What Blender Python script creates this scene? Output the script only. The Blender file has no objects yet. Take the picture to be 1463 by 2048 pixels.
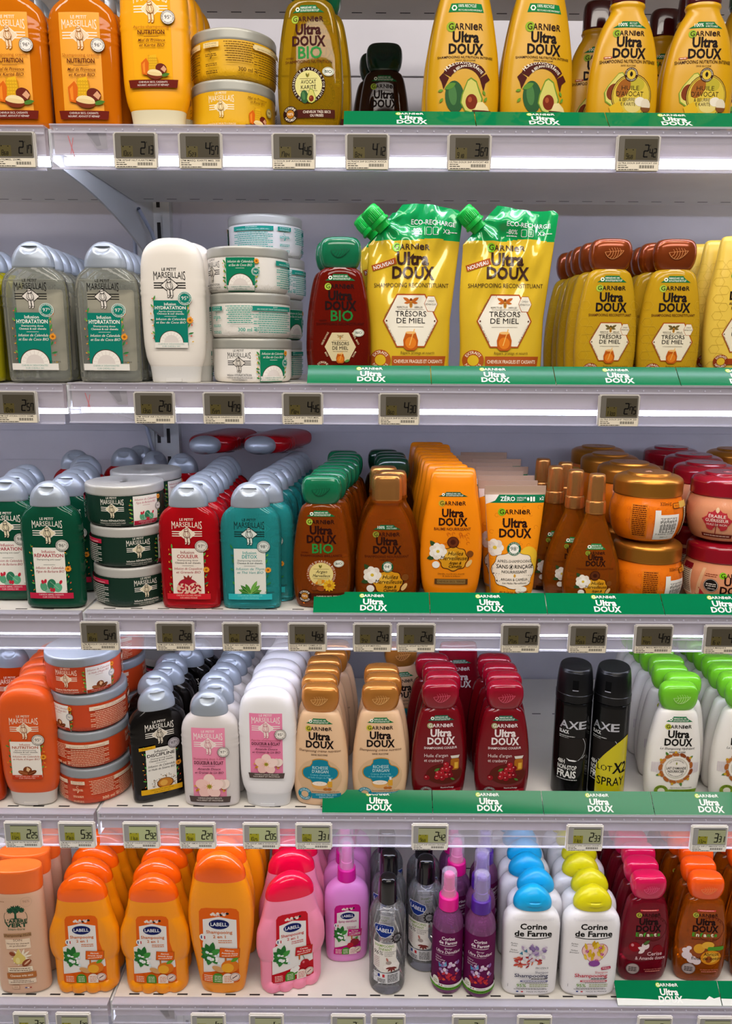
import bpy, bmesh, math, random
from mathutils import Vector, Matrix
from mathutils.geometry import tessellate_polygon

random.seed(7)
SC = bpy.context.scene
COL = SC.collection
R = math.radians

# ------------------------------------------------------------------ camera, light, exposure
F_PX, W_PX, H_PX = 1546.0, 1463, 2048
PITCH, ROLL, CAM_Z = R(11.6), R(0.34), 1.45
cd = bpy.data.cameras.new('camera')
cam = bpy.data.objects.new('camera', cd)
COL.objects.link(cam)
cd.sensor_fit = 'VERTICAL'
cd.sensor_height = 36.0
cd.lens = F_PX / H_PX * 36.0
cd.clip_start = 0.02
cam.matrix_world = Matrix.Translation((0, 0, CAM_Z)) @ Matrix.Rotation(math.pi / 2 - PITCH, 4, 'X') @ Matrix.Rotation(ROLL, 4, 'Z')
SC.camera = cam

SC.view_settings.view_transform = 'Standard'
SC.view_settings.look = 'None'
SC.view_settings.gamma = 1.0
SC.view_settings.exposure = -0.14
SC.cycles.use_denoising = True
SC.cycles.max_bounces = 9
SC.cycles.diffuse_bounces = 3
SC.cycles.glossy_bounces = 4
SC.cycles.transmission_bounces = 7
SC.cycles.transparent_max_bounces = 24
SC.cycles.caustics_reflective = False
SC.cycles.sample_clamp_indirect = 4.0
SC.cycles.use_adaptive_sampling = True
SC.cycles.adaptive_threshold = 0.02

LED_STRENGTH = 27.0
LED_COLOR = (0.75, 0.79, 1.0)
wd = bpy.data.worlds.new('store')
SC.world = wd
wd.use_nodes = True
wd.node_tree.nodes['Background'].inputs[0].default_value = (1.0, 0.93, 0.86, 1)
wd.node_tree.nodes['Background'].inputs[1].default_value = 0.10

def area_lamp(name, loc, target, sx, sy, power, color):
    l = bpy.data.lights.new(name, 'AREA')
    l.shape = 'RECTANGLE'
    l.size, l.size_y, l.energy, l.color = sx, sy, power, color
    o = bpy.data.objects.new(name, l)
    COL.objects.link(o)
    o.location = loc
    o.rotation_euler = (Vector(target) - Vector(loc)).to_track_quat('-Z', 'Y').to_euler()
    return o
# rows of ceiling luminaires above the aisle
area_lamp('ceiling_lamp', (-0.1, 0.02, 3.0), (0, 1.0, 1.1), 3.4, 0.26, 50, (1.0, 0.93, 0.85))
area_lamp('ceiling_lamp', (0.3, -1.7, 3.0), (0, 1.0, 0.9), 3.6, 0.4, 44, (1.0, 0.92, 0.83))

# ------------------------------------------------------------------ colours and materials
def lin(h):
    out = []
    for i in (0, 2, 4):
        c = int(h[i:i + 2], 16) / 255
        out.append(c / 12.92 if c <= 0.04045 else ((c + 0.055) / 1.055) ** 2.4)
    return (*out, 1.0)

_m = {}
def plastic(h, rough=0.32, metal=0.0, trans=0.0, ior=1.45, coat=0.0, name=None):
    key = (h, rough, metal, trans, ior, coat)
    if key in _m:
        return _m[key]
    m = bpy.data.materials.new((name or 'plastic') + '_' + h)
    m.use_nodes = True
    b = m.node_tree.nodes['Principled BSDF']
    b.inputs['Base Color'].default_value = lin(h)
    b.inputs['Roughness'].default_value = rough
    b.inputs['Metallic'].default_value = metal
    b.inputs['Transmission Weight'].default_value = trans
    b.inputs['IOR'].default_value = ior
    b.inputs['Coat Weight'].default_value = coat
    _m[key] = m
    return m
def liquid(h, trans=0.4, rough=0.05, tint=None):
    """clear plastic filled with tinted soap: body colour, tinted see-through, and a Fresnel gloss"""
    key = ('liquid', h, trans, rough, tint)
    if key in _m:
        return _m[key]
    m = bpy.data.materials.new('liquid_' + h)
    m.use_nodes = True
    nt = m.node_tree
    b = nt.nodes['Principled BSDF']
    b.inputs['Base Color'].default_value = lin(h)
    b.inputs['Roughness'].default_value = 0.5
    b.inputs['Specular IOR Level'].default_value = 0.0
    t = nt.nodes.new('ShaderNodeBsdfTransparent')
    c = lin(tint or h)
    t.inputs[0].default_value = tuple(.35 + .65 * q ** .6 if tint else q ** .5 for q in c[:3]) + (1,)
    mx = nt.nodes.new('ShaderNodeMixShader')
    mx.inputs[0].default_value = trans
    nt.links.new(b.outputs[0], mx.inputs[1])
    nt.links.new(t.outputs[0], mx.inputs[2])
    gl = nt.nodes.new('ShaderNodeBsdfGlossy')
    gl.inputs['Roughness'].default_value = rough
    fr = nt.nodes.new('ShaderNodeFresnel')
    fr.inputs[0].default_value = 1.42
    m2 = nt.nodes.new('ShaderNodeMixShader')
    nt.links.new(fr.outputs[0], m2.inputs[0])
    nt.links.new(mx.outputs[0], m2.inputs[1])
    nt.links.new(gl.outputs[0], m2.inputs[2])
    nt.links.new(m2.outputs[0], nt.nodes['Material Output'].inputs[0])
    _m[key] = m
    return m
def ink(h):
    m = plastic(h, 0.55, name='ink')
    m.node_tree.nodes['Principled BSDF'].inputs['Specular IOR Level'].default_value = 0.12
    return m
def metallic(h, rough=0.28):
    return plastic(h, rough, 0.75, name='metallic')
def pearl(h):
    return plastic(h, 0.33, 0.35, name='pearl')
def clear_sheet(name, h, alpha, rough=0.08):
    m = bpy.data.materials.new(name)
    m.use_nodes = True
    b = m.node_tree.nodes['Principled BSDF']
    b.inputs['Base Color'].default_value = lin(h)
    b.inputs['Roughness'].default_value = rough
    b.inputs['Alpha'].default_value = alpha
    return m
def noisy(name, h1, h2, scale, rough=0.5, bump=0.0):
    m = bpy.data.materials.new(name)
    m.use_nodes = True
    nt = m.node_tree
    b = nt.nodes['Principled BSDF']
    tc = nt.nodes.new('ShaderNodeTexCoord')
    n = nt.nodes.new('ShaderNodeTexNoise')
    n.inputs['Scale'].default_value = scale
    n.inputs['Detail'].default_value = 5
    r = nt.nodes.new('ShaderNodeValToRGB')
    r.color_ramp.elements[0].color = lin(h1)
    r.color_ramp.elements[1].color = lin(h2)
    r.color_ramp.elements[0].position = 0.35
    r.color_ramp.elements[1].position = 0.65
    nt.links.new(tc.outputs['Object'], n.inputs['Vector'])
    nt.links.new(n.outputs['Fac'], r.inputs['Fac'])
    nt.links.new(r.outputs['Color'], b.inputs['Base Color'])
    b.inputs['Roughness'].default_value = rough
    if bump:
        bp = nt.nodes.new('ShaderNodeBump')
        bp.inputs['Strength'].default_value = bump
        bp.inputs['Distance'].default_value = 0.002
        nt.links.new(n.outputs['Fac'], bp.inputs['Height'])
        nt.links.new(bp.outputs['Normal'], b.inputs['Normal'])
    return m
def emitter(name, col, strength):
    m = bpy.data.materials.new(name)
    m.use_nodes = True
    nt = m.node_tree
    nt.nodes.clear()
    e = nt.nodes.new('ShaderNodeEmission')
    e.inputs[0].default_value = (*col, 1)
    e.inputs[1].default_value = strength
    o = nt.nodes.new('ShaderNodeOutputMaterial')
    nt.links.new(e.outputs[0], o.inputs[0])
    return m

# ------------------------------------------------------------------ mesh helpers (mm in, metres out)
def mesh(name, V, F, mats, mi=None, smooth=True, sharp=38):
    me = bpy.data.meshes.new(name)
    me.from_pydata([(v[0] * .001, v[1] * .001, v[2] * .001) for v in V], [], F)
    for m in (mats if isinstance(mats, (list, tuple)) else [mats]):
        me.materials.append(m)
    if mi:
        me.polygons.foreach_set('material_index', mi)
    if smooth:
        me.polygons.foreach_set('use_smooth', [True] * len(me.polygons))
        me.set_sharp_from_angle(angle=R(sharp))
    me.update()
    return me

def pchip(ctrl, m):
    """monotone interpolation of control rows along their chord length"""
    k = len(ctrl[0])
    t = [0.0]
    for a, b in zip(ctrl, ctrl[1:]):
        t.append(t[-1] + max(1e-6, math.hypot(b[0] - a[0], b[1] - a[1])))
    n = len(ctrl)
    slopes = []
    for c in range(k):
        d = [(ctrl[i + 1][c] - ctrl[i][c]) / (t[i + 1] - t[i]) for i in range(n - 1)]
        s = [d[0]] + [0.0] * (n - 2) + [d[-1]]
        for i in range(1, n - 1):
            if d[i - 1] * d[i] > 0:
                h0, h1 = t[i] - t[i - 1], t[i + 1] - t[i]
                w1, w2 = 2 * h1 + h0, h1 + 2 * h0
                s[i] = (w1 + w2) / (w1 / d[i - 1] + w2 / d[i])
        slopes.append(s)
    ts = sorted(set([t[-1] * i / m for i in range(m + 1)] + t))
    out = []
    for q in ts:
        i = 0
        while i < n - 2 and q > t[i + 1]:
            i += 1
        h = t[i + 1] - t[i]
        u = (q - t[i]) / h
        row = []
        for c in range(k):
            y0, y1, s0, s1 = ctrl[i][c], ctrl[i + 1][c], slopes[c][i], slopes[c][i + 1]
            row.append((2 * u**3 - 3 * u**2 + 1) * y0 + (u**3 - 2 * u**2 + u) * h * s0 + (-2 * u**3 + 3 * u**2) * y1 + (u**3 - u**2) * h * s1)
        out.append(tuple(row))
    return out

class Body:
    """lofted superellipse solid; ctrl rows are (z, half width, half depth, exponent)"""
    def __init__(s, ctrl, m=36, seg=44, hook=None, cy=0.0):
        ctrl = [(c if len(c) == 4 else (*c, 2.0)) for c in ctrl]
        s.r = pchip(ctrl, m)
        s.seg, s.hook, s.cy = seg, hook, cy
    def at(s, z):
        r = s.r
        if z <= r[0][0]:
            return r[0]
        for a, b in zip(r, r[1:]):
            if a[0] <= z <= b[0] and b[0] > a[0]:
                u = (z - a[0]) / (b[0] - a[0])
                return tuple(p + (q - p) * u for p, q in zip(a, b))
        return r[-1]
    def surf(s, x, z, off):
        _, w, d, n = s.at(z)
        xx = max(-.985 * w, min(.985 * w, x))
        y = -d * (1 - abs(xx / w) ** n) ** (1 / n) + s.cy
        k = 1 + off / max(w, 1)
        return (xx * k, y - off, z)
    def mesh(s, name, mat, sharp=38):
        V, F, g = [], [], s.seg
        for z, w, d, n in s.r:
            for i in range(g):
                a = 2 * math.pi * i / g
                c, q = math.cos(a), math.sin(a)
                p = (w * math.copysign(abs(c) ** (2 / n), c), d * math.copysign(abs(q) ** (2 / n), q) + s.cy, z)
                V.append(s.hook(*p, w, d) if s.hook else p)
        for j in range(len(s.r) - 1):
            for i in range(g):
                a, b = j * g + i, j * g + (i + 1) % g
                F.append((a, b, b + g, a + g))
        for j, flip in ((0, True), (len(s.r) - 1, False)):
            V.append((0, s.cy, s.r[j][0]))
            c = len(V) - 1
            for i in range(g):
                a, b = j * g + i, j * g + (i + 1) % g
                F.append((c, b, a) if flip else (c, a, b))
        return mesh(name, V, F, mat, sharp=sharp)

def round_surf(prof):
    """surface for labels wrapped round a body of revolution: x is arc length on radius r0"""
    def f(x, z, off, r0=prof.r0 if hasattr(prof, 'r0') else None):
        w = prof.at(z)[1]
        a = x / (r0 or w)
        return ((w + off) * math.sin(a), -(w + off) * math.cos(a), z)
    return f
def flat_surf(y0=0.0):
    return lambda x, z, off: (x, y0 - off, z)

def box_vf(x0, x1, y0, y1, z0, z1, V, F):
    b = len(V)
    V += [(x0, y0, z0), (x1, y0, z0), (x1, y1, z0), (x0, y1, z0), (x0, y0, z1), (x1, y0, z1), (x1, y1, z1), (x0, y1, z1)]
    F += [(b, b + 3, b + 2, b + 1), (b + 4, b + 5, b + 6, b + 7), (b, b + 1, b + 5, b + 4), (b + 1, b + 2, b + 6, b + 5), (b + 2, b + 3, b + 7, b + 6), (b + 3, b, b + 4, b + 7)]
def boxes(name, L, mat, bevel=0.0):
    V, F = [], []
    for q in L:
        box_vf(*q, V, F)
    me = mesh(name, V, F, mat, smooth=False)
    if bevel:
        bm = bmesh.new()
        bm.from_mesh(me)
        bmesh.ops.bevel(bm, geom=bm.edges[:], offset=bevel * .001, segments=2, affect='EDGES')
        bm.to_mesh(me)
        bm.free()
    return me
def extrude_poly(name, pts, y0, y1, mat, smooth=False):
    """outline in x,z pushed from y0 to y1"""
    n = len(pts)
    V = [(x, y0, z) for x, z in pts] + [(x, y1, z) for x, z in pts]
    F = [(i, (i + 1) % n, n + (i + 1) % n, n + i) for i in range(n)]
    for t in tessellate_polygon([[Vector((x, z, 0)) for x, z in pts]]):
        F += [tuple(t), tuple(n + k for k in reversed(t))]
    me = mesh(name, V, F, mat, smooth=smooth)
    bm = bmesh.new()
    bm.from_mesh(me)
    bmesh.ops.recalc_face_normals(bm, faces=bm.faces[:])
    bm.to_mesh(me)
    bm.free()
    return me
def tube(name, pts, r, mat, seg=10):
    P = [Vector(p) for p in pts]
    V, F = [], []
    for i, p in enumerate(P):
        d = (P[min(i + 1, len(P) - 1)] - P[max(i - 1, 0)]).normalized()
        u = d.cross(Vector((0, 1, 0.01))).normalized()
        v = d.cross(u)
        for k in range(seg):
            a = 2 * math.pi * k / seg
            V.append(tuple(p + r * (math.cos(a) * u + math.sin(a) * v)))
    for i in range(len(P) - 1):
        for k in range(seg):
            a, b = i * seg + k, i * seg + (k + 1) % seg
            F.append((a, b, b + seg, a + seg))
    return mesh(name, V, F, mat)

# ------------------------------------------------------------------ printed graphics as real thin geometry
_g = {}
def glyphs(s, bold):
    key = (s, bold)
    if key in _g:
        return _g[key]
    cu = bpy.data.curves.new('t', 'FONT')
    cu.body, cu.size, cu.resolution_u, cu.offset = s, 1.0, 2, bold
    o = bpy.data.objects.new('t', cu)
    me = o.to_mesh()
    me.calc_loop_triangles()
    vs = [(v.co.x, v.co.y) for v in me.vertices]
    T = [tuple(vs[i] for i in t.vertices) for t in me.loop_triangles]
    o.to_mesh_clear()
    bpy.data.objects.remove(o)
    bpy.data.curves.remove(cu)
    xs = [p[0] for t in T for p in t] or [0, 1]
    _g[key] = (T, min(xs), max(xs))
    return _g[key]
CAPH = max(p[1] for t in glyphs('H', 0)[0] for p in t)

class Lab:
    def __init__(s):
        s.items, s.k = [], 0
    def add(s, tris, col, hold=False):
        s.items.append((s.k, tris, col))
        if not hold:
            s.k += 1
    def p(s, pts, col, hold=False):
        s.add([tuple(pts[i] for i in t) for t in tessellate_polygon([[Vector((x, z, 0)) for x, z in pts]])], col, hold)
    def r(s, cx, cz, w, h, col, rad=0, ang=0, hold=False):
        if rad:
            pts = []
            for sx, sz, a0 in ((1, 1, 0), (-1, 1, 90), (-1, -1, 180), (1, -1, 270)):
                for i in range(5):
                    a = R(a0 + 22.5 * i)
                    pts.append((sx * (w / 2 - rad) + rad * math.cos(a), sz * (h / 2 - rad) + rad * math.sin(a)))
        else:
            pts = [(w / 2, h / 2), (-w / 2, h / 2), (-w / 2, -h / 2), (w / 2, -h / 2)]
        c, q = math.cos(R(ang)), math.sin(R(ang))
        s.p([(cx + x * c - z * q, cz + x * q + z * c) for x, z in pts], col, hold)
    def e(s, cx, cz, rx, rz, col, a0=0, a1=360, ang=0, n=26, hold=False):
        c, q = math.cos(R(ang)), math.sin(R(ang))
        pts = []
        full = a1 - a0 >= 360
        for i in range(n if full else n + 1):
            a = R(a0 + (a1 - a0) * i / n)
            x, z = rx * math.cos(a), rz * math.sin(a)
            pts.append((cx + x * c - z * q, cz + x * q + z * c))
        s.p(pts, col, hold)
    def ring(s, cx, cz, r0, r1, col, a0=0, a1=360, n=30, k=1.0, hold=False):
        T = []
        for i in range(n):
            a, b = R(a0 + (a1 - a0) * i / n), R(a0 + (a1 - a0) * (i + 1) / n)
            q = [(cx + r * math.cos(t), cz + k * r * math.sin(t)) for r, t in ((r0, a), (r1, a), (r1, b), (r0, b))]
            T += [(q[0], q[1], q[2]), (q[0], q[2], q[3])]
        s.add(T, col, hold)
    def line(s, x0, z0, x1, z1, w, col, hold=False):
        d = math.hypot(x1 - x0, z1 - z0) or 1
        nx, nz = -(z1 - z0) / d * w / 2, (x1 - x0) / d * w / 2
        q = [(x0 + nx, z0 + nz), (x0 - nx, z0 - nz), (x1 - nx, z1 - nz), (x1 + nx, z1 + nz)]
        s.add([(q[0], q[1], q[2]), (q[0], q[2], q[3])], col, hold)
    def leaf(s, x, z, l, w, ang, col, hold=False):
        c, q = math.cos(R(ang)), math.sin(R(ang))
        pts = []
        for i in range(7):
            u = i / 6
            pts.append((l * u, w / 2 * math.sin(math.pi * u) ** .8))
        for i in range(5, 0, -1):
            u = i / 6
            pts.append((l * u, -w / 2 * math.sin(math.pi * u) ** .8))
        s.p([(x + a * c - b * q, z + a * q + b * c) for a, b in pts], col, hold)
    def t(s, txt, x, z, h, col, w=None, b=0.0, al='c', sh=0.0, ang=0, warp=None, hold=False):
        """x,z = foot of the line at its anchor; h = cap height in mm; w = fitted width"""
        T, x0, x1 = glyphs(txt, b)
        k = h / CAPH
        kx = k if w is None else w / (x1 - x0)
        ww = (x1 - x0) * kx
        ox = {'c': -ww / 2, 'l': 0, 'r': -ww}[al]
        c, q = math.cos(R(ang)), math.sin(R(ang))
        out = []
        for t in T:
            n = []
            for px, py in t:
                X, Z = (px - x0) * kx + ox + sh * py * k, py * k
                if warp:
                    X, Z = warp(X, Z)
                n.append((x + X * c - Z * q, z + X * q + Z * c))
            out.append(tuple(n))
        s.add(out, col, hold)
    def arc(s, txt, cx, cz, r, a_mid, span, h, col, b=0.0, inside=False):
        """letters set round a circle, centred on angle a_mid (deg), filling span degrees"""
        ws = []
        for ch in txt:
            if ch == ' ':
                ws.append(.3)
            else:
                _, x0, x1 = glyphs(ch, b)
                ws.append(x1 - x0 + .09)
        tot, acc = sum(ws), 0
        for ch, w_ in zip(txt, ws):
            u = (acc + w_ / 2) / tot - .5
            acc += w_
            if ch == ' ':
                continue
            if inside:
                a = a_mid + u * span
                s.t(ch, cx + r * math.cos(R(a)), cz + r * math.sin(R(a)), h, col, b=b, ang=a + 90, hold=True)
            else:
                a = a_mid - u * span
                s.t(ch, cx + r * math.cos(R(a)), cz + r * math.sin(R(a)), h, col, b=b, ang=a - 90, hold=True)
        s.k += 1
    def dash(s, cx, cz, w, h, col, seed=0, al='c'):
        """a line of print too small to read, as word-long dashes"""
        rr = random.Random(int(seed * 31 + cx * 7 + cz * 13))
        x, T = -w / 2, []
        while x < w / 2 - .4:
            l = min(rr.uniform(1.2, 4.2), w / 2 - x)
            q = [(cx + x, cz - h / 2), (cx + x + l, cz - h / 2), (cx + x + l, cz + h / 2), (cx + x, cz + h / 2)]
            T += [(q[0], q[1], q[2]), (q[0], q[2], q[3])]
            x += l + rr.uniform(.35, .7)
        s.add(T, col, False)
    def build(s, name, surf, base=0.22, step=0.022, maxe=3.2, flat=False):
        cols, V, F, mi, ix = [], [], [], [], {}
        for k, tris, col in s.items:
            if col not in cols:
                cols.append(col)
            ci, off = cols.index(col), base + step * k
            st = list(tris)
            while st:
                t = st.pop()
                (ax, az), (bx, bz), (cx, cz) = t
                if (bx - ax) * (cz - az) - (bz - az) * (cx - ax) < 0:
                    t = (t[0], t[2], t[1])
                if not flat:
                    L = [abs(t[i][0] - t[(i + 1) % 3][0]) + .35 * abs(t[i][1] - t[(i + 1) % 3][1]) for i in range(3)]
                    j = max(range(3), key=lambda i: L[i])
                    if L[j] > maxe:
                        a, b, c = t[j], t[(j + 1) % 3], t[(j + 2) % 3]
                        m = ((a[0] + b[0]) / 2, (a[1] + b[1]) / 2)
                        st += [(a, m, c), (m, b, c)]
                        continue
                f = []
                for q in t:
                    kk = (round(q[0], 3), round(q[1], 3), k, ci)
                    if kk not in ix:
                        ix[kk] = len(V)
                        V.append(surf(q[0], q[1], off))
                    f.append(ix[kk])
                if len(set(f)) == 3:
                    F.append(tuple(f))
                    mi.append(ci)
        return mesh(name, V, F, [c if not isinstance(c, str) else ink(c) for c in cols], mi, smooth=False)

# ------------------------------------------------------------------ objects
def tag(o, label=None, cat=None, group=None, kind=None):
    if label:
        n = len(label.split())
        if not 4 <= n <= 16:
            print('LABEL LENGTH', n, label)
        o['label'] = label
    if cat: o['category'] = cat
    if group: o['group'] = group
    if kind: o['kind'] = kind
def obj(name, me, parent=None, loc=(0, 0, 0)):
    o = bpy.data.objects.new(name, me)
    COL.objects.link(o)
    o.location = loc
    if parent: o.parent = parent
    return o
def place(parts, name, label, cat, x, y, z, rz=0.0, group=None, rx=0.0, ry=0.0):
    """one thing: an empty with its parts; x, y in mm on the shelf, z in mm above the floor"""
    e = bpy.data.objects.new(name, None)
    e.empty_display_size = 0.02
    COL.objects.link(e)
    e.location = (x * .001, y * .001, z * .001)
    e.rotation_euler = (R(rx), R(ry), R(rz))
    tag(e, label, cat, group)
    for p in parts:
        o = obj(p[0], p[1], e)
        if len(p) > 3 and p[3]: o['label'] = p[3]
        for q in (p[2] if len(p) > 2 and p[2] else []):
            obj(q[0], q[1], o)
    return e
ORD = ['', 'second', 'third', 'fourth', 'fifth', 'sixth', 'seventh', 'eighth', 'ninth', 'tenth', 'eleventh', 'twelfth']
SHELF_Z = {1: 1701.6, 2: 1413.3, 3: 1123.1, 4: 838.8, 5: 535.5}
def column(parts, name, row, x, y, n, sp, desc, where, group, cat='bottle', slope=-1.5, dx=None, rz=None, back=None):
    for i in range(n):
        xx = x + (dx[i] if dx and i < len(dx) else slope * i)
        a = rz[i] if rz and i < len(rz) else random.uniform(-2.5, 2.5)
        pos = f'front of {where}' if i == 0 else f'{ORD[i]} back in {where}'
        place(parts if i == 0 or back is None else back, name, f'{desc}, {pos}', cat, xx, y + sp * i, SHELF_Z[row] + .3, a, group)
# ------------------------------------------------------------------ the setting
m_wall = noisy('painted_steel_panel', 'b7b5bf', 'c2c0ca', 6, 0.55)
m_shelf = noisy('shelf_enamel', 'd9d4cc', 'e2ddd5', 9, 0.38)
m_steel = plastic('cdd0d2', 0.4, name='bracket_enamel')
m_dark = plastic('1c1a1a', 0.7, name='slot')
m_fascia = plastic('b5a9b0', 0.5, name='fascia')
m_rail = clear_sheet('clear_rail', 'd9d6e2', 0.24)
m_railedge = clear_sheet('clear_rail_edge', 'dedcea', 0.5)
m_led = emitter('led', LED_COLOR, LED_STRENGTH)
m_cable = plastic('a9b2c6', 0.45, name='cable')

floor = obj('floor', boxes('floor', [(-2500, 2500, -3500, 1300, -20, 0)], noisy('floor_tiles', 'b7b1a8', 'c3bdb4', 2, 0.35)))
tag(floor, 'pale tiled floor of the shop aisle', 'floor', kind='structure')
L = [(-1700, -391, 1396, 1410, 0, 2300), (-319, 1700, 1396, 1410, 0, 2300), (-391, -319, 1401, 1410, 0, 2300)]
for z in (1900, 1321, 1309, 1041, 1029, 754, 742, 450, 438):
    L += [(-1700, -391, 1393.5, 1396, z - 2, z + 2), (-319, 1700, 1393.5, 1396, z - 2, z + 2)]
L += [(-1700, -391, 1393.5, 1396, 1255, 1258)]
w = obj('wall_back', boxes('wall_back', L, m_wall, 0.6))
tag(w, 'pale steel back panels of the shelving with pressed ridges', 'wall', kind='structure')

# upright between the two bays
V, F, mi = [], [], []
box_vf(-391, -379, 1380, 1401, 0, 2300, V, F)
box_vf(-347, -335, 1380, 1401, 0, 2300, V, F)
box_vf(-379, -347, 1386, 1401, 0, 2300, V, F)
mi = [0] * len(F)
for i in range(44):
    for xx in (-375, -358):
        box_vf(xx, xx + 6, 1385.6, 1386.4, 40 + i * 50, 66 + i * 50, V, F)
        mi += [1] * 6
up = obj('shelf_upright', mesh('upright', V, F, [m_steel, m_dark], mi, smooth=False))
tag(up, 'slotted white steel upright between the two shelf bays', 'post')

def rail_mesh(x0, x1, sub=False):
    V, F, mi = [], [], []
    box_vf(x0, x1, 943.0, 944.4, -48, -1.2, V, F)
    mi += [0] * 6
    for b in ((941.6, 955, -1.2, 0.2), (941.4, 943, -9.4, -7.6), (940.4, 943, -48, -46.2), (941.8, 943, -32.5, -31.2)):
        box_vf(x0, x1, b[0], b[1], b[2], b[3], V, F)
        mi += [1] * 6
    x = x0 + 8
    while x < x1:                                   # little moulded pips along the upper lip
        box_vf(x, x + 1.2, 941.2, 943, -6.4, -4.8, V, F)
        mi += [1] * 6
        x += 18.5
    return mesh('rail', V, F, [m_rail, m_railedge], mi, smooth=False)
def panel_mesh(x0, x1, y1):
    V, F, mi = [], [], []
    box_vf(x0, x1, 955, y1, -24, 0, V, F)
    mi += [0] * 6
    box_vf(x0 + 4, x1 - 4, 956, 984, -26, -24, V, F)
    mi += [0] * 6
    box_vf(x0, x1, 953.6, 955, -30, -1.2, V, F)
    mi += [2] * 6
    x = x0 + 20
    while x < x1 - 25:
        for y in (958.5, 1243):
            box_vf(x, x + 15, y, y + 2.6, -24.15, .12, V, F)
            mi += [1] * 6
        x += 35
    return mesh('panel', V, F, [m_shelf, m_dark, m_fascia], mi, smooth=False)
NAMES = {0: 'highest', 1: 'top', 2: 'second', 3: 'third', 4: 'fourth', 5: 'bottom'}
SHELF_Z[0] = 1958.0
for row in range(0, 6):
    for side, x0, x1 in (('left', -1700, -366.5), ('right', -360, 1700)):
        z = SHELF_Z[row] - (1.5 if side == 'left' else 0)
        bay = 'short bay before the upright' if side == 'left' else 'wide bay past the upright'
        s = bpy.data.objects.new('shelf', None)
        COL.objects.link(s)
        s.location = (0, 0, z * .001)
        tag(s, f'white metal {NAMES[row]} shelf with clear price rail, {bay}', 'shelf', 'shelves of the display')
        obj('panel', panel_mesh(x0, x1, 1268 if row < 2 else 1391), s)
        rl = obj('price_rail', rail_mesh(x0, x1), s)
        if row > 0:
            led = obj('light_strip', boxes('led', [(x0 + 6, x1 - 6, 966, 971.5, -37.5, -30)], m_led), s)
            led['label'] = 'glowing light tube under the shelf front'
        if side == 'right' and row in (1, 2, 3, 5):
            k = {1: 0, 2: 12, 3: 38, 5: 42}[row]
            g = Lab()
            for i in range(14):
                g.r(-278 + k + i * 1.75, -13.5, .5 + .7 * ((i * 7) % 3) / 2, 9, '4a464c', hold=True)
            g.t('201801', -266 + k, -21.5, 2.2, '6a666c', w=19)
            obj('barcode_sticker', g.build('sticker', flat_surf(943.4), flat=True), s)
            if row != 3:
                g = Lab()
                g.p([(-320 + k * .6, -8), (-297 + k * .6, -8), (-296 + k * .6, -26), (-308 + k * .6, -26)], '8b878d')
                g.p([(-318 + k * .6, -10), (-306 + k * .6, -9), (-303 + k * .6, -22), (-308 + k * .6, -23)], '6d6a70')
                if row < 3:
                    g.line(-340, -12, -334, -34, 1.1, 'c23a3a')
                    g.line(-334.5, -14, -338, -32, .9, 'c23a3a')
                obj('worn_sticker', g.build('scrap', flat_surf(943.6), flat=True), s)
    if row > 0:
        pts = [(951, -3), (1379, -3), (1379, -112)]
        for i in range(9):
            u = i / 8
            pts.append((1362 - 12 * math.sin(u * math.pi / 2) - 300 * u ** 1.15, -108 + 34 * math.sin(u * math.pi / 2) + 30 * u))
        pts += [(951, -38)]
        b = obj('shelf_bracket', extrude_poly('bracket', pts, -1.6, 1.6, m_steel))
        b.location = (-.3633, 0, SHELF_Z[row] * .001)
        b.rotation_euler = (0, 0, math.pi / 2)
        tag(b, f'curved white steel bracket carrying the {NAMES[row]} shelf at the upright', 'bracket', 'shelf brackets')

for nm, lab, pts in (
    ('power_cable', 'thin grey cable running down past the right flank of the upright',
     [(-356, 1270, 1668), (-350, 1320, 1640), (-343, 1350, 1590), (-334, 1370, 1520), (-326, 1374, 1440)]),
    ('power_cable', 'thin grey cable hanging straight beside the left flank of the upright',
     [(-398, 1385, 1670), (-397, 1387, 1560), (-398, 1387, 1440)]),
    ('power_cable', 'thin grey cable behind the caps on the third shelf by the upright',
     [(-396, 1370, 1388), (-392, 1374, 1330), (-384, 1374, 1290), (-374, 1374, 1255), (-368, 1375, 1180)])):
    c = obj(nm, tube('cable', pts, 3.2, m_cable))
    tag(c, lab, 'cable', 'lamp cables')

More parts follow.
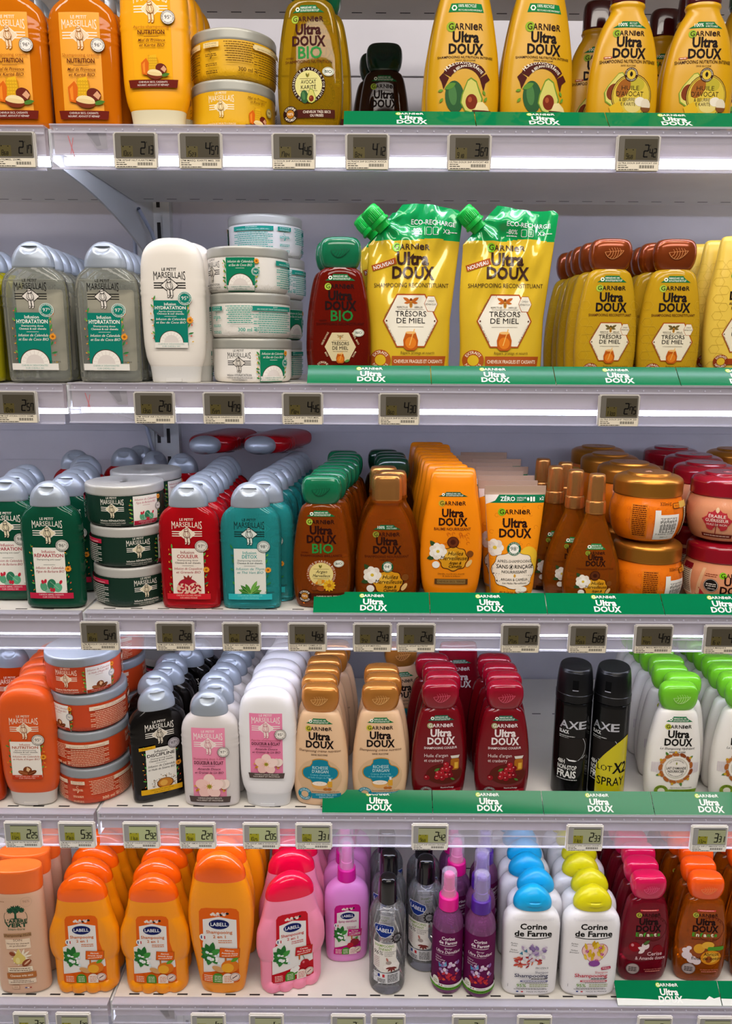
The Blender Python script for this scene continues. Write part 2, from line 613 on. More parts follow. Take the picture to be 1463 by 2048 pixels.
# ------------------------------------------------------------------ electronic price tags
SEG = {'0': 'abcdef', '1': 'bc', '2': 'abged', '3': 'abgcd', '4': 'fgbc', '5': 'afgcd', '6': 'afgedc', '7': 'fabc', '8': 'abcdefg', '9': 'abcdfg'}
def seg7(g, ch, x, z, w, h, t, col):
    P = {'a': (0, h, w, h), 'b': (w, h, w, h / 2), 'c': (w, h / 2, w, 0), 'd': (0, 0, w, 0), 'e': (0, h / 2, 0, 0), 'f': (0, h, 0, h / 2), 'g': (0, h / 2, w, h / 2)}
    sl = .07
    for k in SEG[ch]:
        a, b, c, d = P[k]
        g.line(x + a + sl * b, z + b, x + c + sl * d, z + d, t, col, hold=True)
def price_tag(row, x, euros, cents, kilo, head, label, hh=-28.8, dx=0):
    bright = row >= 4  # same tags; lower rows' light and view angle are put into the colours
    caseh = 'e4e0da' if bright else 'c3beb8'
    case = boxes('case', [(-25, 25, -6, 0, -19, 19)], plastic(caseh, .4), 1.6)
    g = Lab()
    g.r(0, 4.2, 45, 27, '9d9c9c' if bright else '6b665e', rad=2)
    lcd, patch, dig = ('a3a883', '8d8a1c', '0f100c') if bright else ('4a4437', '544b28', '0d0b09')  # one screen type, painted as a lit and a dim copy
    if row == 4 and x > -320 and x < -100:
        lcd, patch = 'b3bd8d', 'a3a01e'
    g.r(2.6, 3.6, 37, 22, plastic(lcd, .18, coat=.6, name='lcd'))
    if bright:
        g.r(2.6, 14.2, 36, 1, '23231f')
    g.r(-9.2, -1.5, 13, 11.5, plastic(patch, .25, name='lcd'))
    seg7(g, euros, 6.0, -4.2, 4.6, 12.5, 1.5, dig)
    for i, c in enumerate(cents):
        seg7(g, c, 12.4 + i * 4.4, -4.2, 2.9, 8.6, 1.15, dig)
    g.t('€', 13.2, 7.0, 1.7, dig)
    kx = -9.6 - 1.35 * len(kilo)
    for i, c in enumerate(kilo):
        big = i < len(kilo) - 2
        seg7(g, c, kx + i * 2.75, -6.2, 1.7, 5.4 if big else 3.6, .6, dig)
    g.e(-13.6, 3.6, .7, .7, dig)
    g.dash(-6, 3.2, 1.4, .8, dig)
    scr = g.build('screen', flat_surf(-6), flat=True)
    g = Lab()
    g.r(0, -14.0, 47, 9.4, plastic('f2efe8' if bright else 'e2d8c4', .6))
    g.t(head, -22, -11.7, 1.75, '1a1815', w=min(44, 1.75 * len(head)), al='l', b=.012)
    g.dash(-17, -13.2, 10, .8, '4a443c', 3)
    g.dash(-16, -15.3, 12, .8, '2a2620', 5)
    for i in range(17):
        g.r(2 + i * 1.0, -14.6, .32 + .4 * ((i * 5) % 3) / 2, 3.2, '1a1815', hold=True)
    g.k += 1
    g.dash(-10, -17.6, 23, .8, '1a1815', 8)
    lab = g.build('paper_label', flat_surf(-6), flat=True)
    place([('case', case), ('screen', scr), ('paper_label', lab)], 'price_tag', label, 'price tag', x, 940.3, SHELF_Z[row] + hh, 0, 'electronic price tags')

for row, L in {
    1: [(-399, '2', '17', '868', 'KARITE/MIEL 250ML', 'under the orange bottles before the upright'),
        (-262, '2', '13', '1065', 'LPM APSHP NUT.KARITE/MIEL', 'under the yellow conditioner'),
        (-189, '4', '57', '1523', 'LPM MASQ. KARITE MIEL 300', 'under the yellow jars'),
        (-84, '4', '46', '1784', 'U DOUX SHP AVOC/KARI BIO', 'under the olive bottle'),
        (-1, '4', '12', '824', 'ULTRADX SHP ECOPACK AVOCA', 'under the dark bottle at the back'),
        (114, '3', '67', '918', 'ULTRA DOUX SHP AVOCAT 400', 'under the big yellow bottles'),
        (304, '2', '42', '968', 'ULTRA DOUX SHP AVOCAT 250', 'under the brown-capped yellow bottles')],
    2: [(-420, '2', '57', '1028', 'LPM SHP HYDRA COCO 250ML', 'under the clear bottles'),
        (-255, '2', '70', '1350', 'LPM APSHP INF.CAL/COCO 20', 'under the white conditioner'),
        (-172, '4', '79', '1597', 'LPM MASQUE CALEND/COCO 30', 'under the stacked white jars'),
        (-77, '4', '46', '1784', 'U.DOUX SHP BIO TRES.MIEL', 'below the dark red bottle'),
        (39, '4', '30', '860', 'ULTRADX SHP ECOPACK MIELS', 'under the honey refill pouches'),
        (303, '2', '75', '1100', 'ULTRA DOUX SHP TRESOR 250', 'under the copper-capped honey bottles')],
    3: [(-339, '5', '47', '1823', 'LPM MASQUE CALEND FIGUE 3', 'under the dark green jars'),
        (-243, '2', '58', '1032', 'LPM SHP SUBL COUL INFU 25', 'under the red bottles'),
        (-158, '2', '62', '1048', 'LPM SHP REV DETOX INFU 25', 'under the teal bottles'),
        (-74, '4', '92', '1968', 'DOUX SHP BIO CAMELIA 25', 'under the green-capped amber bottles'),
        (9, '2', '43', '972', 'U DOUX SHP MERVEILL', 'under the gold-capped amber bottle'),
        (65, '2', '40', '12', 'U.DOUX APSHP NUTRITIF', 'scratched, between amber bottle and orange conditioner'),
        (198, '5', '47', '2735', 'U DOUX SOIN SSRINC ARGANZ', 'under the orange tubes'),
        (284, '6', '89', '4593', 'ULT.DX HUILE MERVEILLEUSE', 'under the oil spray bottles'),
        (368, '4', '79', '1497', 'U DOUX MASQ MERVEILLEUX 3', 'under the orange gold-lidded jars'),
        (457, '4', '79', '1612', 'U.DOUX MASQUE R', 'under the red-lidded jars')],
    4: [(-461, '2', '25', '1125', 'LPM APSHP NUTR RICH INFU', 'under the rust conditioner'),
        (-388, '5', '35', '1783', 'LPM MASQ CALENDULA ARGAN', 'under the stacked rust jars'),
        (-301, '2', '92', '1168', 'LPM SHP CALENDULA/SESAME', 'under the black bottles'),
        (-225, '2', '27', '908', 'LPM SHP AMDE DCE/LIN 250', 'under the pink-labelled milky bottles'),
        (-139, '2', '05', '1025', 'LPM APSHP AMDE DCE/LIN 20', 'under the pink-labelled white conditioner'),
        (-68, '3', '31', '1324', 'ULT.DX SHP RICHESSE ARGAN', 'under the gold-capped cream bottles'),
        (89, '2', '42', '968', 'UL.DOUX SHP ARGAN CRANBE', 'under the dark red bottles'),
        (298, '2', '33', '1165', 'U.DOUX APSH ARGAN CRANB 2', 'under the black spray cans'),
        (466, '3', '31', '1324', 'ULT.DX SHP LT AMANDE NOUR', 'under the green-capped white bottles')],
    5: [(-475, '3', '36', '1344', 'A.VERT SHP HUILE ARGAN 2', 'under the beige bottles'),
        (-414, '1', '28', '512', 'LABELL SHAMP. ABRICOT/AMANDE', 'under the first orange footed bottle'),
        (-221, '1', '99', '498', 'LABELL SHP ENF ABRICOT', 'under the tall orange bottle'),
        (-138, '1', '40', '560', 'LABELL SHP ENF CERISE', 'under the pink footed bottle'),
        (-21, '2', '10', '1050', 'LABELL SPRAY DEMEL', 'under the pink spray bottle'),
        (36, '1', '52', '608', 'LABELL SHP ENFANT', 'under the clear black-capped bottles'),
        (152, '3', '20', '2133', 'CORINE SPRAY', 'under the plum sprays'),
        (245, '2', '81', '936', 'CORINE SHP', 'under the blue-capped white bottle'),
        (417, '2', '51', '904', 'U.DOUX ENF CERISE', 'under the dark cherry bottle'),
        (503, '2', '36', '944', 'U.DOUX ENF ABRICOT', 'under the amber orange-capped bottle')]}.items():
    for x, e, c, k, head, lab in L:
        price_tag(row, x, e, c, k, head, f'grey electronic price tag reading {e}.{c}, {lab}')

# ------------------------------------------------------------------ lettering shared by many packs
def garnier(g, x, z, h, w, col, dot='a3bf3f', ringc=None):
    """the maker's word with its e set as tall as the capitals"""
    g.e(x - w / 2 + .42 * h + .2, z + h * .45, h * .82, h * .82, dot)
    parts = [('G', .84), ('A', .86), ('R', .80), ('N', .88), ('I', .28), ('e', .88), ('R', .8)]
    tot = sum(q for _, q in parts) + .13 * 6
    k = w / tot
    cx = x - w / 2
    for ch, q in parts:
        g.t(ch, cx + q * k / 2, z, h if ch != 'e' else h * 1.3, col, w=q * k, b=.012 if ch != 'e' else .02, hold=True)
        cx += (q + .13) * k
    g.k += 1
def ultra_doux(g, x, z, w, col, hs=.94):
    """two stacked words; z is the foot of the lower one, w its width"""
    h = w * .27 * hs
    g.t('D', x - w * .375, z, h, col, w=w * .235, b=.035, hold=True)
    g.t('O', x - w * .115, z - h * .03, h * 1.03, col, w=w * .27, b=.035, hold=True)
    g.t('U', x + w * .155, z - h * .02, h, col, w=w * .225, b=.035, hold=True)
    g.t('X', x + w * .39, z - h * .10, h * 1.12, col, w=w * .27, b=.035, hold=True)
    h2 = h * 1.08
    z2 = z + h * 1.22
    g.t('U', x - w * .27, z2, h2, col, w=w * .235, b=.035, hold=True)
    g.t('ltra', x + w * .13, z2, h2, col, w=w * .52, b=.038)
def arch(g, x, z, w, h, txt1, txt2, col='0c6b38', big=None):
    pts = [(x - w / 2, z)] + [(x - w / 2 + w * .26 * math.sin(R(a)) ** 1.3 if a < 90 else x - w * .24, z + h * (1 - math.cos(R(a))) ** .6) for a in (20, 40, 60, 80, 90)]
    pts += [(2 * x - a, b) for a, b in reversed(pts)]
    g.p(pts, col)
    if big:
        g.t(big, x - w * .34, z + h * .2, h * .55, 'f0f2e8', w=w * .26, al='l', b=.01)
        g.t(txt1, x - w * .02, z + h * .55, h * .26, 'f0f2e8', w=w * .24, al='l')
        g.t(txt2, x - w * .02, z + h * .15, h * .26, 'f0f2e8', w=w * .36, al='l')
    else:
        g.ring(x - w * .33, z + h * .44, h * .16, h * .33, 'f0f2e8', n=6)
        g.t(txt1, x - w * .24, z + h * .52, h * .27, 'f0f2e8', w=w * .48, al='l', b=.01)
        g.t(txt2, x - w * .24, z + h * .13, h * .27, 'f0f2e8', w=w * .58, al='l', b=.01)
A1, A2 = 'FABRIQUÉ AVEC 100%', 'DE PLASTIQUE RECYCLÉ*'
def seal(g, x, z, r, outer, core, txtc, t1='EXTRAITS', t2='NATURELS', coretxt=None):
    g.e(x, z, r, r, outer)
    g.e(x, z, r * .52, r * .52, core)
    g.arc(t1, x, z, r * .62, 90, 120, r * .27, txtc, b=.01)
    g.arc(t2, x, z, r * .88, 270, 120, r * .27, txtc, b=.01, inside=True)
    if coretxt:
        g.t(coretxt, x, z - r * .16, r * .34, txtc)

def marseillais(g, x, z, w, col, fill, fig=None, figline=None):
    """brand word over a diamond with bars; z is the foot of the word, w its width"""
    h = w * .30
    fig = fig or fill
    figline = figline or col
    g.t('LE PETIT', x, z + h * .98, h * .27, col, w=w * .46, b=.012)
    def wp(X, Z):
        u = abs(X) / (w / 2)
        top = h * (.83 + .10 * u ** 3)
        lo = h * .30 * (1 - u ** 2)
        return X, lo + (top - lo) * (Z / h)
    g.t('MARSEILLAIS', x, z, h, col, w=w, b=.0, warp=wp)
    dz = z - h * .50
    for k in (-1, 0, 1):
        zz = dz + k * h * .25
        for sx in (-1, 1):
            e = w * (.25 - .06 * abs(k))
            g.line(x + sx * e, zz, x + sx * w * .5, zz, h * .10, col, hold=True)
    g.k += 1
    a, b = w * .30, h * .84
    g.p([(x - a, dz), (x, dz - b), (x + a, dz), (x, dz + b)], col)
    a, b = w * .265, h * .73
    g.p([(x - a, dz), (x, dz - b), (x + a, dz), (x, dz + b)], fill)
    # small seated figure in a cap, line-drawn over the diamond
    s = h * .0122
    o = 4.2
    def lim(pts, wd):
        for q, c in ((o, figline), (0, fig)):
            for (ax, az), (bx, bz) in zip(pts, pts[1:]):
                g.line(x + ax * s, dz + az * s, x + bx * s, dz + bz * s, (wd + 2 * q) * s, c)
                g.e(x + bx * s, dz + bz * s, (wd / 2 + q) * s, (wd / 2 + q) * s, c, n=10)
            g.e(x + pts[0][0] * s, dz + pts[0][1] * s, (wd / 2 + q) * s, (wd / 2 + q) * s, c, n=10)
    lim([(-10, -18), (-12, -48), (-8, -82)], 16)
    lim([(-8, -88), (-14, -94)], 10)
    lim([(8, -18), (16, -46), (18, -84)], 16)
    lim([(18, -90), (12, -96)], 10)
    lim([(-3, 14), (0, -16)], 30)
    lim([(-18, 16), (-24, -8), (-10, -24)], 8)
    lim([(14, 16), (22, -4), (14, -26)], 8)
    for q, c in ((o, figline), (0, fig)):
        g.e(x - 3 * s, dz + 42 * s, (15 + q) * s, (15 + q) * s, c, n=16)
    g.e(x - 5 * s, dz + 50 * s, 18 * s, 9 * s, figline, n=16, ang=8)
    g.e(x - 5 * s, dz + 52 * s, 13 * s, 4.6 * s, fig, n=14, ang=8)
def pct(g, x, z, r, n, bg, fg, edge=None):
    g.e(x, z, r, r, edge or fg)
    g.e(x, z, r * .93, r * .93, bg)
    g.arc("D'INGRÉDIENTS D'ORIGINE NATURELLE", x, z, r * .68, 90, 250, r * .19, fg)
    g.arc('SANS SILICONE', x, z, r * .86, 270, 90, r * .19, fg, inside=True)
    g.t(n, x - r * .12, z - r * .24, r * .52, fg)
    g.t('%', x + r * .40, z + r * .02, r * .26, fg)
def sprigs(g, x0, x1, z0, z1, seed, petals=True, k=1.0):
    rr = random.Random(seed)
    n = 7
    for sx, xx in ((-1, x0), (1, x1)):
        for i in range(n):
            z = z0 + (z1 - z0) * (i + .5) / n
            a = (90 + sx * rr.uniform(-75, -20)) if i % 2 else (90 + sx * rr.uniform(-40, 35))
            g.leaf(xx - sx * .5 + rr.uniform(-.8, .8), z, rr.uniform(4.5, 7.5) * k, 2.1 * k, a, rr.choice(['3f8f3c', '2f7a3a', '5aa046', '2c6a3e']), hold=True)
            if petals:
                g.leaf(xx + sx * rr.uniform(1, 4) * k, z + rr.uniform(-3, 3), 3.0 * k, 1.2, rr.uniform(0, 180), rr.choice(['e8a02a', 'd9742a', 'e0b23c', 'd8553a']), hold=True)
        g.k += 1
def calendula(g, x, z, r):
    for i in range(11):
        g.leaf(x, z, r, r * .42, i * 360 / 11, 'e9972a', hold=True)
    g.k += 1
    g.e(x, z, r * .36, r * .36, '9a5a1c')
# ------------------------------------------------------------------ pictures on the packs
def art_coconut(g, x, z, s):
    g.e(x, z, 17.5 * s, 17.5 * s, '4a2c1a', 0, 180)
    g.e(x, z, 16.6 * s, 16.6 * s, 'efe9e0', 0, 180)
    g.e(x, z, 10.5 * s, 11 * s, 'dcd3cc', 0, 180)
    for i in range(9):
        a = R(12 + i * 19.5)
        g.line(x + 11 * s * math.cos(a), z + 11 * s * math.sin(a), x + 15.5 * s * math.cos(a), z + 15.5 * s * math.sin(a), .35, 'd2c8be', hold=True)
    g.k += 1
def art_cactus(g, x, z, s):
    g.e(x - 2 * s, z + 3 * s, 6 * s, 4 * s, '8fb5a0')
    g.e(x + 1 * s, z + 11.5 * s, 5.5 * s, 7.5 * s, '2f7a58', ang=-8)
    g.e(x - 9 * s, z + 8.5 * s, 4.4 * s, 6 * s, '57a079', ang=10)
    g.e(x + 8.5 * s, z + 7.5 * s, 5.2 * s, 6.2 * s, '5fae86', ang=-14)
    for a, b, c in ((-10, 15, 10), (-6.5, 16, -15), (12.5, 14.8, -25), (0, 4.5, 10), (3.2, 4.0, -12)):
        g.e(x + a * s, z + b * s, 1.7 * s, 2.9 * s, 'c2283c', ang=c)
    for i in range(12):
        g.e(x + (-9 + (i * 37 % 19)) * s, z + (5 + (i * 23 % 11)) * s, .35, .35, 'd8e6d0', hold=True)
    g.k += 1
def art_pomegranate(g, x, z, s):
    g.e(x - 1 * s, z + 9 * s, 13 * s, 12 * s, 'a81c30')
    g.p([(x - 5 * s, z + 19 * s), (x - 6 * s, z + 25 * s), (x - 2 * s, z + 22 * s), (x, z + 26 * s), (x + 2 * s, z + 22 * s), (x + 5 * s, z + 25 * s), (x + 3 * s, z + 19 * s)], '8f2a24')
    g.e(x - 7 * s, z + 6 * s, 8.5 * s, 8 * s, 'e0b8a0')
    g.e(x + 8 * s, z + 6.5 * s, 8.5 * s, 8.5 * s, 'e6c0a8')
    rr = random.Random(4)
    for i in range(46):
        cx = x + (-7 if i % 2 else 8) * s
        a, q = rr.uniform(0, 6.28), 7 * s * math.sqrt(rr.random())
        g.e(cx + q * math.cos(a), z + 6.2 * s + q * math.sin(a), 1.15 * s, 1.35 * s, rr.choice(['b5152c', '8f0f22', 'c92c3e']), n=8, hold=True)
    g.k += 1
def art_tea(g, x, z, s):
    for a, l, c in ((20, 15, '3f7f2c'), (158, 16, '3f7f2c'), (45, 17, '57963a'), (135, 17, '2f6e26'), (65, 20, '6aa845'), (112, 15, '4c8a34'), (5, 12, '2a6322'), (178, 12, '35722a')):
        g.leaf(x, z, l * s, 5.2 * s, a, c)
    for a, l in ((45, 15), (135, 15), (65, 18), (20, 13), (158, 14)):
        g.line(x, z, x + l * s * math.cos(R(a)), z + l * s * math.sin(R(a)), .3, 'a7cf7c', hold=True)
    g.k += 1
def art_argan(g, x, z, s):
    g.e(x + 1 * s, z + 9 * s, 7 * s, 7 * s, '7a3c1c')
    g.p([(x + .5 * s, z + 15 * s), (x + 6 * s, z + 11 * s), (x + 2 * s, z + 6 * s), (x - 1 * s, z + 9 * s)], 'e2b98a')
    g.e(x - 6 * s, z + 4 * s, 8.6 * s, 4 * s, '8f4a24', ang=-22)
    g.e(x + 8 * s, z + 4.4 * s, 8 * s, 3.7 * s, '6b3218', ang=30)
    g.line(x - 12 * s, z + 6.5 * s, x, z + 2.5 * s, .5, 'c58a5a')
    g.line(x + 3 * s, z + 2.5 * s, x + 13 * s, z + 7 * s, .5, 'b87a4a')
def art_sesame(g, x, z, s):
    rr = random.Random(9)
    for i in range(70):
        a, q = rr.uniform(-.3, 3.4), rr.uniform(9, 17) * s
        g.e(x + 3 * s + q * math.cos(a), z + 5 * s + q * math.sin(a) * .9, .75 * s, .5 * s, rr.choice(['3a2a1c', 'a8793c', 'c89a50', '1c1612']), n=6, ang=rr.uniform(0, 180), hold=True)
    g.k += 1
    g.e(x + 4 * s, z + 6 * s, 11 * s, 8 * s, '6b3a1c')
    g.e(x + 4 * s, z + 6.4 * s, 9.6 * s, 6.8 * s, 'c07a2c')
    g.e(x + 2 * s, z + 6.4 * s, 5 * s, 4.4 * s, 'dca548')
def art_honey(g, x, z, s):
    g.p([(x - 8 * s, z + 10 * s), (x - 5 * s, z + 30 * s), (x + 6 * s, z + 32 * s), (x + 10 * s, z + 8 * s)], 'e9b41e')
    for i in range(26):
        g.ring(x - 5 * s + (i % 5) * 3 * s, z + 12 * s + (i // 5) * 3.6 * s, .75 * s, 1.35 * s, 'c28a12', n=6, hold=True)
    g.k += 1
    g.p([(x - 16 * s, z + 4 * s), (x - 17 * s, z + 20 * s), (x - 9 * s, z + 27 * s), (x - 5 * s, z + 20 * s), (x - 7 * s, z + 2 * s)], 'd9650f')
    g.p([(x - 14 * s, z + 6 * s), (x - 15 * s, z + 18 * s), (x - 11 * s, z + 22 * s), (x - 11 * s, z + 5 * s)], 'ee8a24')
    g.e(x + 13 * s, z + 12 * s, 8.5 * s, 7 * s, '6b2416', ang=-20)
    g.p([(x + 12 * s, z + 11 * s), (x + 17 * s, z + 16 * s), (x + 21 * s, z + 11 * s), (x + 18 * s, z + 6 * s)], 'd9a07a')
    g.leaf(x + 12 * s, z + 1 * s, 14 * s, 5 * s, 14, '4c7a2c')
    g.e(x + 3 * s, z + 3 * s, 11.5 * s, 6.5 * s, '7a3018', 180, 360, ang=-8)
    g.e(x + 3 * s, z + 4.5 * s, 11 * s, 6 * s, 'efd9a4', 0, 190, ang=-8)
    g.e(x + 3 * s, z + 4 * s, 11.2 * s, 2.6 * s, 'e6cb90', ang=-8)
def art_flower(g, x, z, s):
    rr = random.Random(3)
    for i in range(26):
        g.e(x + rr.choice((-14, 13)) * s + rr.uniform(-6, 6) * s, z + rr.uniform(-7, 3) * s, 1.6 * s, 1.1 * s, rr.choice(['c98a1c', 'a86a14', 'e0a83a']), n=8, ang=rr.uniform(0, 180), hold=True)
    g.k += 1
    g.e(x + 19 * s, z + 3 * s, 5.5 * s, 7 * s, 'f3dfd4', ang=-20)
    g.e(x + 16 * s, z + 4 * s, 4 * s, 6.5 * s, 'e8cfc4', ang=10)
    for a, c in ((90, 'f6d5cc'), (162, 'f3c8bf'), (234, 'f0c2ba'), (306, 'f4cdc4'), (18, 'f7dad2')):
        g.e(x + 8.6 * s * math.cos(R(a)), z + 8.6 * s * math.sin(R(a)), 9.2 * s, 7.4 * s, c, ang=a)
    for a in (90, 162, 234, 306, 18, 54, 126, 198):
        g.line(x, z, x + 7 * s * math.cos(R(a)), z + 7 * s * math.sin(R(a)), .35, 'e3a9a4', hold=True)
    g.k += 1
    g.e(x, z, 2.4 * s, 2.4 * s, '8f8a2c')
    for i in range(8):
        g.e(x + 3 * s * math.cos(i * .785), z + 3 * s * math.sin(i * .785), .8 * s, .8 * s, 'd2a82c', n=8, hold=True)
    g.k += 1
def art_avocado(g, x, z, s):
    g.e(x - 8 * s, z + 13 * s, 9.5 * s, 15 * s, '2f5a34', ang=6)
    g.e(x - 10 * s, z + 15 * s, 4 * s, 10 * s, '4a7a44', ang=8)
    pear = [(0, 27), (5, 24), (8, 16), (11, 9), (9, 0), (2, -4), (-5, -2), (-9, 5), (-8, 12), (-5, 20), (-3, 25)]
    g.p([(x + 8 * s + a * 1.14 * s, z + 2 * s + b * 1.08 * s) for a, b in pear], '6f8f2c')
    g.p([(x + 8 * s + a * s, z + 2.6 * s + b * s) for a, b in pear], 'cfc76a')
    g.e(x + 9 * s, z + 8.5 * s, 6 * s, 7.2 * s, '7a2a14')
    g.e(x + 7.4 * s, z + 10.5 * s, 2 * s, 2.6 * s, 'a5502c')
def infusion(g, zt, k, logo, dia, figl, pan, tx1, line1, big, sub, c1, c2, art, stripe, st1, st2, stc, n, pb, pf, sub2='Cheveux & cuir chevelu', sc=None, sw=53, px=17, code=None, pet=True, blk=None):
    """herbal-range front: zt = top of the panel, k = scale of the panel"""
    marseillais(g, 0, zt + 24.5 * k ** .3, 38, logo, dia, figline=figl)
    sprigs(g, -20, 20, zt - 62 * k, zt + 4 * k, len(big), pet, k ** .3)
    g.r(0, zt - 32 * k, 38.5, 64 * k, pan)
    if blk:
        g.r(-17, zt + 1, 21, 4.6, blk, ang=3)
        g.t('93% bien-vieillir', -17, zt + .2, 1.5, '3a2a14')
    g.t('Infusion', 0, zt - 7 * k, 3.7 * k, tx1, b=.012)
    g.t(big, 0, zt - 12.6 * k, 4.3 * k, line1, w=min(35.5, 3.7 * len(big)), b=.02)
    g.t(sub, 0, zt - 16.6 * k, 2.3 * k, sub and (sc or tx1), w=min(30, 1.7 * len(sub)))
    if sub2:
        g.t(sub2, 0, zt - 20 * k, 2.2 * k, sc or tx1, w=31, b=.012)
    g.r(0, zt - 22.6 * k, 14, .4, sc or tx1)
    g.t(c1, 0, zt - 28 * k, 3.1 * k, line1, w=34, sh=.28)
    g.t(c2, 0, zt - 32.8 * k, 3.1 * k, line1, w=min(34, 2.1 * len(c2)), sh=.28)
    art(g, 0, zt - 60 * k, k * .98)
    calendula(g, 22, zt - 28 * k, 4.2)
    g.r(-.5, zt - 63.8 * k, sw, 7.8 * k, stripe)
    g.t(st1, -.5, zt - 63.2 * k, 1.9 * k, stc, w=30)
    g.t(st2, -.5, zt - 66.4 * k, 1.9 * k, stc, w=21)
    pct(g, px, zt + 3 * k, 8, n, pb, pf)
    if code:
        g.t(code, 23, zt - 58.6 * k, 1.8, '2a2620', w=11)
def banded(g, zt, zb, w, pan, logo, dia, figl, l1, l2, c1, c2, c1c, art, az, ask, stripe, st1, st2, n, k=1.0, sw=54, l1c=None):
    """classic-range front: one tall panel carrying everything"""
    g.r(0, (zt + zb) / 2, w, zt - zb, pan)
    marseillais(g, 0, zt - 18 * k, w * .86, logo, dia, figline=figl)
    g.t(l1, 0, zt - 45.5 * k, 2.9 * k, l1c or c1c, w=w * .88)
    g.t(l2, 0, zt - 52.3 * k, 4.4 * k, c1c, w=w * .84 if len(l2) > 10 else w * .66, b=.022)
    g.r(0, zt - 55 * k, w * .36, .45, c1c)
    g.t(c1, 0, zt - 60.5 * k, 3.1 * k, c1c, w=w * .66, sh=.28, b=.008)
    g.t(c2, 0, zt - 66 * k, 3.1 * k, c1c, w=w * .62 if len(c2) < 14 else w * .82, sh=.28, b=.008)
    art(g, 0, az, ask)
    g.p([(-sw / 2, zb + 1), (sw / 2, zb + 1), (sw / 2 - 1.5, zb - 8 * k), (-sw / 2 + 1.5, zb - 8 * k)], stripe)
    g.t(st1, 0, zb - 2.6 * k, 2 * k, 'f1e6dc', w=31)
    g.t(st2, 0, zb - 6 * k, 2 * k, 'f1e6dc', w=34)
    pct(g, w / 2 - 3.5, zt - 34 * k, 7.4, n, 'f2ece4', '3a2a22')

# ------------------------------------------------------------------ bottle bodies
def ribs(z0, amp=1.0, zs=(-6, 0, 6)):
    def f(x, y, z, w, d):
        if abs(x) > .62 * w:
            for q in zs:
                x += math.copysign(amp * math.exp(-((z - z0 - q) / 1.3) ** 2), x)
        return (x, y, z)
    return f
LPM = Body([(0, 34, 11, 2.6), (1.2, 36.4, 13, 2.8), (6, 37.6, 15, 3.0), (40, 38.2, 15.5, 3.0), (84, 38.8, 15.5, 3.0), (108, 38.8, 15.5, 3.0), (119, 37.2, 15.2, 2.9), (127, 33, 14.6, 2.7), (132, 27.5, 14, 2.5), (134.5, 24.2, 13.6, 2.4)], m=60, hook=ribs(96))
def notch(x, y, z, w, d):
    if y < 0:
        q = (x / 9.5) ** 2 + ((z - 157) / 7.5) ** 2
        if q < 1 and z < 158.5:
            y += 3.4 * (1 - q) ** .5
    return (x, y, z)
LPMCAP = Body([(134.3, 24.6, 14.2, 2.3), (136, 25, 14.6, 2.3), (144, 24.4, 14.4, 2.2), (151, 22, 13.4, 2.15), (157, 18, 11.6, 2.1), (162, 12.4, 8.6, 2), (164.6, 6.5, 4.8, 2), (165.6, .4, .4, 2)], m=44, seg=64, hook=notch)
LPC = Body([(19, 31.5, 14.2, 2.6), (21, 32.6, 14.8, 2.6), (32, 36, 15.4, 2.8), (52, 38, 15.6, 3), (100, 38.8, 15.6, 3), (134, 38, 15.4, 3), (150, 35.5, 15, 2.9), (160, 30, 13.6, 2.7), (166, 22, 11, 2.5), (169.5, 11, 6.5, 2.2), (170.2, .4, .4, 2)], m=60, hook=ribs(112))
LPCCAP = Body([(0, 28.6, 12.6, 2.5), (.8, 29.4, 13.2, 2.5), (10, 30.4, 13.8, 2.6), (19.4, 31.8, 14.4, 2.6)], m=10)
UD = Body([(0, 29, 10.5, 2.3), (1.4, 31.4, 12.4, 2.4), (8, 34.4, 14.4, 2.5), (24, 37, 15.3, 2.6), (44, 38, 15.5, 2.6), (70, 37.2, 15.5, 2.6), (96, 34.4, 15, 2.6), (116, 31, 14.2, 2.6), (128, 28, 13.4, 2.6), (134, 25, 12.6, 2.5), (138, 19.5, 11, 2.4)], m=48)
UDCAP = Body([(137.6, 19.2, 10.6, 2.4), (140, 21.4, 12, 2.6), (147, 24.4, 13.4, 2.8), (156, 25.6, 14, 3), (164, 25, 13.6, 3), (169.5, 22.8, 12.4, 3), (172.6, 19.4, 10.4, 2.8), (174, 12, 6.5, 2.6), (174.3, .4, .4, 2)], m=34)
def leaf_relief():
    g = Lab()
    def lo(u):
        return (-11 + 22 * u, 157.2 + 2.0 * u - 8.6 * math.sin(math.pi * min(1, u ** .85)) ** .8)
    def mid(u):
        return (-11 + 22 * u, 157.2 + 2.0 * u)
    def hi(u):
        return (-11 + 22 * u, 157.2 + 2.0 * u + 4.4 * math.sin(math.pi * min(1, u ** .85)) ** .8)
    n = 12
    g.p([lo(i / n) for i in range(n + 1)] + [hi(i / n) for i in range(n - 1, 0, -1)], CAPCOL[0])
    for i in range(n):                                  # raised rim and curved veins
        g.line(*lo(i / n), *lo((i + 1) / n), .8, CAPCOL[1], hold=True)
        g.line(*mid(i / n), *mid((i + 1) / n), .5, CAPCOL[1], hold=True)
    g.k += 1
    for u in (.30, .44, .58, .72, .86):
        a, b = mid(u), lo(max(.04, u - .17))
        m = ((a[0] + b[0]) / 2 + .9, (a[1] + b[1]) / 2 - .5)
        g.line(*a, *m, .75, CAPCOL[1], hold=True)
        g.line(*m, *b, .75, CAPCOL[1], hold=True)
        c = hi(max(.04, u - .10))
        g.line(*a, *c, .4, CAPCOL[1], hold=True)
    return g.build('leaf', UDCAP.surf, base=.75)
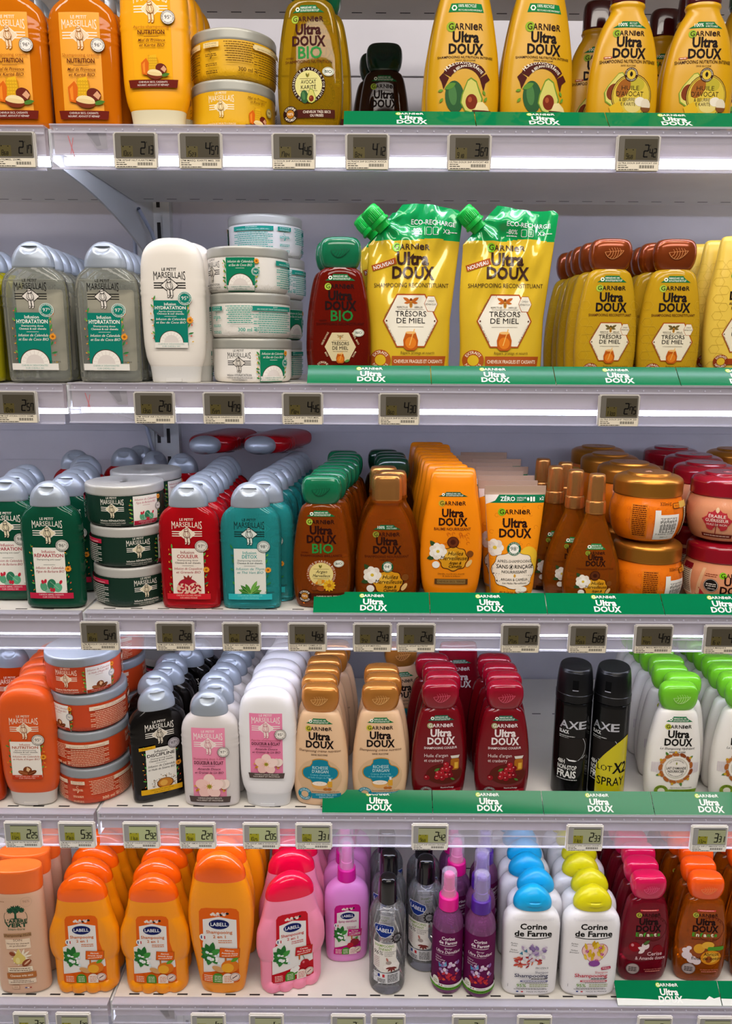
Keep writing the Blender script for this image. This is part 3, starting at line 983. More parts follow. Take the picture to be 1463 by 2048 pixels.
UDC = Body([(13.5, 31.5, 14, 2.5), (16, 33.6, 15, 2.5), (34, 38, 16, 2.6), (66, 40.4, 16.4, 2.7), (92, 39.6, 16, 2.7), (124, 35.6, 14.6, 2.7), (152, 30.8, 11.6, 2.8), (172, 28.2, 8, 3), (176.4, 26.4, 5.6, 3), (178, 22, 3.4, 3), (178.4, .4, .3, 2)], m=48)
UDCCAP = Body([(0, 32, 13.6, 2.5), (1, 33, 14.4, 2.5), (13.8, 31.8, 14.2, 2.5)], m=8)
UDN = Body([(0, 33, 12.5, 2.3), (1.5, 36, 14.5, 2.4), (10, 39.5, 16.4, 2.5), (38, 41, 17, 2.5), (64, 40, 17, 2.5), (92, 35.6, 16.4, 2.5), (114, 29, 15.2, 2.4), (126, 23, 14, 2.3), (132, 19.4, 13.4, 2.2), (135, 18.8, 13.2, 2.2), (138, 20.4, 13.8, 2.2), (141, 19.4, 13.2, 2.2)], m=56)
UDNCAP = Body([(140.6, 18.6, 12.6, 2.6), (142, 19.4, 13.2, 2.6), (160, 19.2, 13, 2.6), (169, 18.4, 12.4, 2.6), (173, 16, 10.6, 2.6), (174, .4, .4, 2)], m=20)
UDG = Body([(0, 34, 13, 2.3), (1.5, 37, 15, 2.4), (12, 41, 17.4, 2.5), (40, 43, 18, 2.5), (78, 41, 18, 2.5), (108, 36.6, 17, 2.5), (140, 30, 15.4, 2.4), (160, 24, 14, 2.3), (168, 19, 13, 2.2)], m=48)
UDGCAP = Body([(167.6, 22, 13.6, 2.6), (170, 23.4, 14.4, 2.6), (196, 22.8, 13.8, 2.6), (203, 20, 12, 2.6), (205, .4, .4, 2)], m=18)

def label_part(g, body, **k):
    return ('label', g.build('label', body.surf, **k))
CAPG = pearl('a5aeba')
T = {}
def lpm(name, bodymat, cap, fn, back=None):
    g = Lab()
    fn(g)
    parts = [('body', LPM.mesh('lpm_body', bodymat)), ('cap', LPMCAP.mesh('dome_cap', cap)), label_part(g, LPM)]
    if back:
        b = Lab()
        b.r(0, 62, 58, 98, back, rad=4)
        parts.append(('back_label', b.build('back', lambda x, z, off: (x, 14.6 - .0045 * x * x, z))))
        _, w, d, n = LPM.at(120.5)
        parts.append(('liquid_surface', Body([(120.3, w * .95, d * .93, n), (120.9, w * .95, d * .93, n)], m=2).mesh('liquid_surface', clear_sheet('liquid_surface', 'f2f1e4', .55))))
    T[name] = parts
def lpc(name, bodymat, capmat, fn):
    g = Lab()
    fn(g)
    tab = boxes('tab', [(-10, 10, -14.4, -12.2, .6, 5.4)], capmat, .6)
    T[name] = [('body', LPC.mesh('lpc_body', bodymat)), ('cap', LPCCAP.mesh('foot_cap', capmat), [('flip_tab', tab)]), label_part(g, LPC)]
HON = dict(l2='NUTRITION', c1='Miel de Provence', c2='et Karité BIO', c1c='5a1a0c', st1='CHEVEUX SECS, CASSANTS', st2='NOURRIT, ADOUCIT ET RÉPARE*', stripe='6b1a0c', l1c='a85a14')
lpm('honey', liquid('f2820a', .4), CAPG, lambda g: banded(g, 119, 16, 45, plastic('f0a01e', .4), 'f6e6d2', 'f3d7b4', 'b8701c', 'Shampooing crème', art=art_honey, az=23, ask=.92, n='96', **HON))
lpc('honey_cond', plastic('f6a808', .3), plastic('d9cfae', .4), lambda g: banded(g, 145, 49, 44, 'f3ab12', 'f8ecd8', 'f6deb0', 'b8701c', 'Après-shampooing', art=art_honey, az=53, ask=.72, n='95', k=.92, **HON))
def f_hyd(n):
    return dict(pan='0a7a68', tx1='f1efe8', line1='f4f1ea', big='HYDRATATION', c1='Infusion de Calendula', c2='et Eau de Coco BIO', art=art_coconut, stripe='e6e2da', st1='CHEVEUX DÉSHYDRATÉS', st2='CUIR CHEVELU SEC', stc='5f9a8c', n=n, pb='0a7a68', pf='e9efe8')
lpm('clear', liquid('e6e9dd', .84, .03, tint='f4f5ea'), CAPG, lambda g: infusion(g, 82, 1, '1c1a1a', 'e6dfd6', '2a2626', sub='Shampooing doux', code='716760', **f_hyd('97')), back=plastic('f2e8d2', .5))
lpc('hyd_cond', plastic('e9e2d8', .3), plastic('d2d0cb', .38), lambda g: infusion(g, 97, .82, '1c1a1a', 'e9e2d8', '2a2626', sub='Après-shampooing', sw=38.5, **f_hyd('95')))
lpm('olive', liquid('a8a010', .35), CAPG, lambda g: (g.r(0, 50, 40, 64, '4f8f2c'), g.leaf(6, 40, 26, 11, 50, '7fb83c'), g.leaf(8, 26, 24, 10, 20, '5aa02c'), g.r(0, 18, 53, 8, '2f7a2c')))
lpm('repair', liquid('0d4a34', .08), CAPG, lambda g: infusion(g, 82, 1, 'ece6da', 'e6d9b8', '3a3a34', 'ece8de', 'a8203a', 'a8203a', 'RÉPARATION', 'Shampooing anti-casse*', 'Infusion de Calendula', 'Figue de Barbarie BIO', art_cactus, 'c02444', 'CHEVEUX ABÎMÉS, CASSANTS', 'CUIR CHEVELU SEC', 'f2dcdc', '96', 'd9d6cc', '3a3a38', sub2='', sc='2a3a34', code='722310'))
lpm('colour', liquid('e0101f', .58), CAPG, lambda g: infusion(g, 82, 1, 'f0e4d0', 'ecdcc4', '7a1c20', 'eadfd2', '8f2030', 'a8182c', 'COULEUR', 'Shampooing doux', 'Infusion de Coquelicot', 'et Grenade BIO', art_pomegranate, 'd0202c', 'CHEVEUX COLORÉS, MÉCHÉS', 'CUIR CHEVELU FRAGILISÉ', 'f6c9b8', '97', 'ddd6ca', '5a3a38', sc='3a2a28'))
lpm('detox', liquid('3cc4c4', .66), CAPG, lambda g: infusion(g, 82, 1, '16302f', 'dce4dc', '1c2c2c', 'e2e2da', '2a9a96', '2a9a96', 'DÉTOX', 'Shampooing micellaire', 'Infusion de Thym', 'et Thé Vert BIO', art_tea, '2fb3b8', 'CHEVEUX NORMAUX', 'CUIR CHEVELU À TENDANCE GRASSE', '8fe0dc', '98', 'd6dcd6', '2c3c3c', sc='1c3c3c', pet=False, code='713320'))
lpm('sesame', plastic('0c0908', .14), CAPG, lambda g: infusion(g, 82, 1, 'ece6dc', 'ddd2c0', '2a2422', 'e8e4dc', '1c1816', '1c1816', 'DISCIPLINE', 'Shampooing huile', 'Infusion de Calendula', 'et Huile de Sésame BIO', art_sesame, 'e0a91c', 'CHEVEUX SECS ET INDISCIPLINÉS', 'CUIR CHEVELU SEC', '4a3a14', '97', 'b9b3ba', '2a2428', blk='e0a91c'))
DOU = dict(l2='DOUCEUR & ÉCLAT', c1='Amande Douce', c2='et Graines de Lin BIO', c1c='4a1c24', l1c='a8505f', st1='CHEVEUX LONGS ET DÉLICATS', st2='NOURRIT ET PROTÈGE', stripe='554844')
lpm('almond', plastic('e6dfdd', .25, trans=.12), CAPG, lambda g: banded(g, 118, 17, 45, 'ee8fae', 'f7ebe6', 'f6dfda', 'd98a9c', 'Shampooing doux 2-en-1', art=art_flower, az=33, ask=1.05, n='97', **DOU))
lpc('almond_cond', plastic('f0eef0', .3), plastic('d6d6d8', .38), lambda g: banded(g, 139, 52, 44, 'ee86ac', 'f7ebe6', 'f6dfda', 'd98a9c', 'Après-shampooing', art=art_flower, az=66, ask=.86, n='95', k=.86, sw=47, **DOU))
lpc('argan_cond', plastic('d8551c', .3), plastic('cfc9c2', .38), lambda g: infusion(g, 97, .82, 'f4e2cc', 'efd9bc', 'a04a1c', 'ece4da', 'b8552c', 'b04a24', 'NUTRITION', 'Après-shampooing', 'Infusion de Calendula', "et Huile d'Argan BIO", art_argan, 'c03c1c', 'CHEVEUX SECS', 'CUIR CHEVELU SEC', 'f2d0c0', '95', 'e6dcd0', '4a3a34', sc='3a2a24', sw=38.5))
lpm('rust', liquid('d8420c', .35), CAPG, lambda g: infusion(g, 82, 1, 'f4e2cc', 'efd9bc', 'a04a1c', 'ece4da', 'b8552c', 'b04a24', 'NUTRITION', 'Shampooing doux', 'Infusion de Calendula', "et Huile d'Argan BIO", art_argan, 'c03c1c', 'CHEVEUX SECS', 'CUIR CHEVELU SEC', 'f2d0c0', '96', 'e6dcd0', '4a3a34'))

# jars: (z, r) of revolution, printed all the way round
JAR = Body([(0, 42, 42), (1, 45, 45), (4, 47.6, 47.6), (9, 48.8, 48.8), (41, 49.2, 49.2)], m=22, seg=56)
JAR.r0 = 49.0
JLID = Body([(40.6, 49.4, 49.4), (41.6, 50, 50), (51, 50, 50), (52.8, 49.2, 49.2), (53.4, 47.6, 47.6), (53.0, 46, 46), (52.4, .4, .4)], m=20, seg=56)
def jar(name, col, lid, ink_, dia, figl, pan, panel_fn, head, headt, blk, nm, masque, ptxt=None):
    g = Lab()
    g.r(0, 20.6, 307.4, 40.4, col)
    marseillais(g, 0, 28.5, 30, ink_, dia, figline=figl)
    if nm:
        g.t(nm, 0, 8.3, 2.3, ink_, w=31, b=.012)
    g.t(masque, 0, 5.2, 1.7, ink_, w=33)
    g.t('FABRIQUÉ EN FRANCE', 0, 2.7, 1.4, ink_, w=20)
    panel_fn(g, 43)
    for cx, w in ((115, 56), (-75, 56)):
        g.r(cx, 35.2, w, 5.6, head)
        g.t("MODE D'EMPLOI :" if cx > 0 else 'QUOI !', cx, 36, 1.4, headt)
        g.t('MASQUE, SOIN, APRÈS-SHAMPOOING, CRÈME 4 EN 1' if cx > 0 else "EN VOICI ET TOUT SUR NOS INGRÉDIENTS", cx, 33.4, 1.4, headt, w=w * .8)
        for i in range(10):
            g.dash(cx, 30 - i * 2.55, w - (2 if i % 3 else 14), 1.0, blk, i)
        g.ring(cx, 20, 0, .01, blk)
    for zz, ln in ((36.5, 'EN CETTE NATURE'), (34, 'POUR MES CHEVEUX')):
        g.r(-150, zz - .2, 19, 2.6, head, hold=True)
        g.t(ln, -150, zz - 1, 1.3, headt, w=14, hold=True)
    g.k += 1
    g.ring(-150, 29, 1.4, 1.9, blk, 40, 300)
    g.leaf(-151, 20, 4, 1.5, 60, blk)
    for z in (25.5, 23.8, 15.5, 13.8, 8, 6.2):
        g.dash(-150, z, 14, .9, blk, z)
    for i in range(9):
        g.dash(-118, 37.5 - i * 2.4, 34 - (i * 5) % 9, .95, blk, i + 3)
    g.t('300 ml', -112, 8, 4, blk, w=16, b=.02)
    g.ring(-99, 9.6, 1.1, 1.7, blk, 40, 320)
    T[name] = [('body', JAR.mesh('jar_body', col)), ('lid', JLID.mesh('jar_lid', lid), [('lid_emblem', lid_emblem(lid))]), ('label', g.build('label', round_surf(JAR), base=.25))]
def lid_emblem(mat):
    g = Lab()
    marseillais(g, 0, 4, 40, mat, mat, fig=mat, figline=mat)
    return g.build('emblem', lambda x, z, off: (x, z + 4, 52.5 + off), base=.25, step=.05, flat=True)
def jpanel(pan, txc, c1, c2, art, stripe, stc, n, pb, pf, seed, s=.72, az=6.5):
    def f(g, x):
        rr = random.Random(seed)
        for sx in (-1, 1):
            for i in range(6):
                g.leaf(x + sx * 17.5, 5 + i * 5.6, rr.uniform(4, 6), 2, 90 - sx * rr.uniform(10, 80), rr.choice(['3f8f3c', '2f7a3a', '5aa046']), hold=True)
                g.leaf(x + sx * 20, 7 + i * 5.3, 2.6, 1.1, rr.uniform(0, 180), rr.choice(['e8a02a', 'd9742a', 'e0b23c']), hold=True)
        g.k += 1
        g.r(x, 20.4, 34, 39, pan)
        g.t(c1, x, 34, 2.7, txc, w=30, sh=.28)
        g.t(c2, x, 29.8, 2.7, txc, w=27, sh=.28)
        g.r(x, 27.6, 10, .35, txc)
        art(g, x, az, s)
        g.r(x, 5, 33, 6, stripe)
        g.t('CHEVEUX ' + ('DÉSHYDRATÉS' if seed == 1 else 'SECS & ABÎMÉS'), x, 5.4, 1.5, stc, w=22)
        g.t('CUIR CHEVELU SEC', x, 3, 1.5, stc, w=16)
        pct(g, x + 18, 24, 5, n, pb, pf)
        calendula(g, x + 19, 36, 3.4)
    return f
LIDG = plastic('a9a89f', .36, .25, name='lid')
def hjar(g, x):
    g.t('Miel de Provence', x, 34, 2.7, '5a2a0c', w=25, sh=.28)
    g.t('et Karité BIO', x, 30, 2.7, '5a2a0c', w=19, sh=.28)
    art_honey(g, x - 1, 6, .62)
    g.r(x, 4, 31, 5, '6b1a0c')
    g.t('CHEVEUX SECS, CASSANTS', x, 3.4, 1.7, 'f1e6dc', w=26)
    pct(g, x + 17, 24, 5, '98', 'd8c47a', '4a4a3a')
jar('honey_jar', plastic('e2ac10', .4), LIDG, 'f6ead2', 'f2dfae', 'b8862c', None, hjar, 'eed9a0', '6b3a14', '6b4a10', '', 'MASQUE MULTI-USAGE')
jar('hyd_jar', plastic('ebe6de', .38), LIDG, '1c1a1a', 'e0d8cc', '2a2626', None, jpanel('0a7a56', 'f1efe8', 'Infusion de Calendula', 'et Eau de Coco BIO', art_coconut, 'e9e6de', '3f8f7c', '96', '0a7a68', 'e9efe8', 1, .86), '1a8a78', 'e6efe8', '2f9a88', 'Infusion HYDRATATION', 'MASQUE MULTI-USAGE')
jar('repair_jar', plastic('0e2f22', .36), plastic('c3c1bb', .36, .25, name='lid'), 'ece6da', 'e6d9b8', '3a3a34', None, jpanel('ece8de', 'b02a44', 'Infusion de Calendula', 'Figue de Barbarie BIO', art_cactus, 'c02444', 'f2dcdc', '96', 'd9d6cc', '3a3a38', 2), 'c02444', 'f2dcdc', 'd9d6cc', 'Infusion RÉPARATION', 'MASQUE MULTI-USAGE ANTI-CASSE*')
jar('argan_jar', plastic('c4421a', .36), plastic('9aa0a6', .36, .25, name='lid'), 'f4e2cc', 'efd9bc', 'a04a1c', None, jpanel('ece6de', 'b04a3c', 'Infusion de Calendula', "et Huile d'Argan BIO", art_argan, 'b5381c', 'f2d0c0', '96', 'e6dcd0', '4a5a7a', 3), 'ead2b8', '7a3a20', 'f0c6a4', 'Infusion NUTRITION', 'MASQUE MULTI-USAGE')

# ------------------------------------------------------------------ green-leaf range
def ud(name, bodymat, cap, capleaf, fn, ink_='1a1010', z=0, dot='a3bf3f', archcol='0c6b38', body=UD, capb=UDCAP, scale=1.0, logo=True, leaf=True):
    g = Lab()
    if logo:
        arch(g, 0, 122.5 + z, 36, 7.6, A1, A2, archcol)
        garnier(g, 0, 113.2 + z, 5, 34, ink_, dot)
        ultra_doux(g, 0, 88.5 + z, 37, ink_)
    fn(g)
    bm = body.mesh('ud_body', bodymat)
    cm = capb.mesh('ud_cap', cap)
    if leaf:
        CAPCOL[0], CAPCOL[1] = capleaf
        subs = [('leaf_emblem', leaf_relief())]
    else:
        subs = None
    T[name] = [('body', bm), ('cap', cm, subs), label_part(g, body)]
CAPCOL = [None, None]
def capset(h, h2, rough=.16, metal=0):
    c = plastic(h, rough, metal, coat=.4, name='cap')
    return c, (plastic(h, rough, metal, coat=.4, name='cap'), plastic(h2, .3, metal, name='cap'))
def f_bio(sub, ringt, ringb, core, l1, l2, artf, bottom, btxt, btxt2, ringc='2a0e0c', scriptf=False):
    def f(g):
        g.t('BIO', 2, 75, 12, '2a8a3c', w=27, b=.018)
        g.t('NOUVEAU', -21, 74.5, 2, '4a140c', w=9)
        g.t(sub, 0, 70, 3, '4a140c', w=53)
        g.e(0, 47, 19, 19, ringc)
        g.e(0, 47, 15.4, 15.4, core)
        g.arc(ringt, 0, 47, 15.9, 90, 150, 2.5, 'ece2cc', b=.012)
        g.arc(ringb[0], 0, 47, 18.3, 205, 80, 2.2, 'ece2cc', inside=True)
        g.arc(ringb[1], 0, 47, 18.3, -25, 80, 2.2, 'ece2cc', inside=True)
        g.leaf(-1, 55, 5, 2, 70, '8a7a2c')
        g.leaf(-1, 55, 5, 2, 110, '6a6a24')
        g.r(0, 53.8, 20, .3, '6a5a2c')
        g.t(l1, 0, 48.5, 3.9, '1c1410', w=17 if not scriptf else 14, sh=.3 if scriptf else 0)
        g.t(l2, 0, 43, 3.9, '1c1410', w=17 if not scriptf else 22, sh=.3 if scriptf else 0)
        g.r(0, 41.2, 20, .3, '6a5a2c')
        artf(g)
        g.e(22, 61, 6.4, 4.6, 'e8e6da')
        g.ring(22, 61, 5.2, 5.7, '4a7a44', k=.72)
        g.t('BIO', 22, 59.6, 2.9, '2a4a30', w=8, b=.015)
        g.r(6, 17, 46, 8.6, bottom)
        g.t(btxt, 9, 17.6 if btxt2 else 15.6, 2.5, 'efe4d2', w=31, b=.012)
        if btxt2:
            g.t(btxt2, 9, 13.8, 2.5, 'efe4d2', w=15, b=.012)
        seal(g, -21, 17, 8.6, '2a1008', 'b8781c', 'efe4d2', "D'ORIGINE", 'NATURELLE', '98%')
    return f
capGr, leafGr = capset('0f6a45', '0a5235')
ud('olive_bio', liquid('c89c10', .68), capGr, leafGr, f_bio('SHAMPOOING NUTRITION', "HUILE D'AVOCAT", ('BEURRE DE', 'KARITÉ BIO'), 'dcd48a', 'AVOCAT', 'KARITÉ', lambda g: art_avocado(g, -1, 29, .46), '4a1a10', 'CHEVEUX TRÈS SECS', 'OU FRISÉS'), ink_='3a0e0c')
def honeypot(g, x, z, s):
    g.p([(x - 4 * s, z + 14 * s), (x - 6 * s, z + 8 * s), (x - 5.4 * s, z + 2 * s), (x - 3 * s, z), (x + 3 * s, z), (x + 5.4 * s, z + 2 * s), (x + 6 * s, z + 8 * s), (x + 4 * s, z + 14 * s)], 'b8560f')
    g.e(x, z + 6 * s, 4.4 * s, 4.6 * s, 'd9781c')
    g.e(x, z + 14 * s, 4.2 * s, 1.1 * s, 'e6b06a')
    g.line(x - 1 * s, z + 4 * s, x + 3 * s, z + 17 * s, .7 * s, 'e9b45a')
def bee(g, x, z, s, col='6a4a14', wing='8a6a24'):
    for sx in (-1, 1):
        g.leaf(x + sx * .5 * s, z + 2.5 * s, 9 * s, 3.4 * s, 90 - sx * 62, wing)
        g.leaf(x + sx * .5 * s, z + 2 * s, 7 * s, 2.6 * s, 90 - sx * 98, wing)
    g.e(x, z + 4.6 * s, 1.5 * s, 1.5 * s, col)
    g.e(x, z - .4 * s, 1.7 * s, 3.6 * s, 'c98a2c')
    for q in (-2, -.4, 1.2):
        g.r(x, z + q * s, 3.2 * s, .6 * s, col)
def hexagon(g, x, z, s, edge, core, bcol, bw):
    def hx(k):
        return [(x + a * k, z + b * k) for a, b in ((-23.5 * s, 0), (-12 * s, 22 * s), (12 * s, 22 * s), (23.5 * s, 0), (12 * s, -22 * s), (-12 * s, -22 * s))]
    g.p(hx(1), edge)
    g.p(hx(.945), core)
    g.p([(x + 17 * s + a * s, z + 14 * s + b * s) for a, b in ((-6, 0), (-3, 6.5), (3, 6.5), (6, 0), (3, -6.5), (-3, -6.5))], edge)
    g.p([(x + 17 * s + a * s * .92, z + 14 * s + b * s * .92) for a, b in ((-6, 0), (-3, 6.5), (3, 6.5), (6, 0), (3, -6.5), (-3, -6.5))], core)
    g.t('CIMENT', x + 17 * s, z + 15.4 * s, 1.5 * s, '3a2a1c', w=6 * s)
    g.t('RÉPARATEUR*', x + 17 * s, z + 12.8 * s, 1.5 * s, '3a2a1c', w=9.6 * s)
    bee(g, x, z + 13.6 * s, .78 * s, bcol, bw)
    g.t('RESPECTE LES', x - 7.2 * s, z + 10.4 * s, 1.4 * s, '3a2a1c', w=9 * s)
    g.t('ABEILLES', x + 6.4 * s, z + 10.4 * s, 1.4 * s, '3a2a1c', w=7 * s)
    g.r(x, z + 9.3 * s, 22 * s, .3, '5a4a3a')
    g.t('TRÉSORS', x, z + 3.6 * s, 4.3 * s, '1c1614', w=26 * s)
    g.t('DE MIEL', x, z - 2 * s, 4.3 * s, '1c1614', w=24 * s)
    g.r(x, z - 5 * s, 22 * s, .3, '5a4a3a')
    for tx, px, pz, a in (("CIRE D'ABEILLE", -17.3, 10, 62), ("MIEL D'ACACIA", -17.3, -10.6, -62), ("FLEUR D'ACACIA", 17.3, -10.6, 62)):
        g.t(tx, x + px * s, z + pz * s, 1.5 * s, '7a5a3a', w=17 * s, ang=a)
    for sx in (-1, 1):
        g.e(x + sx * 20.4 * s, z, .7 * s, .7 * s, '5a2a1c')
    honeypot(g, x, z - 24.5 * s, 1.05 * s)
def f_red(g):
    g.t('BIO', 2, 75, 12, '1f7a34', w=27, b=.018)
    g.t('NOUVEAU', -21, 74.5, 2, '2a0a08', w=9)
    g.t('SHAMPOOING RECONSTITUANT', 0, 70, 3, '3a0c08', w=58)
    g.p([(-19, 44), (-10, 61), (10, 61), (19, 44), (10, 27), (-10, 27)], 'd8c79c')
    g.r(0, 51.5, 18, .3, '7a5a3a')
    bee(g, 0, 55, .5, '8a7a5a', 'a8946a')
    g.t('TRÉSORS', 0, 46, 4, '1c1614', w=21)
    g.t('DE MIEL', 0, 40.6, 4, '1c1614', w=19)
    g.r(0, 38.6, 18, .3, '7a5a3a')
    honeypot(g, 0, 24, .85)
    g.leaf(5, 26, 7, 3, 20, '5a8a3c')
    for tx, px, pz, a in (('GELÉE ROYALE', -17.5, 53.5, 62), ('MIEL BIO', 17.5, 53.5, -62), ('BIO', -17.5, 34.5, -62), ('THYM', 17.5, 34.5, 62)):
        g.t(tx, px, pz, 2, 'e0d0a8', w=min(17, 2 * len(tx)), ang=a, b=.01)
    g.e(22, 61, 6.4, 4.6, 'e8e6da')
    g.ring(22, 61, 5.2, 5.7, '4a7a44', k=.72)
    g.t('BIO', 22, 59.6, 2.9, '2a4a30', w=8, b=.015)
    g.r(6, 17, 46, 7, '7a2010')
    g.t('CHEVEUX FRAGILES', 9, 16, 2.5, 'e9d6b4', w=29)
    seal(g, -21, 19, 8.6, '5a1408', '8a2410', 'e9d6b4', "D'ORIGINE", 'NATURELLE')
ud('red_bio', liquid('8a1a08', .55), capGr, leafGr, f_red, ink_='1c0808')
def f_argan(g):
    g.leaf(-8, 34, 14, 6, 20, 'd98a1c')
    for i in range(12):
        g.leaf(10, 32, 8.5, 4, i * 30, ['e9b82c', 'dca01c'][i % 2])
    g.e(10, 32, 2.6, 2.6, 'b8741c')
    g.e(-7, 29, 5.5, 3.4, '7a3a14', ang=25)
    g.e(-1, 27.4, 5, 3, '9a4a1c', ang=-15)
    g.r(-2, 37, 5, 7, 'd9b45a')
ud('amber_bio', liquid('b8560a', .66), capGr, leafGr, f_bio('SHAMPOOING BRILLANCE', "HUILE D'ARGAN BIO", ('FLEUR DE', 'CALENDULA'), 'e3cf86', 'Argan', 'Merveilleux', f_argan, '4a1a08', 'CHEVEUX SECS, TERNES', '', '8a3a08', True), ink_='2a0c08')
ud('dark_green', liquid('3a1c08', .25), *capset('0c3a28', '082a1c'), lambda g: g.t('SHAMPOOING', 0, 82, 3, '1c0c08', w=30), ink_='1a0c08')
def f_honey(g):
    for i in range(10):
        for j in range(6):
            xx, zz = -30 + j * 12 + (6 if i % 2 else 0), 16 + i * 10
            if abs(xx) > 21 and (abs(xx) > 25 or zz < 80 or zz > 125):
                g.ring(xx, zz, 5.4, 5.8, 'c7a22c', n=6, hold=True)
    g.k += 1
    g.t('SHAMPOOING RECONSTITUANT', 0, 82.4, 3, '5a2a10', w=52, b=.01)
    hexagon(g, 1, 52, 1.06, 'a8501c', 'e6dcc2', '4a3a14', '6a5a2c')
    g.r(8, 16, 42, 7, '9a3c14')
    g.t('CHEVEUX FRAGILES', 10, 15, 2.6, 'efe0c4', w=28)
    g.t('Renforce, protège et nourrit', 10, 21.6, 2, '4a2a14', w=30)
    seal(g, -20, 17.5, 9, '8a3414', 'd8b22c', 'efe0c4')
ud('honey_ud', liquid('d8aa20', .28, .10), *capset('8a3c10', 'e0955a', .2, .45), f_honey)
def f_cream(g):
    g.e(0, 45, 30, 27, 'd3b08a')
    g.t('Shampooing crème nutrition', 0, 82.2, 3.4, '4a2412', w=56, sh=.3)
    g.t('SANS SILICONE', 0, 77, 2.2, '3a2014', w=22, b=.01)
    pts = []
    for i in range(49):
        a = 2 * math.pi * i / 48
        k = 1 + .13 * abs(math.cos(2 * a)) - .10 * abs(math.sin(2 * a)) ** 6
        if math.sin(a) > .9:
            k += .18
        pts.append((1 + 21 * k * math.cos(a), 51 + 15.5 * k * math.sin(a)))
    g.p([(1 + (a - 1) * 1.06, 51 + (b - 51) * 1.07) for a, b in pts[:-1]], 'b8862c')
    g.p(pts[:-1], '16809a')
    g.t('RICHESSE', 1, 57, 4.4, 'cfe9ea', w=21)
    g.t("D'ARGAN", 1, 51.4, 4.4, 'cfe9ea', w=22)
    g.t("Crème d'amande", 1, 47, 2.7, '7fd0dc', w=27)
    g.t("et huile d'argan du Maroc", 1, 43.4, 2.5, '7fd0dc', w=33)
    g.e(0, 35, 11, 3.8, 'd99a4a')
    g.e(0, 33.6, 10.6, 6.5, 'e0a860', 180, 360)
    g.e(0, 35.6, 10, 3.3, 'f2e4d6')
    g.ring(0, 35.6, 3, 3.8, 'e0d0c0', k=.4)
    g.r(14, 35, 6, 9, 'd9a032', rad=1)
    g.r(14, 41.6, 3, 4.4, 'dfe3e0')
    for q in (8, 13):
        g.e(q, 27.4, 3.2, 2, 'b86a2c')
    g.t('Nourrit intensément, assouplit et discipline', 8, 22.6, 1.9, '6a2a1c', w=37)
    g.r(9, 17, 39, 8, '1a86a0')
    g.t('CHEVEUX TRÈS SECS,', 9, 17.6, 2.4, 'bfe6ea', w=28)
    g.t('INDISCIPLINÉS', 9, 14, 2.4, 'bfe6ea', w=19)
    seal(g, -20, 18.6, 9.4, '16809a', 'd8b48c', 'cfe9ea')
ud('cream_ud', plastic('e6bf98', .26), *capset('c47f34', 'eebb78', .24, .5), f_cream, dot='c2b83c')
def f_cherry(g):
    g.t('SHAMPOOING COULEUR', 0, 81.4, 3.2, 'e9dcdc', w=45, b=.012)
    g.t("Huile d'argan", -6, 69.6, 4.6, 'e6cfcf', w=32)
    g.t('et cranberry', -9, 62.4, 4.6, 'e6cfcf', w=26)
    g.e(6, 44, 25, 15, '5a2018')
    g.r(20, 58, 12, 17, 'a8641c', rad=3)
    g.r(22, 56, 5, 9, 'd9a83c')
    g.p([(15, 67), (13.5, 71), (26.5, 71), (25, 67)], 'd9d2c8')
    rr = random.Random(5)
    for a, b in ((8, 58), (14, 53), (4, 51), (12, 47), (2, 45), (9, 42), (-3, 46), (-4, 40), (3, 38), (14, 42), (-18, 39), (9, 51)):
        g.e(a, b, 3.9, 3.9, rr.choice(['8f1420', '7a0f1c', 'a81c28']), n=16)
        g.e(a - 1, b + 1.2, 1.2, 1, 'd98a8a', n=8)
    g.leaf(-8, 49, 8, 4, 30, '4a7a34')
    g.leaf(14, 38, 7, 3, -30, '4a7a34')
    g.t('Nourrit et Protège', 10, 22.8, 2.2, 'e9dcdc', w=18, b=.01)
    g.p([(-12, 21), (29, 21.6), (28, 11), (-12, 11)], 'a01828')
    g.t('CHEVEUX COLORÉS', 9, 17, 2.5, 'e9c8c8', w=25)
    g.t('OU MÉCHÉS', 9, 13.2, 2.5, 'e9c8c8', w=15)
    seal(g, -18, 17, 8.8, '5a4a4a', '7a0f1c', 'c8bcbc', 'EXTRAITS', 'NATURELS')
capCh = capset('8c0820', 'cf5068', .14)
ud('cherry_ud', plastic('6e0612', .16, coat=.3), *capCh, f_cherry, ink_='e6d9d9', dot='9a9a6a', archcol='145a44')
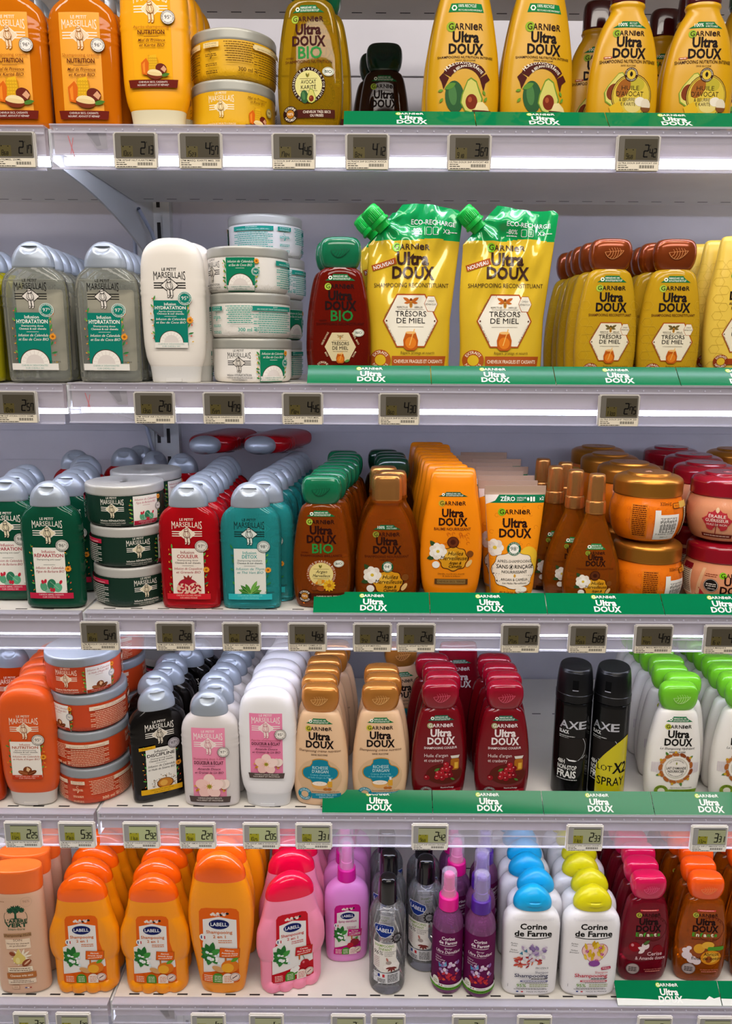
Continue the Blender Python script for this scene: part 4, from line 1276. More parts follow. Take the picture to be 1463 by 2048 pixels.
def f_milk(g):
    g.t('Le Shampooing Hydratant', 0, 82.4, 3.3, '2a2018', w=46, sh=.3)
    g.t('SANS SILICONE', 0, 77.6, 2.2, '2a2018', w=22, b=.01)
    for sx in (-1, 1):
        for i in range(5):
            g.r(sx * (23 + i * 2), 55, 1.0, 16 - i * .5, 'cfc2cc', hold=True)
    g.k += 1
    rr = random.Random(8)
    for i in range(13):
        a = i * 27.7 + 12
        q = 20.5
        x, z = q * math.cos(R(a)), 55 + q * math.sin(R(a))
        if i % 3 == 1:
            g.leaf(x, z, 8, 3.4, a, '4f7a34')
        g.e(x, z, 5, 2.7, rr.choice(['a8602c', '8a4420', 'c07a3c']), ang=a + 80)
        if i % 2:
            g.e(x * 1.16, 55 + (z - 55) * 1.16, 1.8, 1.8, 'c9a02c')
    g.e(0, 55, 18.4, 18.4, 'd6cabc')
    g.e(0, 55, 17.6, 17.6, 'ebe4dc')
    g.ring(0, 55, 14.8, 15.2, '8a8a6a')
    g.ring(0, 55, 14.0, 14.2, '8a8a6a')
    g.arc("LAIT D'AMANDE BIO", 0, 55, 11.2, 90, 105, 1.8, '4a443c')
    g.arc("& SÈVE D'AGAVE BIO", 0, 55, 13, 270, 105, 1.8, '4a443c', inside=True)
    g.leaf(0, 60, 4.6, 2, 90, '8a8f3c')
    g.t("LAIT D'AMANDE", 0, 53.4, 3.6, '2a2420', w=26, b=.018)
    g.t('NOURRICIER', 0, 48.6, 3.6, '2a2420', w=22, b=.018)
    g.t('Apporte douceur, brillance et vitalité', 9, 25, 1.7, '2a2018', w=29)
    g.p([(-8, 23), (31, 23), (29, 14), (-8, 14)], '7a9a2c')
    g.t('CHEVEUX DÉSHYDRATÉS', 10, 19.4, 2.2, '2c4a14', w=28)
    g.t('USAGE QUOTIDIEN', 10, 15.8, 2.2, '2c4a14', w=21)
    seal(g, -17, 20, 9, '7f9a2c', 'e6e2d2', '2c3a14')
ud('milk_ud', plastic('ece8e2', .24), *capset('6fbf26', 'b6e08a', .18), f_milk, ink_='14120f', dot='b3b83c')
def f_kid(name, l1, l2, l1c, artf, btxt):
    def f(g):
        g.r(0, 122, 26, 2.4, 'd0484a')
        g.dash(0, 122, 20, .9, 'f0b0a8', 2)
        garnier(g, 0, 112, 5, 34, '2a100c', 'a8a83c')
        g.ring(8, 92, 19.4, 20, '4a1410')
        g.arc('EXTRAIT', 8, 92, 16, 60, 90, 3, '4a1410')
        ultra_doux(g, 0, 88, 36, '1c0a0a')
        for i, ch in enumerate('Enfants'):
            g.t(ch, -15.5 + i * 5.2, 80, 6, ['3a9a2c', 'e6e2c8', '3a9a2c', 'e6e2c8', '3a9a2c', 'e6e2c8', '3a9a2c'][i], w=4.4, b=.03, hold=True)
        g.k += 1
        g.t('SHAMPOOING 2 EN 1', 0, 74.4, 2.4, '4a140c', w=36)
        artf(g)
        g.t(l1, 12, 48, 6, l1c, w=22, b=.006)
        g.t(l2, 6, 41, 5.4, l1c, w=44, b=.006)
        g.e(-18, 25, 9.6, 9.6, '6a5a5a')
        g.e(-18, 25, 8.6, 8.6, 'b3a2a0')
        for q in (27.4, 24.6, 21.8):
            g.dash(-18, q, 12, 1.4, '2a1a18', q)
        g.t(btxt, 11, 23.6, 2.1, 'e08a7a', w=26)
        g.dash(11, 21, 22, 1.4, 'e08a7a', 5)
    return f
def a_cer(g):
    g.e(-18, 62, 8, 8, '8f0f1c')
    g.e(-21, 65, 2, 2.4, 'd08a90')
    g.e(16, 57, 8, 8, '7a0c18')
    for a in (60, 110, 160, 215):
        g.leaf(-3, 58, 11, 6, a, 'e6d6d6')
    g.leaf(-6, 66, 12, 5, 40, '4a6a34')
def a_abr(g):
    g.e(-6, 60, 8, 8, 'd99a2c')
    g.e(6, 66, 9, 6, 'e0a83a')
    g.r(18, 60, 24, 6.5, '4f8f2c', rad=2)
    g.e(12, 45, 15, 12, 'd98a1c')
    g.e(12, 45, 11, 8.6, 'e6b03c')
    g.e(9, 42, 5, 5.6, '9a4a14')
    for a, b, r_ in ((-24, 55, 5), (-22, 47, 7), (-15, 41, 7), (-8, 38, 6), (-20, 60, 3.6)):
        g.e(a, b, r_, r_ * .9, 'e3d2d8')
ud('kid_cherry', liquid('9a0e28', .6), *capset('c80e48', 'e0507a', .12), f_kid('c', 'Cerise', '& Amande douce', 'e6c8cc', a_cer, 'ne pique pas les yeux'), logo=False)
ud('kid_apricot', liquid('d06208', .64), *capset('f4560c', 'f98a4a', .12), f_kid('a', 'Abricot', 'fleur de coton', '2a1c10', a_abr, 'ne pique pas les yeux'), logo=False)
def f_marv(g, zc, s, big=True):
    """flower, nuts and the scalloped frame of the oil range"""
    g.p([(s * 18 * (1 + .06 * math.cos(8 * a)) * math.cos(a) + 2, zc + s * 15.5 * (1 + .06 * math.cos(8 * a)) * math.sin(a)) for a in [i * math.pi / 30 for i in range(60)]], '4a1c08')
    g.p([(s * 17 * (1 + .06 * math.cos(8 * a)) * math.cos(a) + 2, zc + s * 14.5 * (1 + .06 * math.cos(8 * a)) * math.sin(a)) for a in [i * math.pi / 30 for i in range(60)]], 'd9961c')
    g.e(-2, zc + 4 * s, 8 * s, 6 * s, 'e6b03c')
    x, z = -17 * s, zc + 9 * s
    g.leaf(x - 2 * s, z - 6 * s, 12 * s, 6 * s, 200, '2f4a24')
    g.leaf(x - 2 * s, z + 4 * s, 12 * s, 6 * s, 130, '2f4a24')
    for i in range(7):
        a = i * 51.4
        g.e(x + 5.6 * s * math.cos(R(a)), z + 5.6 * s * math.sin(R(a)), 5.4 * s, 4.6 * s, ['efe6dc', 'e6dacd'][i % 2], ang=a)
    for i in range(5):
        a = i * 72 + 20
        g.e(x + 2.8 * s * math.cos(R(a)), z + 2.8 * s * math.sin(R(a)), 3.4 * s, 2.8 * s, 'f4eee6', ang=a)
    g.e(x, z, 2 * s, 2 * s, 'd9b83c')
    g.e(-19 * s, zc - 8 * s, 4.6 * s, 4.4 * s, 'efe9e2')
    g.e(21 * s, zc - 6 * s, 5.4 * s, 2.6 * s, 'e0b878', ang=55)
    g.e(22 * s, zc + 6 * s, 4.2 * s, 4.2 * s, '7a4418')
    g.t('Huiles', 4 * s, zc + 4.5 * s, 5 * s, '2a1408', w=18 * s, sh=.3)
    g.t('Merveilleuses', 3 * s, zc - 1.5 * s, 5 * s, '2a1408', w=34 * s, sh=.3)
    g.t('Argan &', 4 * s, zc - 7 * s, 3.4 * s, '2a1408', w=15 * s, sh=.3, b=.012)
    g.t('Camélia', 4 * s, zc - 11.4 * s, 3.4 * s, '2a1408', w=16 * s, sh=.3, b=.012)
def f_marv_bottle(g):
    arch(g, 0, 104, 36, 6.4, 'RECYCLÉ**', '& RECYCLABLE', '0c5a30', big='100%')
    garnier(g, 0, 95.5, 5, 33, '3a1408', '8a8a2c')
    ultra_doux(g, 0, 73, 36, '2a0e06')
    g.t('SHAMPOOING NOURRISSANT', 0, 67, 3.2, '4a1a0a', w=57)
    g.t('SANS SILICONE', 0, 63.4, 1.8, '4a1a0a', w=18)
    f_marv(g, 34, 1.08)
    g.e(1, 55, 7.4, 7.4, '0f5a34')
    g.e(1, 55, 5.2, 5.2, 'e6e6da')
    g.t('94', .2, 53.2, 4, '1c3a24', w=6)
    g.t('%', 4.2, 55.4, 1.6, '1c3a24')
    g.arc("D'ORIGINE", 1, 55, 5.5, 90, 120, 1.5, 'e6e6da')
    g.arc('NATURELLE', 1, 55, 6.9, 270, 120, 1.5, 'e6e6da', inside=True)
GOLD = metallic('c98a4a', .26)
GOLDJ = metallic('c07f2e', .3)
ud('marv', liquid('bc5a0e', .66), GOLD, None, f_marv_bottle, body=UDN, capb=UDNCAP, logo=False, leaf=False)
def f_new(gg):
    g = Lab()
    arch(g, 0, 104, 38, 6.6, 'RECYCLÉ**', '& RECYCLABLE', '0c6b38', big='100%')
    garnier(g, 0, 95.5, 5.2, 34, '2a140c', '8fae2c')
    ultra_doux(g, 0, 72.5, 37, '1a0e0a')
    g.r(-23, 72.5, 9, 2.2, 'a8401c')
    g.dash(-23, 72.5, 7, 1, 'efd9c0', 4)
    g.t('SHAMPOOING NUTRITION INTENSE', 0, 66.6, 3.4, '3a1c0c', w=63, b=.01)
    g.t('SANS SILICONE', 0, 63, 1.8, '3a1c0c', w=17)
    pear = [(0, 27), (5, 24), (8, 16), (11, 9), (9, 0), (2, -4), (-5, -2), (-9, 5), (-8, 12), (-5, 20), (-3, 25)]
    rot = lambda a, b, k: (-17 + (a * .94 + b * .34) * k, 26 + (-a * .34 + b * .94) * k)
    g.p([rot(a, b, 1.22) for a, b in pear], '7a962c')
    g.p([rot(a * .9, b * .93 + 1, 1.22) for a, b in pear], 'd4c86a')
    g.e(-15, 36, 7.2, 9, '7a3414', ang=-20)
    g.e(6, 32, 23.4, 23.4, '3a1c10')
    g.e(6, 32, 22.6, 22.6, 'c9a83a')
    g.e(6, 32, 21.6, 21.6, '3a1c10')
    g.e(6, 32, 21.1, 21.1, 'd3b63e')
    g.e(-4, 40, 7, 11, '9a5a1c', ang=-30)
    g.e(12, 44, 8, 7, 'b8a832')
    g.e(8, 22, 10, 8, 'dcc878')
    g.t('HUILE', 4, 38, 4.6, '2a1c0c', w=20)
    g.t("D'AVOCAT", 4, 31.4, 5.2, '2a1c0c', w=31)
    g.t('& BEURRE', 1, 26.2, 3.6, '3a2c1c', w=18)
    g.t('DE KARITÉ', 1, 21.4, 3.6, '3a2c1c', w=20)
    g.e(16, 26, 6, 5, 'e6dccb')
    g.e(23, 23, 5.6, 6.4, 'dcd0ba', ang=20)
    g.e(23, 20, 6, 5, '7a4a24', 180, 360)
    g.p([(-19, 20), (-8, 26), (-2, 16), (-8, 10), (-16, 12)], 'd9ae24')
    g.e(4, 54.4, 7.6, 7.6, '3a1c10')
    g.e(4, 54.4, 5, 5, 'd9b83c')
    g.arc('EXTRAITS D’ORIGINE', 4, 54.4, 5.4, 90, 190, 1.5, 'e6d9b8')
    g.arc('NATURELLE', 4, 54.4, 6.9, 270, 110, 1.5, 'e6d9b8', inside=True)
    g.leaf(4, 51.8, 6, 3.4, 90, '1c100a')
    gg.items += [(k, [tuple((x, z + 9) for x, z in t) for t in tris], c) for k, tris, c in g.items]
CAPBR = plastic('4a1418', .14, coat=.5, name='cap')
ud('avocado_new', plastic('d09b0c', .27), CAPBR, None, f_new, body=UDN, capb=UDNCAP, logo=False, leaf=False)
def f_big(gg):
    g = Lab()
    g.p([(-20, 125), (-17, 134), (17, 134), (20, 125)], '0c7a3c')
    g.ring(-13.6, 129.4, 1.8, 3.2, 'f0f2e8', n=6)
    g.t('100% RECYCLÉ', -9, 130, 2.9, 'f0f2e8', w=20, al='l', b=.01)
    g.t('RECYCLABLE & RECHARGEABLE*', -9, 126.2, 1.7, 'f0f2e8', w=27, al='l')
    garnier(g, 0, 106.5, 6.6, 39, '2a140c', '8fae2c')
    ultra_doux(g, 0, 81.5, 39, '1a0e0a')
    g.t('SHAMPOOING NUTRITION INTENSE', 0, 74, 4, '3a1c0c', w=63, b=.01)
    g.t('SANS SILICONE', 0, 69.6, 2.2, '3a1c0c', w=23, b=.01)
    pts = [(28 * math.cos(R(a)), 40 + 28 * math.sin(R(a))) for a in range(152, 27, -8)]
    q = [(19 * math.cos(R(a)), 40 + 19 * math.sin(R(a)) - 1) for a in range(28, 153, 8)]
    g.p(pts + q, '4a1814')
    g.p([(-25, 53), (-29, 49), (-26, 43), (-24, 36), (-18, 48)], '4a1814')
    g.p([(25, 53), (29, 47), (24, 43), (22, 34), (17, 48)], '4a1814')
    g.arc("HUILE D'AVOCAT", -2, 40, 24, 96, 92, 3.9, 'f0e6d4', b=.012)
    g.arc('& BEURRE DE KARITÉ', 3, 40, 19.8, 88, 100, 2.9, 'f0e6d4', b=.012)
    art_avocado(g, -2, 13, 1.14)
    g.leaf(-10, 42, 14, 6, 205, '5a8a34')
    for a, b, c in ((-30, 34, 10), (-28, 22, 50), (24, 30, 120), (23, 23, 60)):
        g.leaf(a, b, 6, 3, c, '6a942c')
    g.p([(13, 17), (15, 22), (21, 23), (27, 18), (29, 14), (12, 14)], 'e9d79c')
    g.e(20, 14, 11, 4.4, '5a241c', 180, 360)
    gg.items += [(k, [tuple((x, z + (3 + 8 * max(0, min(1, (80 - z) / 20)))) for x, z in t) for t in tris], c) for k, tris, c in g.items]
ud('avocado_big', plastic('d09c0e', .27), capset('0f5a30', '0a4a28')[0], None, f_big, body=UDG, capb=UDGCAP, logo=False, leaf=False)
def udc(name, mat, capmat, fn, hexes=False):
    g = Lab()
    fn(g)
    T[name] = [('body', UDC.mesh('udc_body', mat)), ('cap', UDCCAP.mesh('foot_cap', capmat)), label_part(g, UDC)]
def f_condh(g):
    for i in range(13):
        for j in range(6):
            xx, zz = -30 + j * 12 + (6 if i % 2 else 0), 24 + i * 10
            if abs(xx) > 18 or zz > 128:
                g.ring(xx, zz, 5.4, 5.8, 'c9a63a', n=6, hold=True)
    g.k += 1
    arch(g, 0, 140, 34, 6.4, A1, A2)
    garnier(g, 0, 128.5, 5, 32, '1c120c', '6a9a2c')
    ultra_doux(g, 0, 103, 36, '1a0e0a')
    g.t('APRÈS-SHAMPOOING', 0, 96.6, 3.4, '4a2410', w=36, b=.01)
    g.t('RECONSTITUANT', 0, 91, 3.4, '4a2410', w=30, b=.01)
    hexagon(g, 0, 62, 1.0, 'a8501c', 'e6dcc2', '4a3a14', '6a5a2c')
    g.r(6, 29, 40, 7, '9a3c14')
    g.t('CHEVEUX FRAGILES', 8, 28, 2.6, 'efe0c4', w=27)
    seal(g, -21, 29, 8.4, '8a3414', 'd8b22c', 'efe0c4')
udc('honey_ud_cond', plastic('e3bf4a', .28), plastic('8a3a10', .3), f_condh)
def f_condo(g):
    arch(g, 0, 147, 38, 6, A1, A2, '0c4a28')
    garnier(g, 0, 136, 5.2, 33, '3a1c0a', 'b8a02c')
    ultra_doux(g, 0, 110, 36, '2a1008')
    g.t('BAUME NOURRISSANT', 0, 103.4, 3.6, '6a280c', w=47, b=.012)
    rr = random.Random(2)
    for i in range(24):
        g.ring(rr.uniform(-20, 22), rr.uniform(84, 99), 1.6, 2.1, 'c8600c', n=10, a1=250, hold=True)
    g.k += 1
    f_marv(g, 66, 1.05)
    g.e(1, 88, 7.4, 7.4, '4a1c0c')
    g.ring(1, 88, 3.4, 6.4, '6a3014')
    g.t('Démêle, nourrit sans alourdir', 0, 44.8, 1.9, '4a2410', w=34)
    g.t('& révèle la brillance', 0, 41.8, 1.9, '4a2410', w=22)
    g.r(0, 35, 42, 7.4, '5a3a1c')
    g.r(0, 35, 36, 6, '8a6a3a')
    g.t('CHEVEUX SECS, TERNES', 0, 33.8, 2.5, '3a2410', w=35)
udc('oil_cond', plastic('f0880a', .26), plastic('b8540a', .28), f_condo)
udc('cherry_cond', plastic('7a0c1c', .18, coat=.4), plastic('6a0a18', .2), lambda g: (arch(g, 0, 147, 38, 6, A1, A2, '145a44'), garnier(g, 0, 136, 5.2, 33, 'e6d9d9', '9a9a6a'), ultra_doux(g, 0, 110, 36, 'e6d9d9')))
# ------------------------------------------------------------------ refill pouch
def pouch_edges(z):
    xl = -54 + 1.2 * math.sin(z * .045)
    if z > 166:
        xl = -54 + (z - 166) / 44 * 41
    if z < 12:
        xl += (12 - z) * .25
    xr = 50 if z < 78 else 50 + (z - 78) / 132 * 13
    if z < 12:
        xr -= (12 - z) * .25
    if z > 203:
        xr -= (z - 203) ** 2 * .12
    return xl, xr
def pouch_y(x, z, ph=0.0):
    xl, xr = pouch_edges(z)
    u = max(-1, min(1, (2 * x - xl - xr) / (xr - xl)))
    e = max(0.0, 1 - abs(u) ** 2.6) ** .7
    d = 25 * max(0.0, 1 - z / 212) ** .8 * e
    t = max(0, min(1, (z - 60) / 110))
    d += e * t * (1.9 * math.sin(.10 * x + .055 * z + ph) + 1.5 * math.sin(.06 * x - .11 * z + 2 * ph) + 1.1 * math.sin(.23 * x + .04 * z))
    q = math.atan2(z - 196, x + 40)
    rad = math.hypot(x + 40, z - 196)
    d += e * 3.4 * math.sin(9 * q + ph) * math.exp(-rad / 52) + e * t * 1.2 * math.sin(.3 * x - .12 * z + ph)
    return -max(.35, d + .3)
def pouch(name, ph):
    m_gold = plastic('dcb62a', .15, .05, coat=.8, name='film')
    m_green = plastic('0a9a4c', .16, .05, coat=.8, name='film')
    nu, nv = 92, 168
    V, F = [], []
    for s in (1, -1):
        for j in range(nv + 1):
            z = 211 * j / nv
            xl, xr = pouch_edges(z)
            for i in range(nu + 1):
                x = xl + (xr - xl) * i / nu
                y = pouch_y(x, z, ph)
                top = 4.0 * math.sin((x + 20) * .045 + ph) * (z / 211) ** 6
                V.append((x, y if s > 0 else max(.3, -y * .9), z + top))
        b = 0 if s > 0 else (nu + 1) * (nv + 1)
        for j in range(nv):
            for i in range(nu):
                a = b + j * (nu + 1) + i
                q = (a, a + 1, a + nu + 2, a + nu + 1)
                F.append(q if s > 0 else q[::-1])
    k = (nu + 1) * (nv + 1)
    for i in range(nu):
        F.append((i + 1, i, k + i, k + i + 1))
    for j in range(nv):
        for c in (0, nu):
            a = j * (nu + 1) + c
            q = (a, a + nu + 1, k + a + nu + 1, k + a)
            F.append(q if c == 0 else q[::-1])
    mi = [1 if V[f[0]][2] > 171 and V[f[0]][2] > 171 + 2.5 * math.sin(V[f[0]][0] * .07) else 0 for f in F]
    body = mesh('pouch_body', V, F, [m_gold, m_green], mi, sharp=60)
    srf = lambda x, z, off: (x, pouch_y(x, z, ph) - off, z + 4.0 * math.sin((x + 20) * .045 + ph) * (z / 211) ** 6)
    g = Lab()
    W = plastic('eef0ea', .25, coat=.6, name='ink')
    g.t('ECO-RECHARGE', 26, 189, 5.2, W, w=54, b=.015)
    g.t('-80%', 6, 180, 5, W, w=13, b=.01)
    g.t('X2', 42, 180, 5, W, w=9, b=.01)
    g.dash(6, 177.6, 13, 1, W, 2)
    g.dash(50, 182, 12, 1, W, 3)
    for q in (20.5, 28.5):
        g.r(q, 182, 6.6, 9, W, rad=1.6)
        g.r(q, 182, 5.6, 8, m_green, rad=1.2)
    D = plastic('3a1f14', .25, coat=.6, name='ink')
    garnier(g, 0, 160, 6.4, 44, D, plastic('7fc21c', .25, coat=.6, name='ink'))
    ultra_doux(g, 1, 127, 51, D)
    g.t('SHAMPOOING RECONSTITUANT', 0, 116, 5, D, w=92)
    g.r(-34, 143, 30, 7.4, 'a8501c', ang=16)
    g.t('NOUVEAU', -34, 140.4, 4.4, W, w=25, ang=16, b=.014)
    hexagon(g, -1, 76, 1.46, 'a8501c', 'e9e2d0', '7a3c10', 'b8601c')
    g.t('Répare, protège et nourrit', 8, 36, 3.2, '4a2a14', w=42)
    g.p([(-24, 33.5), (44, 33.5), (42, 20.5), (-24, 20.5)], 'a8501c')
    g.t('CHEVEUX FRAGILES ET CASSANTS', 9, 25, 4, 'f0e2c8', w=61, b=.01)
    seal(g, -38, 28.5, 12.6, 'a8501c', 'd9b426', 'f0e2c8')
    lab = g.build('print', srf, base=.4, maxe=2.0)
    capm = plastic('0fae3c', .3, name='cap')
    def gear(x, y, z, w, d):
        if 3 < z < 16:
            a = math.atan2(y, x)
            k = 1 + .025 * (1 if math.cos(36 * a) > 0 else -1)
            return (x * k, y * k, z)
        return (x, y, z)
    tr = Matrix.Translation((-.0385, -.002, .191)) @ Matrix.Rotation(R(-44), 4, 'Y')
    cap = Body([(6, 11.4, 11.4), (8, 11.8, 11.8), (21, 11.2, 11.2), (23, 10.2, 10.2), (23.6, 8, 8), (23.8, .3, .3)], m=14, seg=144, hook=gear).mesh('spout_cap', capm)
    col = Body([(-8, 9, 4.5), (-1, 10, 7), (0, 13, 13), (2.6, 13, 13), (2.8, 11.8, 11.8), (5.6, 11.8, 11.8)], m=14).mesh('spout', capm)
    cap.transform(tr)
    col.transform(tr)
    T[name] = [('body', body), ('spout', col, [('cap', cap)]), ('print', lab)]
pouch('pouch_a', .4)
pouch('pouch_b', 2.1)

# ------------------------------------------------------------------ squeeze tube
TUB = Body([(14, 25.5, 20, 2.1), (16, 27, 21, 2.1), (60, 31, 15.5, 2.2), (110, 36, 8, 2.3), (148, 39.6, 2.2, 2.6), (150, 40, 1.3, 6), (160, 40, 1.1, 8)], m=40, seg=56)
def f_tube(g):
    rr = random.Random(12)
    g.p([(-38, 138), (38, 138), (27, 18), (-27, 18)], 'ee8f12')
    for i in range(60):
        z = rr.uniform(24, 134)
        x = rr.uniform(-1, 1) * (26 + (z - 18) * .085)
        g.ring(x, z, 2.2, 2.7, 'd0700c', n=12, a0=rr.uniform(0, 90), a1=rr.uniform(220, 330), hold=True)
    g.k += 1
    g.p([(-38.6, 138), (-22, 148.6), (38.6, 148.6), (38.2, 138)], '0c6a42')
    g.p([(-38.8, 148.6), (-21, 148.6), (-26, 141), (-38.4, 136)], 'e3d6cd')
    g.t('ZÉRO', -10, 140.6, 5.2, 'eef0ea', w=19, b=.02)
    g.t('GASPILLAGE', 2, 143.6, 2, 'eef0ea', w=12, al='l')
    g.t("D'EAU**", 2, 140.6, 2, 'eef0ea', w=9, al='l')
    g.leaf(16.4, 140.6, 5, 3, 90, 'eef0ea')
    for q in (20.4, 24):
        g.r(q, 143, 2.4, 6, 'eef0ea', rad=.6)
    g.t('x2', 34, 141.6, 4.4, 'eef0ea', w=6, b=.012)
    garnier(g, 0, 123.6, 6, 40, '2a1408', '7fae1c')
    ultra_doux(g, 0, 94, 41, '2a1008')
    for i in range(7):
        a = i * 51.4
        g.e(-25 + 5.5 * math.cos(R(a)), 80 + 6 * math.sin(R(a)), 5.6, 5, ['e6dcd2', 'd9cdc4'][i % 2], ang=a)
    g.e(-25, 80, 2.4, 2.4, 'd9b83c')
    g.e(18, 62, 14, 20, 'e6b830')
    pts = []
    for i in range(48):
        a = i * math.pi / 24
        k = 1 + .05 * math.cos(8 * a)
        pts.append((-1 + 25.5 * k * math.copysign(abs(math.cos(a)) ** .8, math.cos(a)), 51 + 23 * k * math.copysign(abs(math.sin(a)) ** .8, math.sin(a))))
    g.p([(-1 + (a + 1) * 1.025, 51 + (b - 51) * 1.025) for a, b in pts], '4a2c18')
    g.p(pts, 'e9dccb')
    g.e(-1, 79, 9, 9, '0f5a3a')
    g.e(-1, 79, 6.2, 6.2, 'e9e6dc')
    g.arc("D'ORIGINE", -1, 79, 6.8, 90, 120, 1.7, 'e9e6dc')
    g.arc('NATURELLE', -1, 79, 8.4, 270, 120, 1.7, 'e9e6dc', inside=True)
    g.t('98', -2, 76.8, 4.8, '1c3a2a', w=7.4)
    g.t('%', 3.4, 79.6, 1.8, '1c3a2a')
    g.t('APRÈS-SHAMPOOING', 0, 61, 3.6, '1c1814', w=43)
    g.t('SANS', -15.5, 53.4, 4.8, '1c1814', w=14, b=.014)
    g.t('RINÇAGE', 12, 53.4, 4.8, '1c1814', w=24, b=.014)
    g.ring(-4.4, 55.6, 2.6, 3.1, '1c1814')
    g.leaf(-4.4, 53.6, 4, 2.4, 90, '1c1814')
    g.line(-6.4, 53.6, -2.4, 57.8, .5, '1c1814')
    g.t('NOURRISSANT', 0, 47.4, 3.5, '1c1814', w=32, b=.01)
    g.leaf(0, 42, 4.6, 3, 90, 'c9922c')
    g.t('ARGAN & CAMÉLIA', 0, 37.6, 3.2, '2a2018', w=34)
    g.t('Les Huiles Merveilleuses', 0, 33.4, 2.6, '2a2018', w=30, sh=.3)
    g.e(10, 26, 6, 4, 'efe6d8')
    g.e(5, 25, 4, 3.4, 'e6dac8')
    g.t('4X PLUS DE NUTRITION*', 0, 20.6, 3, '5a2410', w=36, b=.01)
g = Lab()
f_tube(g)
T['tube'] = [('body', TUB.mesh('tube_body', plastic('b3957f', .36))), ('cap', Body([(0, 23, 18, 2.1), (1, 24, 19, 2.1), (13.6, 24.4, 19.4, 2.1)], m=8).mesh('tube_cap', plastic('d99a1c', .35))), label_part(g, TUB)]
T['tube_plain'] = [T['tube'][0], T['tube'][1], T['tube'][2]]

# ------------------------------------------------------------------ oil spray
OIL = Body([(0, 28, 12, 2.2), (1.5, 31, 14, 2.3), (10, 35.6, 16, 2.4), (30, 38, 17, 2.4), (54, 35.6, 16.4, 2.4), (82, 27, 14.6, 2.3), (106, 18, 12.6, 2.2), (118, 13.4, 11.6, 2.1), (125, 12, 11.4, 2)], m=48)
def f_oil(g):
    arch(g, 0, 78.5, 26, 8, A1, A2, '0c7a34')
    garnier(g, 0, 72, 3.8, 24, '3a1408', '8a9a2c')
    ultra_doux(g, 0, 57, 25, '2a0e06')
    g.t('HUILE NOURRISSANTE & SUBLIMATRICE', 0, 51.6, 2.3, '5a2408', w=48)
    f_marv(g, 28, .86)
    g.e(0, 44, 6.4, 6.4, '3a1608')
    g.ring(0, 44, 2.6, 5.4, '5a2a10')
    g.t('Nourrit, sublime et fait briller', 0, 9.4, 1.8, '3a1a08', w=40)
    g.r(2, 5, 50, 4.6, '2a0e06')
g = Lab()
f_oil(g)
T['oil'] = [('body', OIL.mesh('oil_body', liquid('c0640e', .68))),
            ('collar', Body([(124.6, 12.6, 12.6), (126, 13, 13), (138, 12.8, 12.8), (141, 12, 12), (141.4, 10.8, 10.8)], m=12).mesh('collar', GOLD)),
            ('cap', Body([(141.2, 11, 11), (142, 11.2, 11.2), (172, 10.4, 10.4), (175.2, 9.4, 9.4), (176, 7.6, 7.6), (176.1, .2, .2)], m=16).mesh('spray_cap', GOLD)), label_part(g, OIL)]

# ------------------------------------------------------------------ round masks
RJ = Body([(0, 34, 34), (1, 36.6, 36.6), (4, 39, 39), (16, 44.4, 44.4), (32, 47.2, 47.2), (44, 46.4, 46.4), (54, 43.6, 43.6), (60, 42, 42)], m=36, seg=60)
RJ.r0 = 46.0
def ridges(x, y, z, w, d):
    return (x, y, z)
RJLID = Body([(58.6, 43, 43), (60, 44, 44), (76, 44, 44), (79, 43, 43), (83, 38, 38), (84.4, 33, 33), (84.6, 28, 28), (87, 27.4, 27.4), (87.6, 26, 26), (87.4, .3, .3)], m=30, seg=60)
def rjar(name, body, lid, fn, disc):
    g = Lab()
    g.r(0, 29, 288.6, 54, body)
    fn(g)
    d = Lab()
    d.e(0, 0, 23, 23, disc[0], n=36)
    d.e(0, 0, 20, 20, disc[1], n=36)
    d.t('MASQUE', 0, 2, 4, disc[0], w=26)
    d.t('NUTRITION', 0, -6, 4, disc[0], w=28)
    T[name] = [('body', RJ.mesh('mask_body', body)), ('lid', RJLID.mesh('mask_lid', lid), [('lid_disc', d.build('disc', lambda x, z, off: (x, z, 87.2 + off), flat=True))]), ('label', g.build('label', round_surf(RJ), base=.25))]
def swirl(g, col, seed, x0, x1, n=40):
    rr = random.Random(seed)
    for i in range(n):
        g.ring(rr.uniform(x0, x1), rr.uniform(8, 52), 1.8, 2.2, col, n=10, a0=rr.uniform(0, 120), a1=rr.uniform(230, 350), hold=True)
    g.k += 1
def f_gold(g):
    swirl(g, 'c8540a', 6, -144, 144, 90)
    garnier(g, 0, 46, 5, 34, '2a1408', '7fae1c')
    ultra_doux(g, 0, 24, 36, '2a1008')
    f_marv(g, 10, .55)
    g.r(95, 29, 21, 44, 'e07c14')
    g.r(95, 29, 20, 43, 'cf6c10')
    for i in range(16):
        g.dash(95, 48.5 - i * 2.6, 17, 1.1, '4a1c08', i)
    g.t('320ml', 126, 50, 4, '3a1808', w=12)
    g.ring(135, 51.6, 1.2, 1.8, '3a1808', 40, 320)
    g.r(145, 49, 14, 7, '3a1808', rad=1.4)
    g.r(145, 49, 12.6, 5.6, 'd9780f', rad=1)
    g.t('PAO', 145, 47.6, 2.8, '3a1808', w=8)
    g.p([(114, 4), (114, 44), (121, 44), (121, 38), (148, 38), (148, 4)], 'e6e2dc')
    for i in range(24):
        g.r(121 + i * 1.02, 24, .35 + .45 * ((i * 7) % 4) / 3, 20, '2a2624', hold=True)
    g.k += 1
    g.t('3 600542 310987', 131, 11, 2.1, '2a2624', w=28)
    g.t('2002 x 21', 130, 6.6, 2, '2a2624', w=12)
    g.r(-118, 26, 18, 38, 'd9c8a8')
    for i in range(14):
        g.dash(-118, 42.6 - i * 2.5, 15, 1, '4a3a24', i)
    g.r(-128, 50, 24, 8, 'c9a04a')
